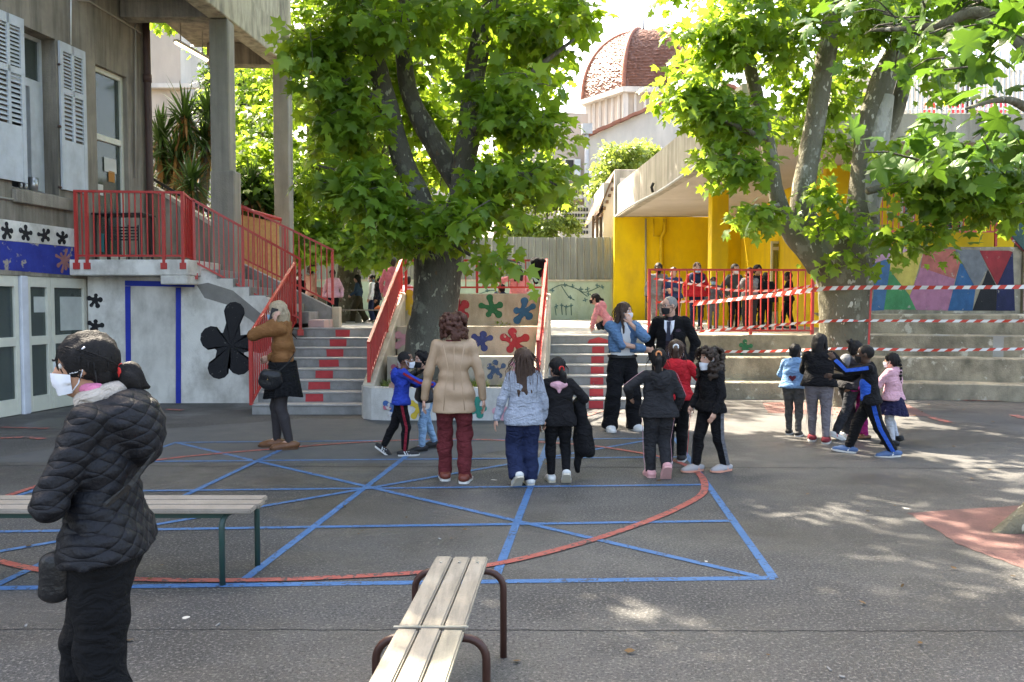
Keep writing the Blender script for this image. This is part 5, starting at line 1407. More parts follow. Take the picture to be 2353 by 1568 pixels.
yucca('tall spiky yucca with several heads behind the landing railing', at(430, 560, 18.2), [(425, 270, 18.2, .8), (405, 360, 18, .8), (470, 330, 18.4, .75), (480, 260, 18.6, .7)], 1)
yucca('low spiky yucca rosette behind the porch parapet', at(440, 560, 17.2), [(440, 420, 17.2, .72)], 2)
yucca('spiky yucca partly hidden by the downpipe', at(375, 560, 18.0), [(370, 320, 18.0, .75), (375, 410, 18.2, .7)], 3)
yucca('dark spiky yucca between the two porch columns', at(590, 560, 19.5), [(575, 450, 19.5, .8), (615, 470, 19.8, .7)], 4)
# weeds in the planter soil
GR = leaf_mat('grass_blade', (.10, .15, .03), (.25, .33, .05), .5, .3, .6)
V = []; F = []
for k in range(2600):
    x = random.uniform(-1.9, .24); y = random.uniform(11.6, 12.28); dens = mnoise.noise(Vector((x * 2.2, y * 2.2, 3)))
    if dens < -.05: continue
    h = random.uniform(.03, .13) * (1 + dens); a = random.uniform(0, 6.28); w = .004
    lx, ly = math.cos(a) * h * .6, math.sin(a) * h * .6
    n0 = len(V)
    V += [(x - w, y, .40), (x + w, y, .40), (x + lx, y + ly, .40 + h)]; F.append((n0, n0 + 1, n0 + 2))
tag(link('planter_grass', mesh_np('planter_grass', V, F), GR), 'patchy grass growing in the planter soil', 'grass', kind='stuff')
tag(bpy.data.objects['planter_grass'], kind='stuff')
weed = empty('weed', at(1150, 745, 14.4), label='small leafy weed growing at the foot of the green splat', cat='plant')
P, T, N, S, tw = clusters([(1152, 738, 14.42, 9, 9, .06, 4)], .07, 6, seed=5, spread=.25)
link('leaves', leaves_mesh('leaves', P, leaf_frames(P, T, N, S), BV, BF), LEAF, weed)
# ------------------------------------------------------------------ people: bodies grown from a distance field around a posed skeleton
def A3(*p): return np.array(p, dtype=np.float64)
def rotx(a): c, s = math.cos(a), math.sin(a); return np.array([[1, 0, 0], [0, c, -s], [0, s, c]])
def roty(a): c, s = math.cos(a), math.sin(a); return np.array([[c, 0, s], [0, 1, 0], [-s, 0, c]])
def rotz(a): c, s = math.cos(a), math.sin(a); return np.array([[c, -s, 0], [s, c, 0], [0, 0, 1]])
class SDF:
    def __init__(s, vox): s.vox = vox; s.pr = []; s.noise = None; s.lo = A3(9, 9, 9); s.hi = -s.lo
    def _bb(s, lo, hi):
        s.lo = np.minimum(s.lo, lo); s.hi = np.maximum(s.hi, hi)
    def rc(s, a, b, ra, rb, k=.0, M=None, op='+'):
        """rounded cone a-b; M optional 3x3 map (squash) applied about a"""
        a, b = np.array(a, float), np.array(b, float); r = max(ra, rb)
        e = r * (1 if M is None else max(1.0, 1.0 / np.linalg.svd(M)[1].min()))
        lo, hi = np.minimum(a, b) - e, np.maximum(a, b) + e
        s.pr.append(('rc', a, b, ra, rb, k, M, op, lo, hi))
        if op == '+': s._bb(lo, hi)
    def el(s, c, rad, Rm=None, k=.0, op='+'):
        c = np.array(c, float); rad = np.array(rad, float); e = np.full(3, rad.max()) if Rm is not None else rad
        s.pr.append(('el', c, rad, Rm, None, k, None, op, c - e, c + e))
        if op == '+': s._bb(c - e, c + e)
    def cut(s, p, n):
        """remove everything on the side n points to"""
        s.pr.append(('cut', np.array(p, float), np.array(n, float) / np.linalg.norm(n), 0, 0, 0, None, '-', None, None))
    def mesh(s):
        v = s.vox; pad = 3 * v + .012
        lo, hi = s.lo - pad, s.hi + pad
        N = np.maximum(((hi - lo) / v).astype(int) + 2, 4)
        ax = [lo[i] + v * np.arange(N[i]) for i in range(3)]
        f = np.full(N, .5, dtype=np.float32)
        for p in s.pr:
            kind, k, op = p[0], p[5], p[7]
            if kind == 'cut':
                d = ((ax[0] - p[1][0]) * p[2][0])[:, None, None] + ((ax[1] - p[1][1]) * p[2][1])[None, :, None] + ((ax[2] - p[1][2]) * p[2][2])[None, None, :]
                f = np.maximum(f, d.astype(np.float32)); continue
            m = k + 3 * v
            i0 = np.clip(((p[8] - m - lo) / v).astype(int), 0, N - 1); i1 = np.clip(((p[9] + m - lo) / v).astype(int) + 2, 1, N)
            if (i1 <= i0).any(): continue
            sl = tuple(slice(i0[i], i1[i]) for i in range(3))
            X = np.stack(np.meshgrid(ax[0][sl[0]], ax[1][sl[1]], ax[2][sl[2]], indexing='ij'), -1).astype(np.float32)
            if kind == 'rc':
                _, a, b, ra, rb, k, M, op, _, _ = p
                q = X - a; ba = b - a; sc = 1.0
                if M is not None: q = q @ M.T.astype(np.float32); ba = M @ ba; sc = 1.0 / np.linalg.svd(M)[1].max()
                L2 = float(ba @ ba) + 1e-12
                t = np.clip((q @ ba.astype(np.float32)) / L2, 0, 1)
                d = (np.sqrt(((q - t[..., None] * ba.astype(np.float32)) ** 2).sum(-1)) - (ra + (rb - ra) * t)) * sc
            else:
                _, c, rad, Rm = p[:4]
                q = X - c
                if Rm is not None: q = q @ Rm.astype(np.float32)
                q1 = np.sqrt(((q / rad) ** 2).sum(-1)) ; q2 = np.sqrt(((q / rad ** 2) ** 2).sum(-1)) + 1e-6
                d = q1 * (q1 - 1) / q2
            d = d.astype(np.float32); g = f[sl]
            if op == '+':
                if k > 0:
                    h = np.clip(.5 + .5 * (g - d) / k, 0, 1); f[sl] = g + (d - g) * h - k * h * (1 - h)
                else: f[sl] = np.minimum(g, d)
            else:
                if k > 0:
                    h = np.clip(.5 - .5 * (g + d) / k, 0, 1); f[sl] = g + (-d - g) * h + k * h * (1 - h)
                else: f[sl] = np.maximum(g, -d)
        if s.noise is not None:
            X, Y, Z = np.meshgrid(*ax, indexing='ij'); f = f + s.noise(X, Y, Z).astype(np.float32)
        return nets(f, lo, v)
def nets(f, lo, v):
    ins = f < 0
    c = [(i, j, k) for i in (0, 1) for j in (0, 1) for k in (0, 1)]
    sh = tuple(n - 1 for n in f.shape)
    def sub(a, o): return a[o[0]:o[0] + sh[0], o[1]:o[1] + sh[1], o[2]:o[2] + sh[2]]
    cnt = sum(sub(ins, o).astype(np.int8) for o in c)
    act = (cnt > 0) & (cnt < 8)
    idx = np.argwhere(act)
    if len(idx) == 0: return np.zeros((0, 3)), np.zeros((0, 4), int)
    acc = np.zeros((len(idx), 3)); num = np.zeros(len(idx))
    vals = {o: f[idx[:, 0] + o[0], idx[:, 1] + o[1], idx[:, 2] + o[2]] for o in c}
    for o in c:
        for axx in range(3):
            if o[axx]: continue
            o2 = list(o); o2[axx] = 1; o2 = tuple(o2)
            a, b = vals[o], vals[o2]; m = (a < 0) != (b < 0)
            t = np.where(m, a / np.where(m, a - b, 1), 0)
            p = np.tile(np.array(o, float), (len(idx), 1)); p[:, axx] += t
            acc += p * m[:, None]; num += m
    V = lo + v * (idx + acc / num[:, None])
    vid = np.full(sh, -1, dtype=np.int64); vid[tuple(idx.T)] = np.arange(len(idx))
    F = []
    for axx in range(3):
        b, c2 = (axx + 1) % 3, (axx + 2) % 3
        s0 = [slice(0, n) for n in f.shape]; s1 = [slice(0, n) for n in f.shape]
        s0[axx] = slice(0, -1); s1[axx] = slice(1, None)
        A, B = ins[tuple(s0)], ins[tuple(s1)]
        e = np.argwhere(A != B)
        if not len(e): continue
        ok = (e[:, b] > 0) & (e[:, c2] > 0) & (e[:, b] < f.shape[b] - 1) & (e[:, c2] < f.shape[c2] - 1); e = e[ok]
        fl = A[tuple(e.T)]
        q = []
        for db, dc in ((-1, -1), (0, -1), (0, 0), (-1, 0)):
            w = e.copy(); w[:, b] += db; w[:, c2] += dc; q.append(vid[tuple(w.T)])
        q = np.stack(q, 1); q[~fl] = q[~fl][:, ::-1]; F.append(q)
    F = np.concatenate(F); F = F[(F >= 0).all(1)]
    return V, F
def cmat(name, c, c2=None, rough=.92, bump=.25, bscale=160, scale=22, wrinkle=.75, **kw):
    if 'cloth_' + name in MATS: return MATS['cloth_' + name]
    m = mat('cloth_' + name, c, c2 or tuple(x * .84 for x in c), scale=scale, rough=rough, bump=bump, bscale=bscale, spec=.2, **kw)
    nt = m.node_tree; b = nt.nodes['Principled BSDF']
    old = b.inputs['Normal'].links[0].from_node if b.inputs['Normal'].links else None
    mp = _n(nt, 'ShaderNodeMapping'); mp.inputs['Scale'].default_value = (1, 1, 1.7); mp.inputs['Rotation'].default_value = (.5, .4, 0)
    nt.links.new(_n(nt, 'ShaderNodeNewGeometry').outputs['Position'], mp.inputs[0])
    nz = _n(nt, 'ShaderNodeTexNoise'); nz.inputs['Scale'].default_value = 10; nz.inputs['Detail'].default_value = 3; nz.inputs['Distortion'].default_value = 1.4; nz.inputs['Roughness'].default_value = .45
    nt.links.new(mp.outputs[0], nz.inputs['Vector'])
    bp = _n(nt, 'ShaderNodeBump'); bp.inputs['Strength'].default_value = wrinkle; bp.inputs['Distance'].default_value = .045
    nt.links.new(nz.outputs[0], bp.inputs['Height'])
    if old is not None: nt.links.new(old.outputs[0], bp.inputs['Normal'])
    nt.links.new(bp.outputs[0], b.inputs['Normal'])
    return m
def ik(a, t, l1, l2, pole):
    a, t, pole = np.array(a, float), np.array(t, float), np.array(pole, float)
    d = t - a; D = np.linalg.norm(d)
    if D > (l1 + l2) * .995: t = a + d / D * (l1 + l2) * .995; d = t - a; D = np.linalg.norm(d)
    u = d / D; x = (l1 * l1 - l2 * l2 + D * D) / (2 * D); h = math.sqrt(max(0, l1 * l1 - x * x))
    p = pole - (pole @ u) * u; n = np.linalg.norm(p)
    p = p / n if n > 1e-6 else A3(0, 0, 1)
    return a + u * x + p * h, t
def folds(amp, ph=0.0, f=1.0):
    def g(X, Y, Z):
        w = np.sin(9 * f * X + 4 * ph) + np.sin(11 * f * Y + 2.1 * ph)
        return amp * (.5 * np.sin(46 * f * Z + 2.4 * w + ph) * (.55 + .45 * np.sin(13 * Z + 7 * X + ph)) + .35 * np.sin(31 * f * X + 24 * f * Z + 19 * f * Y + 1.7 * ph) + .3 * np.sin(27 * f * Y - 35 * f * Z + 3.1 * ph + w))
    return g
SKIN = {}
def skin(tone):
    cs = dict(light=((.52, .31, .23), (.46, .26, .19)), tan=((.40, .22, .14), (.34, .18, .11)), brown=((.20, .10, .06), (.155, .075, .045)), dark=((.085, .045, .03), (.06, .032, .022)))
    if tone not in SKIN: SKIN[tone] = mat('skin_' + tone, *cs[tone], scale=14, rough=.55, spec=.35, bump=.05, bscale=200)
    return SKIN[tone]
def hairm(tone):
    cs = dict(black=(.012, .011, .011), brown=(.045, .026, .018), dkbrown=(.024, .016, .012), blond=(.26, .205, .135), auburn=(.055, .022, .015), grey=(.16, .15, .14))
    c = cs[tone]
    return mat('hair_' + tone, c, tuple(min(1, x * 1.45) for x in c), scale=40, rough=.6 if tone == 'black' else .5, spec=.12 if tone == 'black' else .22, bump=.3, bscale=170)
EYEW = mat('eye_white', (.6, .58, .55), rough=.3); EYED = mat('eye_dark', (.015, .01, .008), rough=.2)
def person(label, loc, face, H, kid=0.0, vox=.012, tone='light', pose=None, top=None, bottom=None, shoes=None, hair=None, mask=None, group=None, extra=None, seed=1, fat=1.0, eyes=False, belt=None):
    """face: heading in degrees, 0 = away from the camera, 90 = towards the left of the picture, 180 = towards the camera"""
    P = dict(fl=(-.055, 0, 0, 6, 0), fr=(.055, 0, 0, -6, 0), hip=(0, 0, 0), lean=0, side=0, twist=0, hl=(-.168, .03, .485), hr=(.168, .03, .485), el=(-.8, -1, 0), er=(.8, -1, 0), hy=0, hp=0, ht=0, kl=(0, 1, 0), kr=(0, 1, 0), curl=.5, pl=(1, 0, 0), pr=(-1, 0, 0), handl=None, handr=None, nohand=())
    P.update(pose or {})
    rd = random.Random(seed)
    root = empty('person', loc, R(face), label, 'person', group)
    Rw = rotz(R(face)); Lw = np.array(loc, float)
    def W(V): return np.asarray(V) @ Rw.T + Lw
    def put(name, VF, m, parent=None, smooth=True):
        V, F = VF
        if len(V) == 0: return None
        return link(name, mesh_np(name, W(V), F if isinstance(F, np.ndarray) else F), m, parent or root, smooth)
    lk = lambda a, b: a + (b - a) * kid
    hh = lk(.140, .172) * H; hz = lk(.515, .487) * H; shz = lk(.80, .762) * H; shw = lk(.100, .090) * H * (1 + (fat - 1) * .5)
    ua, fa = lk(.180, .168) * H, lk(.148, .14) * H
    # ---- skeleton
    hip = A3(P['hip'][0] * H, P['hip'][1] * H, hz + P['hip'][2] * H)
    Rt = rotz(R(P['twist'])) @ roty(R(P['side'])) @ rotx(R(-P['lean']))
    def T(x, y, z): return hip + Rt @ A3(x, y, z)
    tl = shz - hz
    shL, shR = T(-shw, 0, tl), T(shw, 0, tl)
    neck = T(0, -.005 * H, tl + .015 * H); ntop = T(0, .012 * H, tl + lk(.055, .045) * H)
    Rh = rotz(R(P['hy'] + P['twist'])) @ rotx(R(-P['hp'] - P['lean'] * .25)) @ roty(R(P['ht'] + P['side'] * .4))
    hc = ntop + Rh @ A3(0, .10 * hh, .42 * hh)
    def Hd(x, y, z): return hc + Rh @ (A3(x, y, z) * hh)
    legs = {}
    for s, key, kp, sx in (('l', 'fl', 'kl', -1), ('r', 'fr', 'kr', 1)):
        f = P[key]; Rf = rotz(R(f[3])) @ rotx(R(-f[4]))
        sole = A3(f[0] * H, f[1] * H, f[2] * H)
        an = sole + Rf @ A3(0, 0, .05 * H)
        hj = hip + rotz(R(P['twist'] * .3)) @ A3(sx * .052 * H * fat, 0, -.01 * H)
        tl_ = (hz - .01 * H - .05 * H)
        kn, an = ik(hj, an, tl_ * .515, tl_ * .50, rotz(R(f[3])) @ np.array(P[kp], float))
        legs[s] = (hj, kn, an, Rf, an - Rf @ A3(0, 0, .05 * H))
    arms = {}
    for s, key, pk, sh in (('l', 'hl', 'el', shL), ('r', 'hr', 'er', shR)):
        el_, wr = ik(sh, np.array(P[key]) * H, ua, fa, np.array(P[pk], float))
        arms[s] = (sh, el_, wr)
    # ---- body
    sk = skin(tone)
    B = SDF(vox)
    sq = np.diag([1, 1.28, 1]) @ Rt.T
    def torso(S, e, k, z0=None, z1=None, box=0.0):
        """e extra radius"""
        w = fat
        for x, z, r, fl in ((.046, .0, .061, 1.2), (.033 + .011 * box, .33, .053 + .007 * box, 1.2), (.044, .64, .058, 1.18), (.046, .86, .046, 1.12)):
            if z1 is not None and z > z1: continue
            M = np.diag([1, fl, 1]) @ Rt.T
            S.rc(T(-x * H * w, 0, z * tl), T(x * H * w, 0, z * tl), r * H * w * .97 + e, r * H * w * .97 + e, k, M)
        for za, zb, r0, r1 in ((0, .33, .078, .066 + .010 * box), (.33, .64, .066 + .010 * box, .075), (.64, .88, .075, .06)):
            if z1 is not None and zb > z1 + .01: continue
            M = np.diag([.74, 1.05, 1]) @ Rt.T
            S.rc(T(0, 0, za * tl), T(0, 0, zb * tl), (r0 * w) * H * .74 + e, r1 * w * H * .74 + e, k, M)
        for sh_ in (shL, shR): S.rc(T(0, -.004 * H, tl * .97), sh_ * .93 + T(0, 0, tl * .93) * .07, .037 * H + e * .6, .028 * H + e * .6, k)
    torso(B, -.013, .018 * H)
    B.rc(neck - Rt @ A3(0, 0, .03 * H), ntop + Rh @ A3(0, 0, .1 * hh), .032 * H, lk(.031, .028) * H, .02 * H)
    for s in 'lr':
        a, b, c = arms[s]
        B.rc(a, b, .026 * H, .021 * H, .012 * H); B.rc(b, c, .021 * H, .015 * H, .008 * H)
        h, k_, an, Rf, sole = legs[s]
        B.rc(h, k_, .052 * H, .034 * H, .02 * H); m_ = k_ + (an - k_) * .3 - Rf @ A3(0, .006 * H, 0)
        B.rc(k_, m_, .034 * H, .034 * H, .012 * H); B.rc(m_, an, .034 * H, .02 * H, .01 * H)
        B.rc(an, sole + Rf @ A3(0, .075 * H, .02 * H), .02 * H, .016 * H, .01 * H)
    def head(S, e=0.0):
        S.el(Hd(0, -.07, .10), A3(.335, .41, .385) * hh + e, Rh, .05 * hh); S.el(Hd(0, .11, -.20), A3(.245, .27, .30) * hh + e, Rh, .12 * hh)
    head(B)
    B.rc(Hd(0, .36, .02), Hd(0, .415, -.11), .03 * hh, .048 * hh, .03 * hh)
    B.el(Hd(0, .345, -.29), A3(.10, .045, .035) * hh, Rh, .03 * hh)
    for sx in (-1, 1):
        B.el(Hd(sx * .34, -.03, -.04), A3(.035, .075, .105) * hh, Rh, .02 * hh)
        B.el(Hd(sx * .145, .375, .03), A3(.075, .05, .045) * hh, Rh, .04 * hh, op='-')
    V, F = B.mesh()
    F = [tuple(q) for q in F.tolist()] if False else F
    # hands: palm and five bent fingers rooted in it
    hm = MB()
    for s in 'lr':
        if s in P['nohand']: continue
        a, b, c = arms[s]; sx = -1 if s == 'l' else 1
        d = unit(np.array(c - b)); hd = P['hand' + s]
        if hd is not None: d = unit(np.array(hd, float))
        pn = np.array(P['p' + s], float); pn = pn - (pn @ d) * d
        pn = unit(pn) if np.linalg.norm(pn) > 1e-4 else unit(np.cross(d, A3(0, 0, 1)))
        sd = np.cross(d, pn) * (1 if s == 'l' else -1)     # towards the thumb
        hl_ = lk(.105, .10) * H; w = hl_ * .21
        # palm as a bevelled hexagonal loft
        rings = []
        for t, wd, tk in ((-.08, .60, .75), (.12, .9, 1.0), (.36, 1.1, .95), (.5, 1.0, .7)):
            ctr = c + d * hl_ * t; ring = []
            for q in range(10):
                an_ = 2 * math.pi * q / 10; ring.append(ctr + sd * math.cos(an_) * w * wd + pn * math.sin(an_) * hl_ * .085 * tk)
            rings.append(ring)
        Vv = [p for r_ in rings for p in r_]; Ff = [(i * 10 + j, i * 10 + (j + 1) % 10, (i + 1) * 10 + (j + 1) % 10, (i + 1) * 10 + j) for i in range(3) for j in range(10)] + [tuple(range(9, -1, -1)), tuple(range(30, 40))]
        hm.add(Vv, Ff)
        cu = P['curl']
        for fi, (off, ln, rr) in enumerate(((.72, .42, .052), (.25, .47, .054), (-.24, .43, .052), (-.68, .34, .046))):
            p = c + d * hl_ * .46 + sd * w * off; dd = d + sd * off * .10; pts = [p - d * hl_ * .06]
            for sg, lf in enumerate((.45, .32, .23)):
                an_ = cu * (.5 + .45 * sg) + .06 * fi * cu
                pts.append(p); p = p + (unit(dd) * math.cos(an_) + pn * math.sin(an_)) * ln * lf * hl_
            pts.append(p)
            hm.tube([Vector(x) for x in pts], [rr * hl_ * k_ for k_ in (.95, 1, .95, .85, .6)], 6)
        p = c + d * hl_ * .14 + sd * w * .75
        q1 = p + unit(sd * .75 + d * .7 + pn * .25) * hl_ * .2; q2 = q1 + unit(sd * .25 + d * .95 + pn * (.3 + .3 * cu)) * hl_ * .17
        hm.tube([Vector(x) for x in (p - sd * w * .3, p, q1, q2)], [.07 * hl_, .07 * hl_, .06 * hl_, .042 * hl_], 6)
    n = len(V)
    if hm.v:
        Vh = np.array([tuple(x) for x in hm.v]); V2 = np.concatenate([V, Vh]); F2 = [tuple(q) for q in F.tolist()] + [tuple(i + n for i in f) for f in hm.f]
    else: V2, F2 = V, F
    put('body', (V2, F2), sk)
    if eyes:
        for sx in (-1, 1):
            e = MB(); c = Hd(sx * .145, .282, .03)
            me = bmesh.new(); bmesh.ops.create_uvsphere(me, u_segments=10, v_segments=8, radius=.052 * hh); vv = [tuple(x.co) for x in me.verts]; ff = [tuple(x.index for x in f.verts) for f in me.faces]; me.free()
            eo = put('eye', (np.array(vv) + c, ff), EYEW)
            me = bmesh.new(); bmesh.ops.create_uvsphere(me, u_segments=8, v_segments=6, radius=.040 * hh); vv = [tuple(x.co) for x in me.verts]; ff = [tuple(x.index for x in f.verts) for f in me.faces]; me.free()
            put('iris', (np.array(vv) + Hd(sx * .145, .303, .03), ff), EYED, eo)
        for sx in (-1, 1):
            pts = [Hd(sx * x, y, z) for x, y, z in ((.07, .40, .115), (.145, .395, .135), (.225, .34, .115))]
            V_, F_ = tube_arr(pts, [.012 * hh, .016 * hh, .008 * hh], 5); put('eyebrow', (np.array([tuple(v) for v in V_]), F_), hairm(hair[1] if hair and hair[0] != 'bald' else 'dkbrown'))
    # ---- clothes
    parts = {}
    if bottom:
        kind = bottom.get('kind', 'pants'); m = bottom['m']
        if kind in ('pants', 'skirt'):
            if kind == 'pants' or bottom.get('tights'):
                S = SDF(vox); pr = bottom.get('fit', 'straight')
                if kind == 'skirt': pr = 'tights'
                hipx, th, kn_, cf = dict(slim=(.004, .060, .041, .030), straight=(.006, .063, .046, .038), wide=(.010, .068, .058, .060), loose=(.010, .066, .052, .040), tights=(-.002, .056, .039, .026))[pr]
                if pr != 'tights':
                    for x, z, r in ((.045, .02, .062), (.040, .18, .056)): S.rc(T(-x * H * fat, 0, z * tl), T(x * H * fat, 0, z * tl), (r * fat + hipx * .5) * H, (r * fat + hipx * .5) * H, .02 * H, np.diag([1, 1.16, 1]) @ Rt.T)
                end = bottom.get('end', .98)
                for s in 'lr':
                    h, k_, an, Rf, sole = legs[s]
                    an2 = k_ + (an - k_) * end + (an - k_) / np.linalg.norm(an - k_) * bottom.get('drop', 0) * H
                    S.rc(h, k_, th * H * fat, kn_ * H * (fat * .5 + .5), .012 * H)
                    mid = k_ + (an2 - k_) * .3 - Rf @ A3(0, .005 * H, 0)
                    S.rc(k_, mid, kn_ * H, max(kn_ * .97, cf) * H, .012 * H); S.rc(mid, an2, max(kn_ * .97, cf) * H, cf * H, .008 * H)
                    dn = (an2 - k_) / np.linalg.norm(an2 - k_)
                    if end >= .9:
                        S.rc(an2 + dn * cf * H * 1.75, an2 + dn * cf * H * 2.2, cf * H * 1.6, cf * H * 1.6, 0, op='-')
                S.noise = folds(bottom.get('amp', .006 if pr != 'tights' else .0) * (H / 1.3), rd.uniform(0, 9))
                if pr != 'tights': S.cut(T(0, 0, (.24 if not top or top.get('hem', 0) > -.2 else -.02) * tl), Rt @ A3(0, 0, 1))
                parts['trousers'] = put('trousers' if kind == 'pants' else 'tights', S.mesh(), m if kind == 'pants' else bottom['tights'])
            if kind == 'skirt':
                V = []; F = []; nseg = 72; z0 = bottom.get('z0', .15) * tl; ln = bottom['len'] * H; fl = bottom.get('flare', 1.5)
                rows = 9
                for i in range(rows):
                    t = i / (rows - 1)
                    for j in range(nseg):
                        a = 2 * math.pi * j / nseg; pl = 1 + (.035 + .05 * t) * math.sin(a * bottom.get('pleats', 16) + math.sin(a * 3)) * t
                        r0 = 1 + (fl - 1) * t
                        V.append(T(math.cos(a) * .112 * H * fat * r0 * pl, math.sin(a) * .085 * H * fat * r0 * pl * 1.05, z0 - ln * t + .012 * H * math.sin(a * 2 + 1) * t))
                for i in range(rows - 1):
                    for j in range(nseg): F.append((i * nseg + j, i * nseg + (j + 1) % nseg, (i + 1) * nseg + (j + 1) % nseg, (i + 1) * nseg + j))
                parts['skirt'] = put('skirt', (np.array(V), F), m)
        if bottom.get('stripe'):
            for s, sx in (('l', -1), ('r', 1)):
                h, k_, an, Rf, sole = legs[s]; V = []; F = []
                kn_ = .05; o = A3(sx, 0, 0)
                pp = [(h + A3(0, 0, .03 * H), .075), (h * .5 + k_ * .5, .058), (k_, .049), (k_ * .5 + an * .5, .045), (an, .038)]
                if bottom.get('fit') == 'slim': pp = [(q, r_ * .93) for q, r_ in pp]
                n_ = len(pp)
                for q, r_ in pp:
                    dn = A3(0, 1, 0) if True else 0
                    dy = Rf @ A3(0, 1, 0); dy[2] = 0; dy = unit(dy); ox = np.cross(dy, A3(0, 0, 1)) * (1 if sx > 0 else -1)
                    w_ = bottom.get('sw', .014) * H
                    for yy, rr_ in ((-w_, r_ * 1.0), (0, r_ + .0035), (w_, r_ * 1.0)): V.append(q + ox * (rr_ * H + .004) + dy * yy)
                for i in range(n_ - 1):
                    for j in range(2): F.append((i * 3 + j, i * 3 + j + 1, (i + 1) * 3 + j + 1, (i + 1) * 3 + j))
                put('stripe', (np.array(V), F), bottom['stripe'], parts.get('trousers'))
    if top:
        m = top['m']; e = top.get('loose', .012); S = SDF(vox)
        torso(S, e, .018 * H, box=top.get('box', .75))
        hemz = top.get('hem', .05) * tl
        if hemz < .05 * tl:  # long garment: carry the body down over the hips
            fl = top.get('flare', 1.0)
            S.rc(T(-.05 * H * fat, 0, .0), T(.05 * H * fat, 0, 0), .07 * H * fat + e, .07 * H * fat + e, .03 * H, np.diag([1, 1.15, 1]) @ Rt.T)
            S.rc(T(-.05 * H * fat, 0, hemz), T(.05 * H * fat, 0, hemz), .073 * H * fat * fl + e, .073 * H * fat * fl + e, .04 * H, np.diag([1, 1.12, 1]) @ Rt.T)
        sl = top.get('sleeve', .97); sr = top.get('sr', 1.0)
        for s in 'lr':
            a, b, c = arms[s]; c2 = b + (c - b) * sl
            S.rc(a, b, (.0305 * sr) * H + e * .5, (.0265 * sr) * H + e * .5, .010 * H); S.rc(b, c2, (.0265 * sr) * H + e * .5, (.0205 * sr) * H + e * .4, .008 * H)
        S.rc(neck - Rt @ A3(0, 0, .02 * H), neck + Rt @ A3(0, 0, .012 * H), .052 * H, .043 * H, .025 * H)
        if top.get('hood'):
            c = T(0, -.055 * H, tl * .97); hs = 1.0 if top['hood'] is True else top['hood']
            S.el(c, A3(.082, .05, .062) * H * hs, Rt, .02 * H); S.el(T(0, -.075 * H * hs, tl * .86), A3(.06, .035, .065) * H * hs, Rt, .02 * H)
            for sx in (-1, 1): S.rc(T(sx * .055 * H, -.02 * H, tl * 1.03), T(sx * .035 * H, .045 * H, tl * .93), .024 * H, .015 * H, .015 * H)
            S.el(T(0, -.03 * H, tl * 1.13), A3(.05, .035, .045) * H, Rt, .012 * H, op='-')
        if top.get('collar'):
            for a0 in range(7):
                a1 = math.pi * (1.1 + a0 / 6 * .8 * 1.0) if False else math.pi * (.15 + 1.7 * a0 / 6) + math.pi / 2
                S.el(neck + Rt @ A3(math.cos(a1) * .045 * H, math.sin(a1) * .04 * H, .02 * H), A3(.018, .018, .022) * H, None, .012 * H)
        if not top.get('high'):
            S.el(ntop + Rt @ A3(0, .0, .02 * H), A3(.04, .042, .045) * H, None, .008 * H, op='-')
        if top.get('quilt'):
            q = top['quilt']
            fo = folds(.003, 2.0)
            S.noise = lambda X, Y, Z: -.006 * np.abs(np.sin((Z + .55 * (Y + .5 * X)) * 52)) * np.abs(np.sin((Z - .55 * (Y + .5 * X)) * 52)) + .003 + fo(X, Y, Z)
        else: S.noise = folds(top.get('amp', .0065) * (H / 1.4), rd.uniform(0, 9))
        S.cut(T(0, 0, hemz), Rt @ A3(0, 0, -1))
        if top.get('open'):   # open front: cut a wedge so the layer below shows
            S.el(T(0, .11 * H, tl * .55), A3(top['open'], .085, .42) * H, Rt, .01, op='-')
        parts['top'] = put(top.get('name', 'jacket'), S.mesh(), m)
        if top.get('under'):
            S2 = SDF(vox); torso(S2, e * .35, .03 * H); S2.rc(neck - Rt @ A3(0, 0, .02 * H), neck + Rt @ A3(0, 0, .012 * H), .045 * H, .04 * H, .02 * H)
            S2.el(ntop + Rt @ A3(0, .0, .02 * H), A3(.038, .04, .042) * H, None, .005 * H, op='-')
            S2.cut(T(0, 0, (top.get('under_hem', top.get('hem', .05))) * tl), Rt @ A3(0, 0, -1))
            parts['under'] = put('shirt', S2.mesh(), top['under'])
        if top.get('band'):   # ribbed hem band
            z0 = hemz; V = []; F = []
        if top.get('stripe'):
            for s, sx in (('l', -1), ('r', 1)):
                a, b, c = arms[s]; V = []; F = []
                pts = [(a, .032), ((a + b) / 2, .031), (b, .0285), ((b + c) / 2, .0255), (b + (c - b) * sl * .95, .0225)]
                for i, (q, r_) in enumerate(pts):
                    t_ = unit(pts[min(i + 1, 4)][0] - pts[max(i - 1, 0)][0]); o = A3(sx, -.15, .25) - (A3(sx, -.15, .25) @ t_) * t_; o = unit(Rt @ o); o = unit(o - (o @ t_) * t_); w_ = np.cross(t_, o) * top.get('sw', .012) * H
                    for ww, rr_ in ((-1, .985), (0, 1.04), (1, .985)): V.append(q + o * (r_ * sr * H * rr_ + e * .52 + .003) + w_ * ww)
                for i in range(4):
                    for j in range(2): F.append((i * 3 + j, i * 3 + j + 1, (i + 1) * 3 + j + 1, (i + 1) * 3 + j))
                put('sleeve_stripe', (np.array(V), F), top['stripe'], parts['top'])
    if belt:
        V = []; F = []
        for j in range(40):
            a = 2 * math.pi * j / 40
            for z in (.17, .235): V.append(T(math.cos(a) * .118 * H * fat, math.sin(a) * .096 * H * fat, z * tl))
        for j in range(40): F.append((2 * j, 2 * ((j + 1) % 40), 2 * ((j + 1) % 40) + 1, 2 * j + 1))
        put('belt', (np.array(V), F), belt)
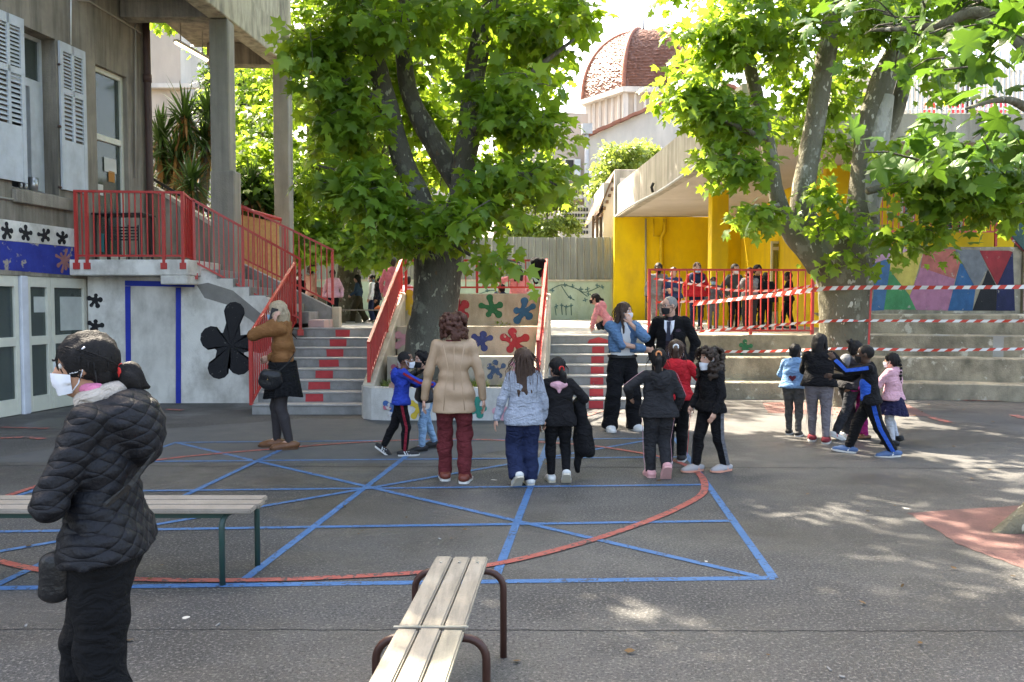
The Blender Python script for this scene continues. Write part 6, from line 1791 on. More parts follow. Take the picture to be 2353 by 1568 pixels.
    if shoes:
        um, sm = shoes[0], shoes[1]; big = shoes[2] if len(shoes) > 2 else 1.0
        for s in 'lr':
            h, k_, an, Rf, sole = legs[s]; fl = .153 * H * big; fw = .036 * H * big
            def Fp(x, y, z): return sole + Rf @ A3(x, y, z)
            S = SDF(min(vox, .009))
            M = np.diag([1, 1, 1.25]) @ Rf.T
            S.rc(Fp(0, -.22 * fl, .03 * H), Fp(0, .3 * fl, .022 * H), fw * .92, fw * 1.02, .0, M); S.rc(Fp(0, .3 * fl, .022 * H), Fp(0, .62 * fl, .014 * H), fw * 1.02, fw * .82, .01, M)
            S.rc(Fp(0, -.2 * fl, .03 * H), Fp(0, -.12 * fl, .058 * H), fw * .8, fw * .78, .012)
            S.cut(Fp(0, 0, .012 * H), Rf @ A3(0, 0, -1)); S.cut(Fp(0, 0, .062 * H), Rf @ A3(0, -.25, 1))
            so = put('shoe', S.mesh(), um)
            out = [(0, -.36), (.6, -.34), (.86, -.2), (.84, .1), (1.0, .36), (.98, .55), (.7, .74), (.2, .83), (-.25, .83), (-.72, .73), (-.98, .55), (-1.0, .36), (-.84, .1), (-.86, -.2), (-.6, -.34)]
            V = [Fp(x * fw * 1.03, y * fl, 0 if y < .6 else .004 * H) for x, y in out] + [Fp(x * fw * 1.06, y * fl * 1.01, .016 * H) for x, y in out]
            n_ = len(out); F = [tuple(range(n_ - 1, -1, -1)), tuple(range(n_, 2 * n_))] + [(i, (i + 1) % n_, n_ + (i + 1) % n_, n_ + i) for i in range(n_)]
            put('sole', (np.array(V), F), sm, so, smooth=False)
            if len(shoes) > 3 and shoes[3] is not None:
                for k3 in (range(3) if len(shoes) > 4 and shoes[4] == 'three' else range(1)):
                    for sx in (-1, 1):
                        y0 = (.02 + .13 * k3) * fl
                        V = [Fp(sx * fw * q, y0 + dy * fl, z * H) for q, dy, z in ((1.0, 0, .018), (1.0, .06, .018), (.72, -.02 + .0, .046), (.72, -.08, .046))]
                        V = [v + Rf @ A3(sx * .004, 0, 0) for v in V]
                        put('shoe_stripe', (np.array(V), [(0, 1, 2, 3)]), shoes[3], so, smooth=False)
            if bottom and bottom.get('sock'):
                V_, F_ = tube_arr([an - (an - k_) * .14, an], [.026 * H, .024 * H], 12); put('sock', (np.array([tuple(v) for v in V_]), F_), bottom['sock'])
    # ---- hair
    if hair and hair[0] != 'bald':
        st, hmn = hair[0], hairm(hair[1]); opt = hair[2] if len(hair) > 2 else {}
        S = SDF(min(vox, .010)); inf = dict(short=.02, crop=.008).get(st, .035) * hh + opt.get('vol', 0)
        S.el(Hd(0, -.085, .115), A3(.335, .40, .38) * hh + inf, Rh, .02)
        if st not in ('crop',):
            S.el(Hd(0, -.22, -.12), A3(.27, .22, .26) * hh + inf * .5, Rh, .04 * hh)
        if st == 'curly':
            n_ = opt.get('n', 90); low = opt.get('low', -.55); wd = opt.get('wide', .47)
            for _ in range(n_):
                z = rd.uniform(low, .5); a = rd.uniform(R(-215), R(35)) if z < .25 else rd.uniform(0, 6.283)
                rr = wd * (1.0 if z < .1 else math.sqrt(max(.05, 1 - ((z - .1) / .48) ** 2)))
                S.el(Hd(math.cos(a) * rr * .92, math.sin(a) * rr - .07, z), np.full(3, rd.uniform(.07, .12) * hh), None, .02 * hh)
            S.el(Hd(0, -.1, (low + .1) / 2), A3(.4 * wd / .47, .36, .35) * hh, Rh, .05 * hh)
        if st == 'long':
            ln = opt.get('len', 1.4)
            for x in (-.26, -.13, 0, .13, .26):
                p0 = Hd(x, -.34 + abs(x) * .5, .0); p1 = Hd(x * 1.15, -.40 + abs(x) * .35, -.55); 
                back = Rt @ A3(x * hh * 1.0, -.052 * H - .05 * hh, 0); p2 = np.array([hc[0], hc[1], 0]) * A3(1, 1, 0) + back + A3(0, 0, hc[2] - hh * (.5 + ln * (.9 + rd.uniform(-.12, .1))))
                p1b = (p1 + p2) / 2 + Rt @ A3(0, -.02 * H, 0)
                S.rc(p0, p1, .15 * hh, .15 * hh, .05 * hh); S.rc(p1, p1b, .15 * hh, .13 * hh, .05 * hh); S.rc(p1b, p2, .13 * hh, .05 * hh, .05 * hh)
            if opt.get('front'):
                for sx in (-1, 1):
                    S.rc(Hd(sx * .33, -.02, .1), Hd(sx * .36, .05, -.5), .09 * hh, .09 * hh, .05 * hh); S.rc(Hd(sx * .36, .05, -.5), Hd(sx * .33, .12, -1.15), .09 * hh, .04 * hh, .05 * hh)
        if st == 'bob':
            for k3 in range(15):
                a = R(-205 + 230 * k3 / 14); x, y = math.cos(a) * .38, math.sin(a) * .40 - .06
                S.rc(Hd(x * .85, y * .85, .15), Hd(x, y, -.15), .1 * hh, .12 * hh, .04 * hh); S.rc(Hd(x, y, -.15), Hd(x * 1.04, y * 1.04, -.62 + rd.uniform(-.06, .06)), .12 * hh, .05 * hh, .04 * hh)
        if st in ('ponytail', 'bun', 'topknot', 'braid'):
            pz = opt.get('z', .15); py = -.50
            if st == 'bun': S.el(Hd(0, py - .06, pz), np.full(3, .2 * hh), None, .05 * hh)
            elif st == 'topknot':
                for k3 in range(7): S.el(Hd(rd.uniform(-.08, .08), -.40 + rd.uniform(-.1, .1), .48 + rd.uniform(-.06, .1)), np.full(3, .11 * hh), None, .03 * hh)
            else:
                ln = opt.get('len', .9); p0 = Hd(0, py + .04, pz)
                if st == 'braid':
                    pts = [p0 + A3(0, 0, -ln * hh * t) + Rt @ A3(.015 * math.sin(9 * t), -.03 * H * math.sin(math.pi * t), 0) for t in np.linspace(0, 1, 9)]
                    for k3, q in enumerate(pts): S.el(q, np.full(3, (.105 - .05 * k3 / 9) * hh), None, .02 * hh)
                    S.el(pts[-1] - A3(0, 0, .06 * hh), A3(.08, .08, .13) * hh, None, .02)
                else:
                    p1 = Hd(opt.get('dx', 0), py - .20, pz - .18 - opt.get('fall', 0)); p2 = p1 + A3(0, 0, -ln * hh) + Rt @ A3(0, .03 * H, 0)
                    S.rc(p0, p1, .09 * hh, .14 * hh, .04 * hh); S.rc(p1, (p1 + p2) / 2, .14 * hh, .15 * hh, .05 * hh); S.rc((p1 + p2) / 2, p2, .15 * hh, .04 * hh, .05 * hh)
        if st == 'locs':
            for k3 in range(46):
                a = R(-215 + 250 * rd.random()); x, y = math.cos(a) * .37, math.sin(a) * .42 - .07; ln = rd.uniform(.5, 1.05)
                S.rc(Hd(x * .8, y * .8, .3), Hd(x * 1.02, y * 1.02, -.05), .06 * hh, .055 * hh, .01 * hh); S.rc(Hd(x * 1.02, y * 1.02, -.05), Hd(x * 1.08, y * 1.08, -.05) - A3(0, 0, ln * hh), .055 * hh, .04 * hh, .01 * hh)
        fz = opt.get('hairline', .24)
        S.el(Hd(0, .46, -.30 + fz * .3), A3(opt.get('fw', .30), .36, .50) * hh, Rh, .03 * hh, op='-')
        if st in ('short', 'crop', 'ponytail', 'bun', 'topknot', 'braid'):
            for sx in (-1, 1): S.el(Hd(sx * .42, .02, -.16), A3(.14, .18, .20) * hh, Rh, .03 * hh, op='-')
        if st in ('short', 'crop'): S.cut(Hd(0, 0, -.34), Rh @ A3(0, .3, -1))
        am = opt.get('amp', .006 if st not in ('crop',) else .002)
        if st == 'curly': S.noise = lambda X, Y, Z: .008 * (np.sin(95 * X + 3 * np.sin(60 * Z)) * np.sin(90 * Y + 2) * np.sin(100 * Z + 2 * np.sin(70 * X)))
        else: S.noise = lambda X, Y, Z: am * np.sin(95 * X + 60 * Y + 5 * np.sin(9 * Z)) * .6 + am * .4 * np.sin(150 * (X - Y) + 3 * np.sin(14 * Z))
        ho = put('hair', S.mesh(), hmn)
        if opt.get('tie'):
            pz = opt.get('z', .15); c = Hd(0, -.49, pz); V_, F_ = tube_arr([c + Rh @ (A3(math.cos(t) * .11, -.03, math.sin(t) * .11) * hh) for t in np.linspace(0, 6.2832, 13)], .045 * hh, 6); put('hair_tie', (np.array([tuple(v) for v in V_]), F_), opt['tie'], ho)
        # loose strands break the outline
        sn = opt.get('strands', 0)
        if sn:
            sb = MB()
            for _ in range(sn):
                a = R(-195 + 210 * rd.random()); z = rd.uniform(-.1, .4); rr = .40 * math.sqrt(max(.1, 1 - (z / .52) ** 2))
                p = Hd(math.cos(a) * rr, math.sin(a) * rr - .08, z); ln = opt.get('slen', .5) * rd.uniform(.6, 1.2) * hh
                o = unit(Rh @ A3(math.cos(a), math.sin(a), rd.uniform(-.4, .5)))
                q1 = p + o * ln * .3 - A3(0, 0, ln * .35); q2 = q1 + o * ln * rd.uniform(-.1, .25) - A3(0, 0, ln * .6)
                sb.tube([Vector(p), Vector(q1), Vector(q2)], [.004, .003, .001], 4, cap=False)
            link_v = np.array([tuple(v) for v in sb.v]); tag(put('loose_hair', (link_v, sb.f), hmn, ho), kind='stuff')
    # ---- mask
    if mask:
        dz = mask[1] if len(mask) > 1 else 0.0
        V = []; F = []; nu, nv = 11, 8
        for j in range(nv):
            t = j / (nv - 1); z = -.07 - .36 * t + dz
            for i in range(nu):
                a = R(-78 + 156 * i / (nu - 1)); 
                rx = .285 - .05 * t ** 2; ry = .305 + .03 * math.sin(math.pi * t) * math.cos(a) + (.075 * math.cos(a) ** 6 * (1 - t) if t < .7 else 0)
                zz = z + (.05 * (1 - math.cos(a)) if t > .5 else -.05 * (1 - math.cos(a)))
                V.append(Hd(math.sin(a) * rx, .095 + math.cos(a) * ry, zz + .006 * math.sin(t * 18)))
        for j in range(nv - 1):
            for i in range(nu - 1): F.append((j * nu + i, j * nu + i + 1, (j + 1) * nu + i + 1, (j + 1) * nu + i))
        mo = put('face_mask', (np.array(V), F), mask[0])
        for sx in (-1, 1):
            e0 = Hd(sx * .37, -.05, .0)
            for zz in (-.09 + dz, -.38 + dz):
                V_, F_ = tube_arr([Hd(sx * .28, .16, zz), Hd(sx * .345, .05, zz * .6 - .02), e0], .010 * hh, 5); put('ear_loop', (np.array([tuple(v) for v in V_]), F_), mask[0], mo)
    ctx = dict(root=root, put=put, T=T, Hd=Hd, Rt=Rt, Rh=Rh, arms=arms, legs=legs, H=H, hh=hh, W=W, tl=tl, parts=parts, neck=neck, hip=hip)
    return ctx
# ------------------------------------------------------------------ the people
def ground_at(u, v): p = onz(u, v, 0); return (p.x, p.y, 0.0)
def plat_at(u, Y): x = xat(u, Y); return (x, Y, plat_z(x, Y))
def Hof(u, vtop, loc): return at(u, vtop, loc[1]).z - loc[2]
WHITE = mat('plain_white', (.68, .69, .70), rough=.8); MWHITE = mat('mask_white', (.66, .68, .72), (.58, .6, .65), scale=20, rough=.85); MBLUE = mat('mask_blue', (.34, .52, .66), (.28, .45, .6), scale=20, rough=.85)
MBLACK = mat('mask_black', (.014, .014, .016), rough=.8); MPINK = mat('mask_pink', (.62, .3, .4), (.55, .2, .3), scale=60, rough=.85)
BLACK = cmat('black', (.007, .007, .0085)); BLACK2 = cmat('soft_black', (.011, .0105, .012)); CHAR = cmat('charcoal', (.024, .024, .027)); NAVY = cmat('navy', (.016, .024, .065)); GREY = cmat('grey', (.20, .20, .21)); MGREY = cmat('mid_grey', (.13, .13, .145))
DENIM = cmat('denim', (.075, .15, .27), (.10, .19, .32), bump=.4); LDENIM = cmat('light_denim', (.14, .26, .44), (.19, .33, .52), bump=.4); JEAN = cmat('pale_jeans', (.20, .34, .52), (.27, .42, .6), bump=.4)
RUBW = mat('white_rubber', (.64, .63, .60), rough=.6); RUBC = mat('cream_rubber', (.55, .50, .40), rough=.7); RUBB = mat('black_rubber', (.016, .016, .016), rough=.7)
LEATHB = mat('brown_leather', (.16, .07, .03), (.12, .05, .022), scale=20, rough=.4); LEATHR = mat('red_brown_leather', (.17, .045, .03), (.12, .03, .02), scale=20, rough=.42); BLKLE = mat('black_leather', (.014, .014, .015), rough=.35, bump=.3, bscale=60)
SHW = mat('white_shoe', (.62, .62, .60), rough=.6); SHB = mat('black_shoe', (.02, .02, .022), rough=.6); SHP = mat('pink_shoe', (.62, .32, .33), rough=.7); SHG = mat('grey_shoe', (.36, .35, .36), rough=.75); SHBL = mat('blue_shoe', (.07, .13, .27), rough=.7); CORAL = mat('coral_rubber', (.72, .33, .24), rough=.6)
PINKC = cmat('pink', (.60, .24, .27)); PINKP = cmat('pale_pink', (.60, .34, .40)); ROSE = cmat('rose', (.52, .15, .18)); REDC = cmat('red', (.50, .02, .03)); BLUEC = cmat('royal_blue', (.02, .05, .34)); PEACH = cmat('peach', (.58, .33, .25)); MAG = cmat('magenta', (.34, .02, .16))
REDTIE = mat('red_elastic', (.62, .03, .025), rough=.7)
def strap(ctx, pts, w, m, name='strap', parent=None):
    V = []; F = []
    P = [np.array(p, float) for p in pts]
    for i, p in enumerate(P):
        t = unit(P[min(i + 1, len(P) - 1)] - P[max(i - 1, 0)]); s = unit(np.cross(t, A3(0, 0, 1)) + 1e-6)
        n_ = np.cross(t, s)
        V += [p + n_ * w / 2, p - n_ * w / 2]
    for i in range(len(P) - 1): F.append((2 * i, 2 * i + 1, 2 * i + 3, 2 * i + 2))
    V = ctx['W'](np.array(V))
    return link(name, mesh_np(name, V, F), m, parent)

# 1 the woman in the foreground
loc = (xat(238, 2.8), 2.8, 0)
PUFF = mat('cloth_navy_quilt', (.0055, .0062, .0095), (.004, .0045, .007), scale=9, rough=.6, spec=.3, bump=.35, bscale=70)
_q = PUFF.node_tree; _b = _q.nodes['Principled BSDF']
_g = _n(_q, 'ShaderNodeNewGeometry'); _prev = _b.inputs['Normal'].links[0].from_node
for _r in (.62, -.62):
    _m = _n(_q, 'ShaderNodeMapping'); _m.inputs['Rotation'].default_value = (_r, 0, .25); _q.links.new(_g.outputs['Position'], _m.inputs[0])
    _w = _n(_q, 'ShaderNodeTexWave', wave_type='BANDS', bands_direction='Z', wave_profile='SIN'); _w.inputs['Scale'].default_value = 7.5; _w.inputs['Distortion'].default_value = 1.2; _w.inputs['Detail'].default_value = 1
    _q.links.new(_m.outputs[0], _w.inputs['Vector'])
    _p = _n(_q, 'ShaderNodeMath', operation='POWER'); _p.inputs[1].default_value = .25; _q.links.new(_w.outputs['Fac'], _p.inputs[0])
    _bp = _n(_q, 'ShaderNodeBump'); _bp.inputs['Strength'].default_value = .9; _bp.inputs['Distance'].default_value = .0065
    _q.links.new(_p.outputs[0], _bp.inputs['Height']); _q.links.new(_prev.outputs[0], _bp.inputs['Normal']); _prev = _bp
_q.links.new(_prev.outputs[0], _b.inputs['Normal'])
c = person('woman in a dark quilted hooded jacket with black hair in a red band', loc, 102, 1.53, 0, .0085, 'tan',
           pose=dict(hl=(.0, .115, .635), hr=(.03, .10, .665), el=(-1, .0, -.6), er=(1, .0, -.6), handl=(.8, -.5, .1), handr=(-.8, -.5, .1), fl=(-.075, -.05, 0, 8, 0), fr=(.06, .10, 0, -4, 0), hp=4, hy=8, lean=2),
           top=dict(m=PUFF, loose=.014, hem=-.06, quilt=1, hood=1.2, sr=1.15, box=1.15, name='quilted_jacket', flare=1.02), bottom=dict(m=cmat('black_wool', (.006, .006, .007)), fit='straight', amp=.007),
           shoes=(SHB, RUBB), hair=('ponytail', 'black', dict(z=-.16, len=.05, fall=.02, tie=REDTIE, strands=40, slen=.16, amp=.005, vol=.004)), mask=(MWHITE,), fat=1.12, eyes=True, seed=3)
T, H, hh = c['T'], c['H'], c['hh']
S = SDF(.008); S.el(c['Hd'](0, -.66, -.26), A3(.21, .20, .25) * hh, c['Rh'], 0); S.rc(c['Hd'](0, -.48, -.16), c['Hd'](0, -.62, -.18), .12 * hh, .16 * hh, .02); S.rc(c['Hd'](0, -.72, -.4), c['Hd'](.02, -.95, -.45), .07 * hh, .01 * hh, .03)
S.noise = lambda X, Y, Z: .004 * np.sin(120 * X + 80 * Z + 6 * np.sin(20 * Y))
c['put']('hair_knot', S.mesh(), hairm('black'))
sb = MB(); rd_ = random.Random(4)
for k in range(420):
    a0 = rd_.uniform(-1.9, 1.9); el0 = .50 - .30 * abs(a0) / 1.9 + rd_.uniform(-.06, .06) - (.35 if abs(a0) > 1.5 else 0)
    d0 = Vector((math.sin(a0) * math.cos(el0), math.cos(a0) * math.cos(el0), math.sin(el0))).normalized()
    d1 = Vector((rd_.uniform(-.16, .16), -1, -.62 + rd_.uniform(-.1, .12))).normalized(); pts = []
    st_ = rd_.uniform(0, .35)
    for q in range(7):
        t = st_ + (1 - st_) * q / 6; dv = d0.slerp(d1, t); k3 = 1.0 + .018 * math.sin(math.pi * t) + rd_.uniform(0, .012)
        pts.append(c['hh'] * 0 + c['Hd'](dv.x * (.335 + .055) * k3, dv.y * (.40 + .055) * k3 - .085, dv.z * (.38 + .055) * k3 + .115))
    sb.tube([Vector(x) for x in pts], [.0008, .0022, .0024, .0024, .0024, .0022, .001], 4, cap=False)
tag(c['put']('hair_strands', (np.array([tuple(v) for v in sb.v]), sb.f), hairm('black')), kind='stuff')
S = SDF(.009)
for k in range(12):
    a = 2 * math.pi * k / 12; S.el(c['neck'] + c['Rt'] @ A3(math.cos(a) * .062, math.sin(a) * .055, .045 - .012 * math.sin(a)), A3(.03, .03, .034), None, .02)
S.noise = folds(.004, 3)
c['put']('scarf', S.mesh(), cmat('cream_scarf', (.48, .42, .36)))
S = SDF(.008)
for k in range(7):
    a = math.pi * (.1 + .8 * k / 6) + .4; S.el(c['neck'] + c['Rt'] @ A3(math.cos(a) * .06, math.sin(a) * .055, .075), A3(.02, .02, .018), None, .014)
c['put']('pink_collar', S.mesh(), cmat('pink_scarf', (.66, .2, .34)))
V_, F_ = tube_arr([c['Hd'](-.31, .05, .2), c['Hd'](-.37, -.1, .30)], [.004, .004], 5); c['put']('hair_clip', (np.array([tuple(v) for v in V_]), F_), mat('clip_metal', (.5, .5, .52), rough=.3, metallic=.8))
S = SDF(.008); bc = T(-.085 * H, .085 * H, -.13 * c['tl']); S.rc(bc + A3(0, 0, .04), bc - A3(0, 0, .05), .038, .042, 0, np.diag([1.3, .8, 1])); S.noise = folds(.003, 1)
V, F = S.mesh(); hb = link('shoulder_bag', mesh_np('shoulder_bag', c['W'](V), F), BLKLE, None, True); tag(hb, 'small black bag hanging at the front of the woman in the quilted jacket', 'bag')
strap(c, [bc + A3(-.02, -.02, .07), T(-.125 * H, .01 * H, .28 * c['tl']), T(-.10 * H, -.075 * H, .5 * c['tl']), T(-.02 * H, -.125 * H, .74 * c['tl']), T(.06 * H, -.09 * H, .95 * c['tl'])], .02, BLKLE, 'strap', hb)

# 2 the woman on the phone
loc = ground_at(652, 1030)
SUED = cmat('brown_suede', (.205, .092, .032), (.165, .07, .024), rough=.75, bump=.12, bscale=60, scale=12, wrinkle=.4)
c = person('woman in a brown bomber jacket and black skirt holding a phone to her ear', loc, 98, Hof(660, 686, loc), 0, .010, 'light',
           pose=dict(hl=(-.085, .045, .835), el=(-.15, .15, -1), handl=(-.1, -.25, 1), pl=(.6, -.9, 0), hr=(.12, .10, .60), er=(.6, -.6, -.3), fl=(-.055, -.045, 0, 8, 0), fr=(.05, .05, 0, -8, 0), curl=.8, hp=8),
           top=dict(m=SUED, loose=.022, hem=.22, sr=1.22, collar=True, name='bomber_jacket', amp=.008), bottom=dict(kind='skirt', m=cmat('black_skirt', (.007, .007, .008)), len=.235, flare=1.36, z0=.24, pleats=22, tights=mat('sheer_tights', (.035, .03, .032), (.028, .024, .026), scale=40, rough=.7)),
           shoes=(LEATHB, mat('brown_sole', (.10, .05, .025), rough=.7)), hair=('bob', 'blond', dict(strands=30, slen=.4)), mask=(MBLUE,), eyes=True, seed=5)
T, H = c['T'], c['H']
wr = c['arms']['l'][2]
pc = c['Hd'](-.44, .1, -.14)
o = beam('mobile_phone', Vector(c['W'](pc + A3(0, .02, -.07))), Vector(c['W'](pc + A3(0, -.015, .075))), .009, .072, BLKLE, None, ref=c['W'](A3(0, 1, 0)) - c['W'](A3(0, 0, 0)))
tag(o, 'black mobile phone held at the ear of the woman in brown', 'phone')
S = SDF(.009); bc = T(-.135 * H, .06 * H, -.10 * c['tl'])
S.rc(bc + A3(0, .05, .03), bc + A3(0, -.06, .02), .06, .06, 0); S.el(bc - A3(0, 0, .04), A3(.055, .13, .10), None, .03); S.noise = folds(.006, 4)
V, F = S.mesh(); hb = link('handbag', mesh_np('handbag', c['W'](V), F), BLKLE, None, True); tag(hb, 'slouchy black leather bag at the hip of the woman on the phone', 'bag')
strap(c, [bc + A3(-.03, -.08, .06), T(-.125 * H, -.05 * H, .22 * c['tl']), T(-.09 * H, -.085 * H, .42 * c['tl']), T(.03 * H, -.09 * H, .75 * c['tl']), T(.09 * H, -.02 * H, 1.0 * c['tl'])], .016, BLKLE, 'strap', hb)
strap(c, [bc + A3(-.055, .02, .03), bc + A3(-.06, .02, -.0), bc + A3(-.06, .02, -.02)], .03, mat('brass', (.5, .33, .1), rough=.3, metallic=.9), 'clasp', hb)

# 3 boy in blue hoodie, 4 the friend he holds
loc = ground_at(922, 1046)
c = person('boy in a royal blue hoodie and black striped track trousers walking', loc, -82, Hof(935, 799, loc), .85, .011, 'brown',
           pose=dict(hl=(-.07, .27, .66), hr=(.07, .30, .655), er=(.6, -.3, -1), el=(-.6, -.3, -1), fr=(.045, .03, 0, 0, 0), fl=(-.045, -.20, .03, 0, 38), lean=4, curl=.7, hy=0),
           top=dict(m=BLUEC, loose=.018, hem=-.05, hood=True, name='hoodie', stripe=cmat('dark_red_tape', (.25, .02, .035)), sw=.011), bottom=dict(m=BLACK, fit='slim', stripe=cmat('dark_red_tape', (.25, .02, .035)), sw=.012, drop=-.01),
           shoes=(SHB, RUBW, 1.1, WHITE, 'three'), hair=('crop', 'black'), mask=(MWHITE,), eyes=True, seed=7)
loc = ground_at(978, 1034)
c = person('child with dark curls and a black mask in a black jacket and pale jeans', loc, 118, Hof(985, 797, loc), .85, .011, 'light',
           pose=dict(hl=(-.12, .33, .63), el=(-.5, -.2, -1), hr=(.02, .3, .66), handl=(0, 1, .25), fl=(-.05, .06, 0, 0, 0), fr=(.06, -.12, 0, -8, 0), side=-8, hy=15, curl=.25, lean=6),
           top=dict(m=BLKLE, loose=.02, hem=.0, name='jacket'), bottom=dict(m=JEAN, fit='slim'), shoes=(SHB, RUBB), hair=('curly', 'black', dict(n=60, low=-.15, wide=.40)), mask=(MBLACK,), eyes=True, seed=8)
# 5 the teacher seen from behind
loc = ground_at(1044, 1106)
SATIN = mat('cloth_beige_satin', (.40, .275, .175), (.335, .225, .14), scale=7, rough=.5, spec=.4, bump=.12, bscale=90, stain=(.33, .225, .14), stain_amt=.5, stain_scale=(12, 12, 12))
c = person('woman with short brown curls in a long beige tunic and burgundy trousers', loc, 4, Hof(1055, 713, loc), 0, .010, 'light',
           pose=dict(hl=(-.175, .03, .475), hr=(.172, .02, .475), fl=(-.055, .05, 0, 4, 0), fr=(.06, -.03, 0, -10, 0), el=(-.9, -1, 0), er=(.9, -1, 0), hy=6, curl=.6),
           top=dict(m=SATIN, loose=.009, hem=-.38, flare=1.08, name='tunic', amp=.006, sr=.98, box=.2), bottom=dict(m=cmat('burgundy', (.125, .022, .026), (.10, .017, .02)), fit='straight', amp=.009, drop=.01),
           shoes=(LEATHR, RUBW), hair=('curly', 'auburn', dict(n=150, low=-.55, wide=.56)), mask=(MBLUE,), seed=9, fat=.95)
c['put']('neckline', (np.array([tuple(v) for v in tube_arr([c['neck'] + c['Rt'] @ A3(math.cos(a) * .072, math.sin(a) * .06, .012) for a in np.linspace(0, 6.283, 19)], .011, 6)[0]]), tube_arr([A3(math.cos(a), math.sin(a), 0) for a in np.linspace(0, 6.283, 19)], .011, 6)[1]), cmat('burgundy', (.125, .022, .026)))
for pts in ([(-.06, -.088, 1.0), (-.035, -.098, .55), (-.05, -.11, .1), (-.06, -.115, -.3)], [(.06, -.088, 1.0), (.035, -.098, .55), (.05, -.11, .1), (.06, -.115, -.3)], [(0, -.095, 1.02), (0, -.1, .6), (0, -.112, .1)]):
    P = [c['T'](x * c['H'], (y + .010) * c['H'], z * c['tl']) for x, y, z in pts]
    V_, F_ = tube_arr(P, .004, 5); c['put']('seam', (np.array([tuple(v) for v in V_]), F_), SATIN, c['parts']['top'])
w = c['W'](c['arms']['l'][2] + A3(-.0, .02, -.085)[None, :] if False else (c['arms']['l'][2] + A3(.005, .03, -.08)))
o = MB().slab([(w[0] - .03, w[1] - .02, w[2] - .04), (w[0] + .04, w[1] - .01, w[2] - .01), (w[0] + .045, w[1], w[2] + .035), (w[0] - .02, w[1] - .01, w[2] + .03)], (0, .012, 0)).build('folded_paper', WHITE)
tag(o, 'folded white paper in the left hand of the woman in the beige tunic', 'paper')
# 6 long haired girl
loc = ground_at(1204, 1116)
c = person('girl with very long brown hair in a pale grey knitted jumper', loc, 14, Hof(1205, 790, loc), .75, .010, 'light',
           pose=dict(hl=(-.20, .02, .455), hr=(.16, .03, .47), fr=(.05, .03, 0, -6, 0), fl=(-.055, -.07, .045, 4, 42), hy=12, lean=1),
           top=dict(m=cmat('grey_knit', (.33, .36, .42), (.27, .30, .36), bump=.7, bscale=70, scale=50), loose=.02, hem=-.22, name='jumper', flare=1.02), bottom=dict(m=NAVY, fit='wide', amp=.008), shoes=(SHW, RUBC), hair=('long', 'brown', dict(len=1.75, strands=40, slen=1.4, amp=.007)), mask=(MWHITE,), seed=10)
# 7 girl in black
loc = ground_at(1282, 1108)
c = person('girl in black with a low ponytail and a pink inner collar', loc, 2, Hof(1280, 812, loc), .8, .010, 'light',
           pose=dict(hl=(-.14, .05, .47), hr=(.17, .13, .58), er=(.9, -.9, -.2), fl=(-.05, .03, 0, 5, 0), fr=(.06, -.07, .04, -4, 45), hy=20, hp=4),
           top=dict(m=BLACK2, loose=.02, hem=-.18, hood=False, name='sweatshirt'), bottom=dict(m=BLACK, fit='slim', sock=cmat('pink_sock', (.6, .1, .14)), end=.93), shoes=(SHW, RUBC), hair=('ponytail', 'black', dict(z=-.05, len=.55, fall=.1, tie=REDTIE, strands=16)), mask=(MWHITE,), seed=11)
S = SDF(.01); S.el(c['T'](0, -.06 * c['H'], c['tl'] * .97), A3(.07, .035, .03) * c['H'], c['Rt']); S.rc(c['T'](0, -.075 * c['H'], c['tl'] * .95), c['T'](0, -.085 * c['H'], c['tl'] * .78), .03 * c['H'], .012 * c['H'], .02); c['put']('inner_hood', S.mesh(), PINKP)
wr = c['arms']['r'][2]; el_ = c['arms']['r'][1]; md = (wr + el_) / 2
S = SDF(.012); S.rc(md + A3(-.02, .0, .0), md + A3(.035, -.02, -.42), .055, .075, 0, np.diag([1, .65, 1])); S.rc(md + A3(-.03, .02, -.05), md + A3(-.03, .01, -.62), .04, .03, .05); S.rc(md + A3(.02, -.03, -.2), md + A3(.09, -.02, -.46), .05, .035, .05); S.noise = folds(.010, 5)
V, F = S.mesh(); o = link('carried_coat', mesh_np('carried_coat', c['W'](V), F), BLACK, None, True); tag(o, 'black coat draped over the arm of the girl with the pink collar', 'coat')
# 8 woman in denim
loc = ground_at(1429, 989)
c = person('woman in a cropped denim jacket and wide black trousers with a hand at her chin', loc, 197, Hof(1432, 690, loc), 0, .011, 'light',
           pose=dict(hl=(.0, .135, .825), el=(-.9, .5, -1), handl=(.2, -.1, 1), pl=(0, -1, 0), hr=(-.10, .15, .635), er=(.8, .2, -.6), fl=(-.10, 0, 0, 14, 0), fr=(.10, 0, 0, -14, 0), hy=38, curl=.9),
           top=dict(m=DENIM, loose=.025, hem=.30, sr=1.25, collar=True, name='denim_jacket', open=.045, under=WHITE, under_hem=.2, amp=.008), bottom=dict(m=BLACK, fit='wide', amp=.007, drop=.015), belt=BLKLE, shoes=(SHW, RUBW), hair=('long', 'brown', dict(len=.75, front=True, strands=40, slen=.8, amp=.008)), mask=(MWHITE,), eyes=True, seed=12)
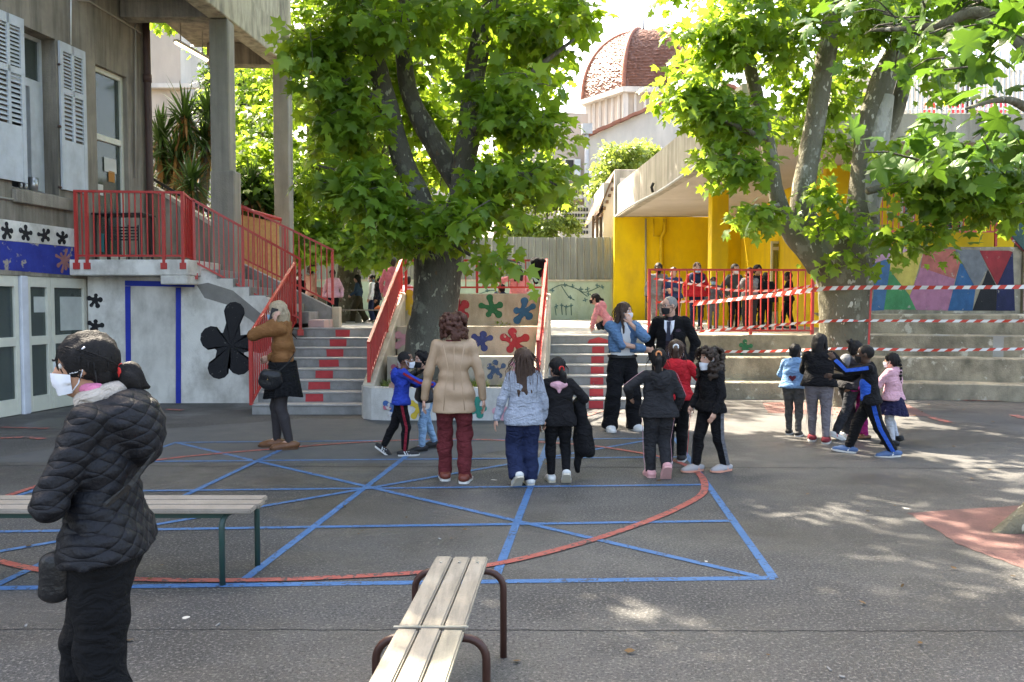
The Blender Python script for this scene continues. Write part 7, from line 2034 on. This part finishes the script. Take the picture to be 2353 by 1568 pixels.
# 9 man in the suit
loc = ground_at(1540, 986)
c = person('balding man in a black suit and tie wearing a black mask', loc, 158, Hof(1528, 676, loc), 0, .011, 'light',
           pose=dict(hl=(-.135, -.03, .50), hr=(.135, -.04, .50), el=(-1, -.5, 0), er=(1, -.5, 0), fl=(-.06, .0, 0, 10, 0), fr=(.06, .05, 0, -8, 0), hy=-42, hp=4, nohand=()),
           top=dict(m=cmat('suit_black', (.006, .006, .0075)), loose=.022, hem=-.30, flare=1.05, name='suit_jacket', open=.030, under=cmat('waistcoat', (.035, .025, .035)), amp=.005, sr=1.12), bottom=dict(m=cmat('suit_black', (.006, .006, .0075)), fit='straight'), shoes=(BLKLE, RUBB), hair=('crop', 'grey', dict(hairline=1.1, fw=.40)), mask=(MBLACK,), eyes=True, seed=13)
T, H, tl = c['T'], c['H'], c['tl']
def chest(y, z, x, out=.0): return T(x * H, (y) * H + out, z * tl)
V = [chest(.062, .70, 0), chest(.052, 1.05, -.034), chest(.058, .98, -.045), chest(.062, .70, 0), chest(.052, 1.05, .034), chest(.058, .98, .045)]
P = [chest(.083, .56, 0), chest(.078, .82, -.035), chest(.058, 1.03, -.038), chest(.062, 1.0, 0), chest(.058, 1.03, .038), chest(.078, .82, .035)]
c['put']('shirt_front', (np.array(P), [(0, 5, 3), (5, 4, 3), (0, 3, 1), (1, 3, 2)]), mat('shirt_white', (.70, .72, .78), rough=.7), smooth=False)
P = [chest(.09, .50, -.018), chest(.09, .50, .018), chest(.086, .86, .011), chest(.074, 1.0, .016), chest(.074, 1.0, -.016), chest(.086, .86, -.011)]
c['put']('tie', (np.array(P) + c['Rt'] @ A3(0, .012, 0), [(0, 1, 2, 5), (5, 2, 3, 4)]), mat('tie_navy', (.012, .015, .035), rough=.5), smooth=False)
gl = []
for sx in (-1, 1):
    pts = [c['Hd'](sx * .145 + math.cos(a) * .10, .40, .03 + math.sin(a) * .075) for a in np.linspace(0, 6.283, 13)]
    V_, F_ = tube_arr(pts, .0022, 5); c['put']('spectacle_rim', (np.array([tuple(v) for v in V_]), F_), RUBB)
    V_, F_ = tube_arr([c['Hd'](sx * .245, .39, .04), c['Hd'](sx * .35, .0, .02)], .0022, 5); c['put']('spectacle_arm', (np.array([tuple(v) for v in V_]), F_), RUBB)
# 10 girl in dark tracksuit, 11 girl in red
loc = ground_at(1512, 1098)
c = person('girl in a charcoal tracksuit with a high ponytail and pink trainers', loc, 0, Hof(1512, 792, loc), .8, .010, 'tan',
           pose=dict(hl=(-.20, .10, .60), el=(-1, -.8, 0), hr=(.15, .08, .50), fl=(-.05, .04, 0, 5, 0), fr=(.05, -.10, .06, 0, 50), hy=-10),
           top=dict(m=CHAR, loose=.022, hem=-.12, hood=True, name='tracksuit_top', stripe=PINKP, sw=.003), bottom=dict(m=CHAR, fit='straight', stripe=PINKP, sw=.004), shoes=(SHP, mat('pink_rubber', (.6, .33, .32), rough=.7), 1.05), hair=('ponytail', 'black', dict(z=.28, len=1.25, fall=.1, tie=mat('bright_elastic', (.65, .25, .1), rough=.7), strands=16)), seed=14)
loc = ground_at(1551, 1062)
c = person('girl in a bright red hoodie raising one hand', loc, -12, Hof(1548, 772, loc), .75, .011, 'tan',
           pose=dict(hr=(.20, .16, .70), er=(.7, -.4, -1), handr=(.2, .2, 1), hl=(-.1, .18, .6), fl=(-.05, -.03, 0, 5, 0), fr=(.05, .05, 0, -5, 0), hp=6, lean=4),
           top=dict(m=REDC, loose=.022, hem=.0, hood=True, name='hoodie'), bottom=dict(m=BLACK, fit='straight', stripe=REDC, sw=.005), shoes=(SHB, RUBW), hair=('ponytail', 'brown', dict(z=.12, len=.6, strands=30, tie=WHITE)), mask=(MWHITE,), seed=15)
# 12 girl with big curls
loc = ground_at(1632, 1083)
c = person('girl with a mass of dark curls and her mask pulled under her chin', loc, 118, Hof(1638, 787, loc), .8, .010, 'light',
           pose=dict(hl=(-.125, .075, .475), el=(-.7, -1, 0), hr=(.13, .08, .5), fl=(-.05, -.10, 0, 4, 0), fr=(.05, .10, 0, 0, 0), hy=-6, hip=(0, 0, -.005)),
           top=dict(m=BLACK, loose=.012, hem=-.08, name='sports_top', high=True), bottom=dict(m=BLACK, fit='slim', stripe=MGREY, sw=.018), shoes=(SHG, CORAL, 1.12, CORAL), hair=('curly', 'dkbrown', dict(n=210, low=-.95, wide=.64)), mask=(MWHITE, -.13), eyes=True, seed=16)
# 13-18 the knot of children by the tree
loc = ground_at(1822, 1000)
c = person('child in a pale denim jacket with a printed heart on the back', loc, -28, Hof(1828, 783, loc), .85, .012, 'dark',
           pose=dict(hr=(.10, .24, .62), hl=(-.1, .22, .58), er=(.7, -.6, -.6), fl=(-.05, .05, 0, 4, 0), fr=(.06, -.05, 0, -4, 0), hy=-25, lean=4), top=dict(m=LDENIM, loose=.022, hem=.02, collar=True, name='denim_jacket'), bottom=dict(m=cmat('faded_black', (.05, .05, .05), (.085, .085, .08)), fit='slim'), shoes=(SHB, RUBW), hair=('short', 'black'), mask=(MWHITE,), seed=17)
P = [c['T'](x * c['H'], -.098 * c['H'], (.42 + z) * c['tl']) for x, z in ((0, -.14), (.035, .0), (.036, .06), (.018, .09), (0, .05), (-.018, .09), (-.036, .06), (-.035, .0))]
c['put']('heart_patch', (np.array(P), [tuple(range(8))]), mat('heart_print', (.10, .01, .02), rough=.8), c['parts']['top'], smooth=False)
loc = ground_at(1880, 1015)
c = person('child with long dark locks in a black jacket and grey leggings', loc, -18, Hof(1872, 759, loc), .7, .012, 'dark',
           pose=dict(hr=(.14, .22, .66), er=(.9, -.5, -.6), hl=(-.06, .24, .60), fl=(-.05, .05, .0, 0, 0), fr=(.06, -.06, 0, -8, 0), hy=-30, lean=6), top=dict(m=BLACK, loose=.025, hem=.0, name='jacket', sr=1.15), bottom=dict(m=cmat('grey_leggings', (.17, .155, .17)), fit='slim', stripe=cmat('cream_tape', (.55, .5, .45)), sw=.004, amp=.003), shoes=(cmat('maroon', (.20, .03, .04)), RUBW, 1.1), hair=('locs', 'black'), mask=(MWHITE,), seed=18, fat=1.08)
a, b, d = c['arms']['r']
for k in range(4):
    q = b + (d - b) * (.05 + .17 * k); P = [q + A3(.045, -.015 + .0 * k, .02) , q + A3(.05, .03, .01), q + A3(.046, .02, -.022), q + A3(.04, -.03, -.008)]
    c['put']('flame_print', (np.array(P), [(0, 1, 2, 3)]), mat('flame_print', (.75, .08, .05), rough=.7), c['parts']['top'], smooth=False)
loc = ground_at(1944, 1008)
c = person('girl with a topknot and a pink mask leaning forward in a grey hooded top', loc, -78, Hof(1955, 772, loc), .75, .012, 'brown',
           pose=dict(hr=(.06, .20, .52), hl=(-.05, .22, .55), er=(.5, -1, -.4), fr=(.05, -.17, .015, 0, 22), fl=(-.05, .02, 0, 0, 0), lean=10, hip=(0, .02, -.01), hp=-8), top=dict(m=CHAR, loose=.02, hem=-.02, hood=True, name='hooded_top'), bottom=dict(m=cmat('dark_jeans', (.03, .032, .038)), fit='straight'), shoes=(SHW, RUBW, 1.1, REDC), hair=('topknot', 'black'), mask=(MPINK,), eyes=True, seed=19)
S = SDF(.012); S.el(c['T'](0, -.085 * c['H'], c['tl'] * .93), A3(.07, .05, .075) * c['H'], c['Rt']); S.noise = folds(.005, 2); c['put']('pale_hood', S.mesh(), cmat('pale_grey', (.15, .155, .165)), c['parts']['top'])
loc = ground_at(1999, 1045)
c = person('boy with cropped hair in a black and blue tracksuit striding', loc, 66, Hof(2005, 776, loc), .75, .011, 'dark',
           pose=dict(hl=(-.05, .29, .80), el=(-.6, .1, -1), handl=(.1, .5, .8), hr=(.06, .30, .655), er=(.5, 0, -1), fr=(.045, .17, 0, 0, -4), fl=(-.045, -.18, .0, 8, 6), lean=5, hip=(0, 0, -.03), curl=.6), top=dict(m=BLACK, loose=.02, hem=-.10, name='tracksuit_top', stripe=cmat('bright_blue', (.02, .09, .45)), sw=.016), bottom=dict(m=BLACK, fit='straight', stripe=cmat('bright_blue', (.02, .09, .45)), sw=.018), shoes=(SHBL, RUBW, 1.12, WHITE), hair=('crop', 'black', dict(amp=.001)), mask=(MBLACK,), eyes=True, seed=20)
P = []
S = SDF(.012); S.rc(c['T'](-.062 * c['H'], .02 * c['H'], .10 * c['tl']), c['T'](-.06 * c['H'], .02 * c['H'], .55 * c['tl']), .062 * c['H'], .058 * c['H']); S.noise = folds(.004, 7); c['put']('blue_panel', S.mesh(), cmat('bright_blue', (.02, .09, .45)), c['parts']['top'])
loc = ground_at(2050, 1022)
c = person('small girl with a long plait in a pink jumper and navy skirt', loc, 38, Hof(2050, 804, loc), .9, .011, 'light',
           pose=dict(hl=(-.12, .2, .56), hr=(.0, .24, .58), el=(-1, -.6, -.3), fl=(-.045, -.03, 0, 0, 0), fr=(.06, -.04, .03, -10, 30), hy=10), top=dict(m=PINKP, loose=.022, hem=-.06, name='jumper', sr=1.15), bottom=dict(kind='skirt', m=cmat('navy_skirt', (.014, .014, .045)), len=.20, flare=1.62, z0=.1, pleats=14, tights=cmat('white_tights', (.50, .52, .58))), shoes=(SHB, RUBB, 1.08), hair=('braid', 'black', dict(z=-.02, len=1.75, strands=12)), mask=(MWHITE,), seed=21)
loc = ground_at(1984, 1008)
c = person('small child in magenta leggings hidden behind the striding boy', loc, 95, 1.0, .9, .013, 'tan', pose=dict(hl=(-.1, .2, .6)), top=dict(m=MAG, loose=.02, hem=-.1, name='top'), bottom=dict(m=MAG, fit='slim'), shoes=(LEATHB, RUBB), hair=('short', 'black'), mask=(MBLUE,), seed=22)

# ---- children on the platform
FV = .02
def far(label, u, vtop, Y, face, tone, pose=None, top=None, bottom=None, shoes=(SHB, RUBW), hair=('short', 'black'), mask=None, kid=.6, group=None, seed=1, H=None, **kw):
    loc = plat_at(u, Y); H_ = H or Hof(u, vtop, loc)
    return person(label, loc, face, H_, kid, kw.pop('vox', .016), tone, pose=pose, top=top, bottom=bottom, shoes=shoes, hair=hair, mask=mask, group=group, seed=seed, **kw)
c = far('girl in a pink jacket crouching at the head of the arrow stairs', 1388, 700, 15.9, 82, 'light', dict(hip=(0, -.06, -.34), fl=(-.06, .06, 0, 6, 0), fr=(.06, .0, 0, -6, 0), lean=32, hl=(-.08, .16, .09), hr=(.06, .18, .12), el=(-.5, .2, -.3), er=(.5, .2, -.3), hp=-8), dict(m=PINKC, loose=.02, hem=-.05, hood=True), dict(m=cmat('dark_jeans', (.03, .032, .038)), fit='slim'), (SHW, RUBW), ('ponytail', 'black', dict(z=.1, len=.5)), (MBLACK,), H=1.32, seed=30, eyes=True, vox=.013)
far('girl in a pink jumper leaning on the railing above the planter', 1190, 602, 15.2, 8, 'light', dict(hl=(-.2, .1, .72), hr=(.16, .2, .6)), dict(m=PINKC, loose=.022, hem=-.1, name='jumper'), dict(m=NAVY, fit='straight'), hair=('long', 'dkbrown', dict(len=.9)), seed=31, vox=.014)
far('small child in navy sitting low behind the planter railing', 1160, 652, 15.3, 30, 'tan', dict(hip=(0, 0, -.2), fl=(-.06, .16, 0, 0, 0), fr=(.06, .16, 0, 0, 0), lean=15), dict(m=NAVY, loose=.02, hem=0), dict(m=BLACK), seed=32, H=1.2)
far('child in a long rose coat standing behind the stair railing', 903, 586, 16.4, -8, 'tan', None, dict(m=ROSE, loose=.02, hem=-.3, name='coat'), dict(m=BLACK), hair=('short', 'dkbrown'), seed=33)
far('small dark haired child in pink sitting beside the leaning trunk', 937, 634, 15.6, 60, 'brown', dict(hip=(0, 0, -.16), fl=(-.06, .16, 0, 0, 0), fr=(.06, .16, 0, 0, 0)), dict(m=PINKP, loose=.02, hem=0), dict(m=CHAR), seed=34, H=1.2)
far('child mostly hidden by the stair railings beside the peach hoodie', 689, 622, 20.5, 180, 'brown', None, dict(m=BLACK, loose=.02, hem=0), dict(m=BLACK), mask=(MWHITE,), seed=35)
far('child with brown hair in a peach hooded jacket', 716, 606, 20.0, -65, 'light', dict(hy=-10), dict(m=PEACH, loose=.028, hem=-.1, hood=True), dict(m=BLACK), hair=('curly', 'brown', dict(n=40, low=-.3, wide=.42)), mask=(MBLUE,), seed=36)
far('child in a pale pink jacket standing by the stair end', 766, 616, 19.2, 172, 'dark', None, dict(m=PINKP, loose=.022, hem=-.1, collar=True), dict(m=BLACK, fit='slim'), hair=('short', 'black'), seed=37, eyes=True)
far('long haired girl in a denim jacket and olive trousers walking past the far bench', 824, 628, 21.5, 84, 'light', dict(fl=(-.05, .12, 0, 0, 0), fr=(.05, -.16, .03, 0, 35), hl=(-.12, .12, .56)), dict(m=cmat('dark_denim', (.03, .06, .10)), loose=.02, hem=.1), dict(m=cmat('olive', (.045, .037, .02)), fit='wide'), (SHB, RUBW), ('long', 'black', dict(len=1.2)), seed=38)
far('boy in a dark hooded jacket standing by the green wall', 868, 629, 21.8, 100, 'tan', None, dict(m=cmat('night_blue', (.02, .02, .035)), loose=.022, hem=-.15, hood=True), dict(m=BLACK), mask=(MBLUE,), seed=39)
far('child in white half hidden behind the boy in the dark jacket', 857, 629, 22.6, 80, 'light', None, dict(m=WHITE, loose=.02, hem=-.15), dict(m=NAVY), mask=(MWHITE,), seed=40)
G_ = None
far('boy in a grey sweatshirt at the end of the line of boys', 1512, 600, 17.4, 172, 'dark', dict(hl=(-.14, .06, .5)), dict(m=GREY, loose=.022, hem=.0, name='sweatshirt'), dict(m=cmat('pale_joggers', (.26, .25, .25)), fit='straight'), hair=('short', 'black'), mask=(MBLACK,), seed=41, eyes=True)
far('boy in a navy top with grey sleeves behind the red railing', 1547, 610, 17.2, 158, 'light', dict(hl=(.0, .15, .62), hr=(.05, .15, .6)), dict(m=cmat('varsity_navy', (.03, .05, .13)), loose=.022, hem=.0, stripe=GREY, sw=.03), dict(m=BLACK, stripe=WHITE, sw=.004), hair=('short', 'dkbrown'), seed=42, eyes=True)
c = far('tall boy in a red and navy zip jacket with a white chevron', 1600, 599, 17.8, 178, 'light', None, dict(m=REDC, loose=.024, hem=-.06, collar=True), dict(m=NAVY, fit='slim'), hair=('short', 'brown', dict(amp=.01)), mask=(MBLUE,), seed=43, eyes=True)
H, tl, T = c['H'], c['tl'], c['T']
for sx in (-1, 1):
    P = [T(x * sx * H, .083 * H + .022, z * tl) for x, z in ((0, .48), (.1, .72), (.1, .80), (0, .57))]
    c['put']('chevron', (np.array(P), [(0, 1, 2, 3)]), WHITE, c['parts']['top'], smooth=False)
S = SDF(.016); S.rc(T(-.06 * H, 0, .95 * tl), T(.06 * H, 0, .95 * tl), .065 * H, .065 * H); S.rc(T(-.04 * H, .01 * H, .78 * tl), T(.04 * H, .01 * H, .78 * tl), .078 * H, .078 * H, .03); c['put']('navy_yoke', S.mesh(), NAVY, c['parts']['top'])
far('small child in a blue mask peering from beside the yellow pillar', 1638, 633, 18.6, 170, 'brown', None, dict(m=MGREY, loose=.02, hem=0), dict(m=GREY), mask=(MBLUE,), seed=44, eyes=True)
far('boy in a charcoal jacket with a white mask beside the yellow pillar', 1686, 602, 17.3, -158, 'light', dict(hl=(-.16, .08, .52), el=(-1, -.6, 0), hr=(.16, .06, .52), er=(1, -.6, 0)), dict(m=cmat('green_charcoal', (.05, .055, .052)), loose=.026, hem=-.05), dict(m=BLACK, fit='slim'), mask=(MWHITE,), seed=45, eyes=True)
far('boy in a mottled grey jacket holding his hands to his face', 1722, 611, 16.6, 150, 'light', dict(hl=(-.02, .15, .8), hr=(.03, .15, .78), el=(-.7, .3, -1), er=(.7, .3, -1), hy=-20), dict(m=cmat('camo_grey', (.10, .10, .11), (.19, .18, .19), scale=9), loose=.022, hem=0), dict(m=CHAR, fit='loose'), (SHB, RUBW), ('short', 'black'), mask=(MBLACK,), seed=46)
far('boy with thick black hair hidden behind the one in mottled grey', 1738, 605, 17.6, 185, 'tan', None, dict(m=BLACK2, loose=.02, hem=0), dict(m=BLACK), hair=('short', 'black', dict(vol=.01)), seed=47)
far('boy in black seen from behind near the shelter door', 1759, 622, 17.2, -12, 'tan', None, dict(m=BLACK, loose=.024, hem=-.08), dict(m=BLACK, fit='straight'), seed=48)
far('boy in black standing sideways by the shelter door', 1812, 621, 18.2, 62, 'brown', dict(hl=(-.05, .2, .58), fl=(-.05, .1, 0, 0, 0), fr=(.05, -.06, 0, 0, 0)), dict(m=BLACK2, loose=.02, hem=-.05), dict(m=BLACK, fit='slim'), hair=('short', 'black'), seed=49)
# ------------------------------------------------------------------ benches
def wood_mat(name, c1, c2, moss=None):
    m = mat(name, c1, c2, scale=3, rough=.8, bump=.25, bscale=70, stain=tuple(x * .5 for x in c1), stain_amt=.95, stain_scale=(34, 3, 34), chips=moss, chip_scale=3.5, chip_lo=.66)
    return m
WOODG = wood_mat('weathered_plank', (.30, .275, .225), (.235, .21, .165))
WOODM = wood_mat('weathered_plank_mossy', (.30, .28, .22), (.235, .215, .16), (.27, .27, .06))
WOODX = mat('grey_plank', (.28, .245, .205), (.22, .19, .155), scale=4, rough=.8, bump=.3, bscale=60, stain=(.2, .17, .14), stain_amt=.7, stain_scale=(5, 30, 30))
TUBEB = mat('brown_tube_paint', (.055, .024, .018), (.045, .02, .015), scale=8, rough=.38, chips=(.16, .09, .07), chip_scale=25, chip_lo=.70)
TUBEG = mat('green_tube_paint', (.022, .06, .05), (.03, .055, .05), scale=8, rough=.4, chips=(.15, .11, .09), chip_scale=20, chip_lo=.66)
def hoop(parent, cL, cR, ztop, r, m, flare=.0, rad=.08):
    cL, cR = Vector(cL), Vector(cR); d = (cR - cL).normalized(); P = []
    up = Vector((0, 0, 1))
    P.append(cL); P.append(cL + up * (ztop - rad))
    for k in range(1, 7):
        a = k / 6 * math.pi / 2; P.append(cL + up * (ztop - rad + rad * math.sin(a)) + d * rad * (1 - math.cos(a)))
    for k in range(0, 7):
        a = math.pi / 2 - k / 6 * math.pi / 2; P.append(cR + up * (ztop - rad + rad * math.sin(a)) - d * rad * (1 - math.cos(a)))
    P.append(cR)
    return MB().tube(P, r, 12).build('leg_hoop', m, parent, smooth=True)
def plank(parent, a, b, w, t, m, name='plank'):
    """board from a to b (top centre line), rounded edges"""
    a, b = Vector(a), Vector(b); d = (b - a).normalized(); s = Vector((-d.y, d.x, 0))
    P = [a + s * w / 2, a - s * w / 2, b - s * w / 2, b + s * w / 2]
    return MB().slab(P, (0, 0, -t)).build(name, m, parent, bevel=.006, seg=2)
bn = empty('park_bench', (-.28, 3, 0), label='near wooden bench of three pale planks on brown tubular hoops', cat='bench')
ZS = .435
def bc(y): return -.233 + .072 * (y - 3.78)
for y0, y1 in ((2.955, 3.80), (1.95, 2.94)):
    for k, off in enumerate((-.083, 0, .083)):
        plank(bn, (bc(y0) + off, y0 + random.uniform(-.004, .004), ZS), (bc(y1) + off, y1 + random.uniform(-.006, .006), ZS - random.uniform(0, .003)), .076, .026, WOODM if (k == 2 and y1 < 3) else WOODG)
for y in (3.70, 2.95, 2.05):
    hoop(bn, (bc(y) - .2, y, 0), (bc(y) + .2, y, 0), ZS - .04, .0155, TUBEB)
beam('strap', (bc(2.948) - .135, 2.948, ZS + .0015), (bc(2.948) + .135, 2.948, ZS + .0015), .012, .004, BUCK, bn)
for y in (3.70, 2.09):
    for off in (-.083, 0, .083): MB().tube([(bc(y) + off, y, ZS - .002), (bc(y) + off, y, ZS + .0025)], .006, 8).build('bolt', BUCK, bn)
b2 = empty('park_bench', (-3, 4.85, 0), label='long wooden bench on green tubular legs behind the woman in the quilted jacket', cat='bench')
for k, y in enumerate((4.69, 4.81, 4.93)):
    plank(b2, (-5.2, y, .445), (-1.475 + random.uniform(-.02, .02), y, .445), .11, .028, WOODX)
beam('frame_rail', (-5.2, 4.70, .395), (-1.65, 4.70, .395), .025, .03, TUBEG, b2); beam('frame_rail', (-5.2, 4.92, .395), (-1.65, 4.92, .395), .025, .03, TUBEG, b2)
for x in (-1.62, -3.3, -5.0):
    hoop(b2, (x - .03, 4.66, 0), (x + .06, 5.02, 0), .40, .017, TUBEG, rad=.07)
b3 = empty('park_bench', plat_at(825, 18.6), label='small bench on the platform in front of the younger plane tree', cat='bench')
z = plat_z(-3.4, 18.6); x0, x1 = xat(773, 18.6), xat(882, 18.6)
for k in range(2): plank(b3, (x0, 18.55 + .13 * k, z + .34), (x1, 18.55 + .13 * k, z + .34), .115, .025, WOODX)
for x in (x0 + .06, x1 - .1):
    for y in (18.53, 18.72): beam('leg', (x, y, z - .02), (x, y, z + .315), .025, .025, TUBEG, b3)
o = MB().tube([(x1 - .2, 18.6, z + .34), (x1 - .12, 18.62, z + .39), (x1 - .02, 18.6, z + .345)], [.03, .05, .02], 7).build('orange_cloth', mat('orange_cloth', (.6, .16, .05), rough=.8), smooth=True); tag(o, 'small orange cloth lying on the far bench', 'cloth')

# ------------------------------------------------------------------ barrier tape
TAPR = mat('tape_red', (.52, .05, .03), rough=.45); TAPW = mat('tape_white', (.68, .67, .66), rough=.45)
def tape(label, pts, w=.055, step=.075, sag=.02, phase=0, tilt=.2):
    P = catmull([Vector(p) for p in pts], False, 40)
    L = [0]
    for i in range(1, len(P)): L.append(L[-1] + (P[i] - P[i - 1]).length)
    def pos(s):
        s = max(0, min(L[-1] - 1e-5, s)); i = max(j for j in range(len(L)) if L[j] <= s) if False else int(np.searchsorted(L, s, side='right')) - 1
        i = min(i, len(P) - 2); t = (s - L[i]) / max(1e-9, L[i + 1] - L[i]); return P[i].lerp(P[i + 1], t)
    n = int(L[-1] / step); V = []; F = []; mi = []
    for i in range(n + 1):
        s = i * step
        for q in (0, 1):
            p = pos(s + (step * .55 if q else 0)); tw = math.sin(s * 1.7 + phase) * .35 + tilt
            V.append(tuple(p + Vector((0, math.sin(tw) * w / 2, math.cos(tw) * w / 2)) * (1 if q else -1)))
    for i in range(n): F.append((2 * i, 2 * i + 2, 2 * i + 3, 2 * i + 1)); mi.append(i % 2)
    me = mesh_np('barrier_tape', V, F); me.materials.append(TAPR); me.materials.append(TAPW)
    me.polygons.foreach_set('material_index', np.array(mi, dtype=np.int32))
    o = bpy.data.objects.new('barrier_tape', me); col.objects.link(o); return tag(o, label, 'tape')
tape('wide red and white tape wrapped high round the pale tree trunk', [at(1590, 700, 14.8), at(1740, 682, 13.8), at(1880, 665, 12.78), at(1945, 662, 12.74), at(2000, 661, 12.82), at(2180, 661, 12.6), at(2400, 659, 12.4)], .062, .10)
tape('red and white tape at mid height across the pale tree trunk', [at(1580, 765, 14.6), at(1750, 750, 13.7), at(1890, 739, 12.8), at(1945, 737, 12.78), at(1998, 737, 12.86), at(2180, 738, 12.7), at(2400, 738, 12.5)], .042, .10, phase=2)
tape('red and white tape strung low across the pale tree trunk', [at(1585, 808, 14.3), at(1740, 808, 13.6), at(1885, 803, 12.78), at(1945, 801, 12.76), at(1998, 802, 12.84), at(2150, 805, 12.7), at(2400, 801, 12.5)], .042, .10, phase=4)
tape('sagging red and white tape tied behind the tops of the railing bars', [at(1500, 640, 15.3), at(1600, 655, 15.35), at(1680, 667, 15.4), at(1780, 668, 15.4), at(1880, 655, 15.2)], .045, .09, phase=1)
tape('red and white tape crossing behind the middle of the railing bars', [at(1505, 695, 15.3), at(1620, 692, 15.35), at(1760, 683, 15.35), at(1885, 668, 15.2)], .045, .09, phase=3)
o = beam('tape_post', at(1996, 792, 12.86), at(2002, 660, 12.86), .03, .012, REDR); tag(o, 'thin red strip hanging down the edge of the pale tree trunk', 'strip')
# coat on the planter railing
S = SDF(.013); p = np.array(at(1235, 600, 14.52))
S.rc(p + A3(-.07, -.03, .0), p + A3(.1, -.03, -.02), .05, .06, 0); S.rc(p + A3(-.04, -.05, -.02), p + A3(-.02, -.05, -.36), .075, .05, .04); S.rc(p + A3(.07, -.05, -.03), p + A3(.03, -.05, -.25), .06, .04, .04); S.noise = folds(.010, 2)
V, F = S.mesh(); o = link('hung_coat', mesh_np('hung_coat', V, F), BLACK, None, True); tag(o, 'black coat hung over the planter railing near its far corner', 'coat')

# dry leaf litter on the tarmac
r_ = np.random.default_rng(5); n_ = 220
LP = np.zeros((n_, 3)); LP[:, 0] = r_.uniform(-5, 6.5, n_); LP[:, 1] = r_.uniform(3, 13.5, n_)
near = r_.random(n_) < .45
LP[near, 0] = r_.normal(5.0, .9, near.sum()); LP[near, 1] = r_.normal(12.6, .7, near.sum()).clip(9, 13.7)
LP[:, 2] = .014
ok_ = ~((LP[:, 0] < .6) & (LP[:, 1] > 11.2)) & ~((LP[:, 0] < 3.1) & (LP[:, 1] > 12.5))
LP = LP[ok_]; n_ = len(LP)
a_ = r_.uniform(0, 6.283, n_)
TP = np.stack([np.cos(a_), np.sin(a_), r_.uniform(-.1, .25, n_)], 1); NP = np.tile(np.array([0, 0, 1.0]), (n_, 1)) + r_.normal(size=(n_, 3)) * .25
DRY = leaf_mat('dry_leaf', (.13, .085, .04), (.1, .07, .03), .5, .15, .8)
o = link('leaf_litter', leaves_mesh('leaf_litter', LP, leaf_frames(LP, TP, NP, r_.uniform(.02, .055, n_)), BV, BF), DRY)
tag(o, 'small dry leaves scattered over the tarmac', 'leaf litter', kind='stuff')
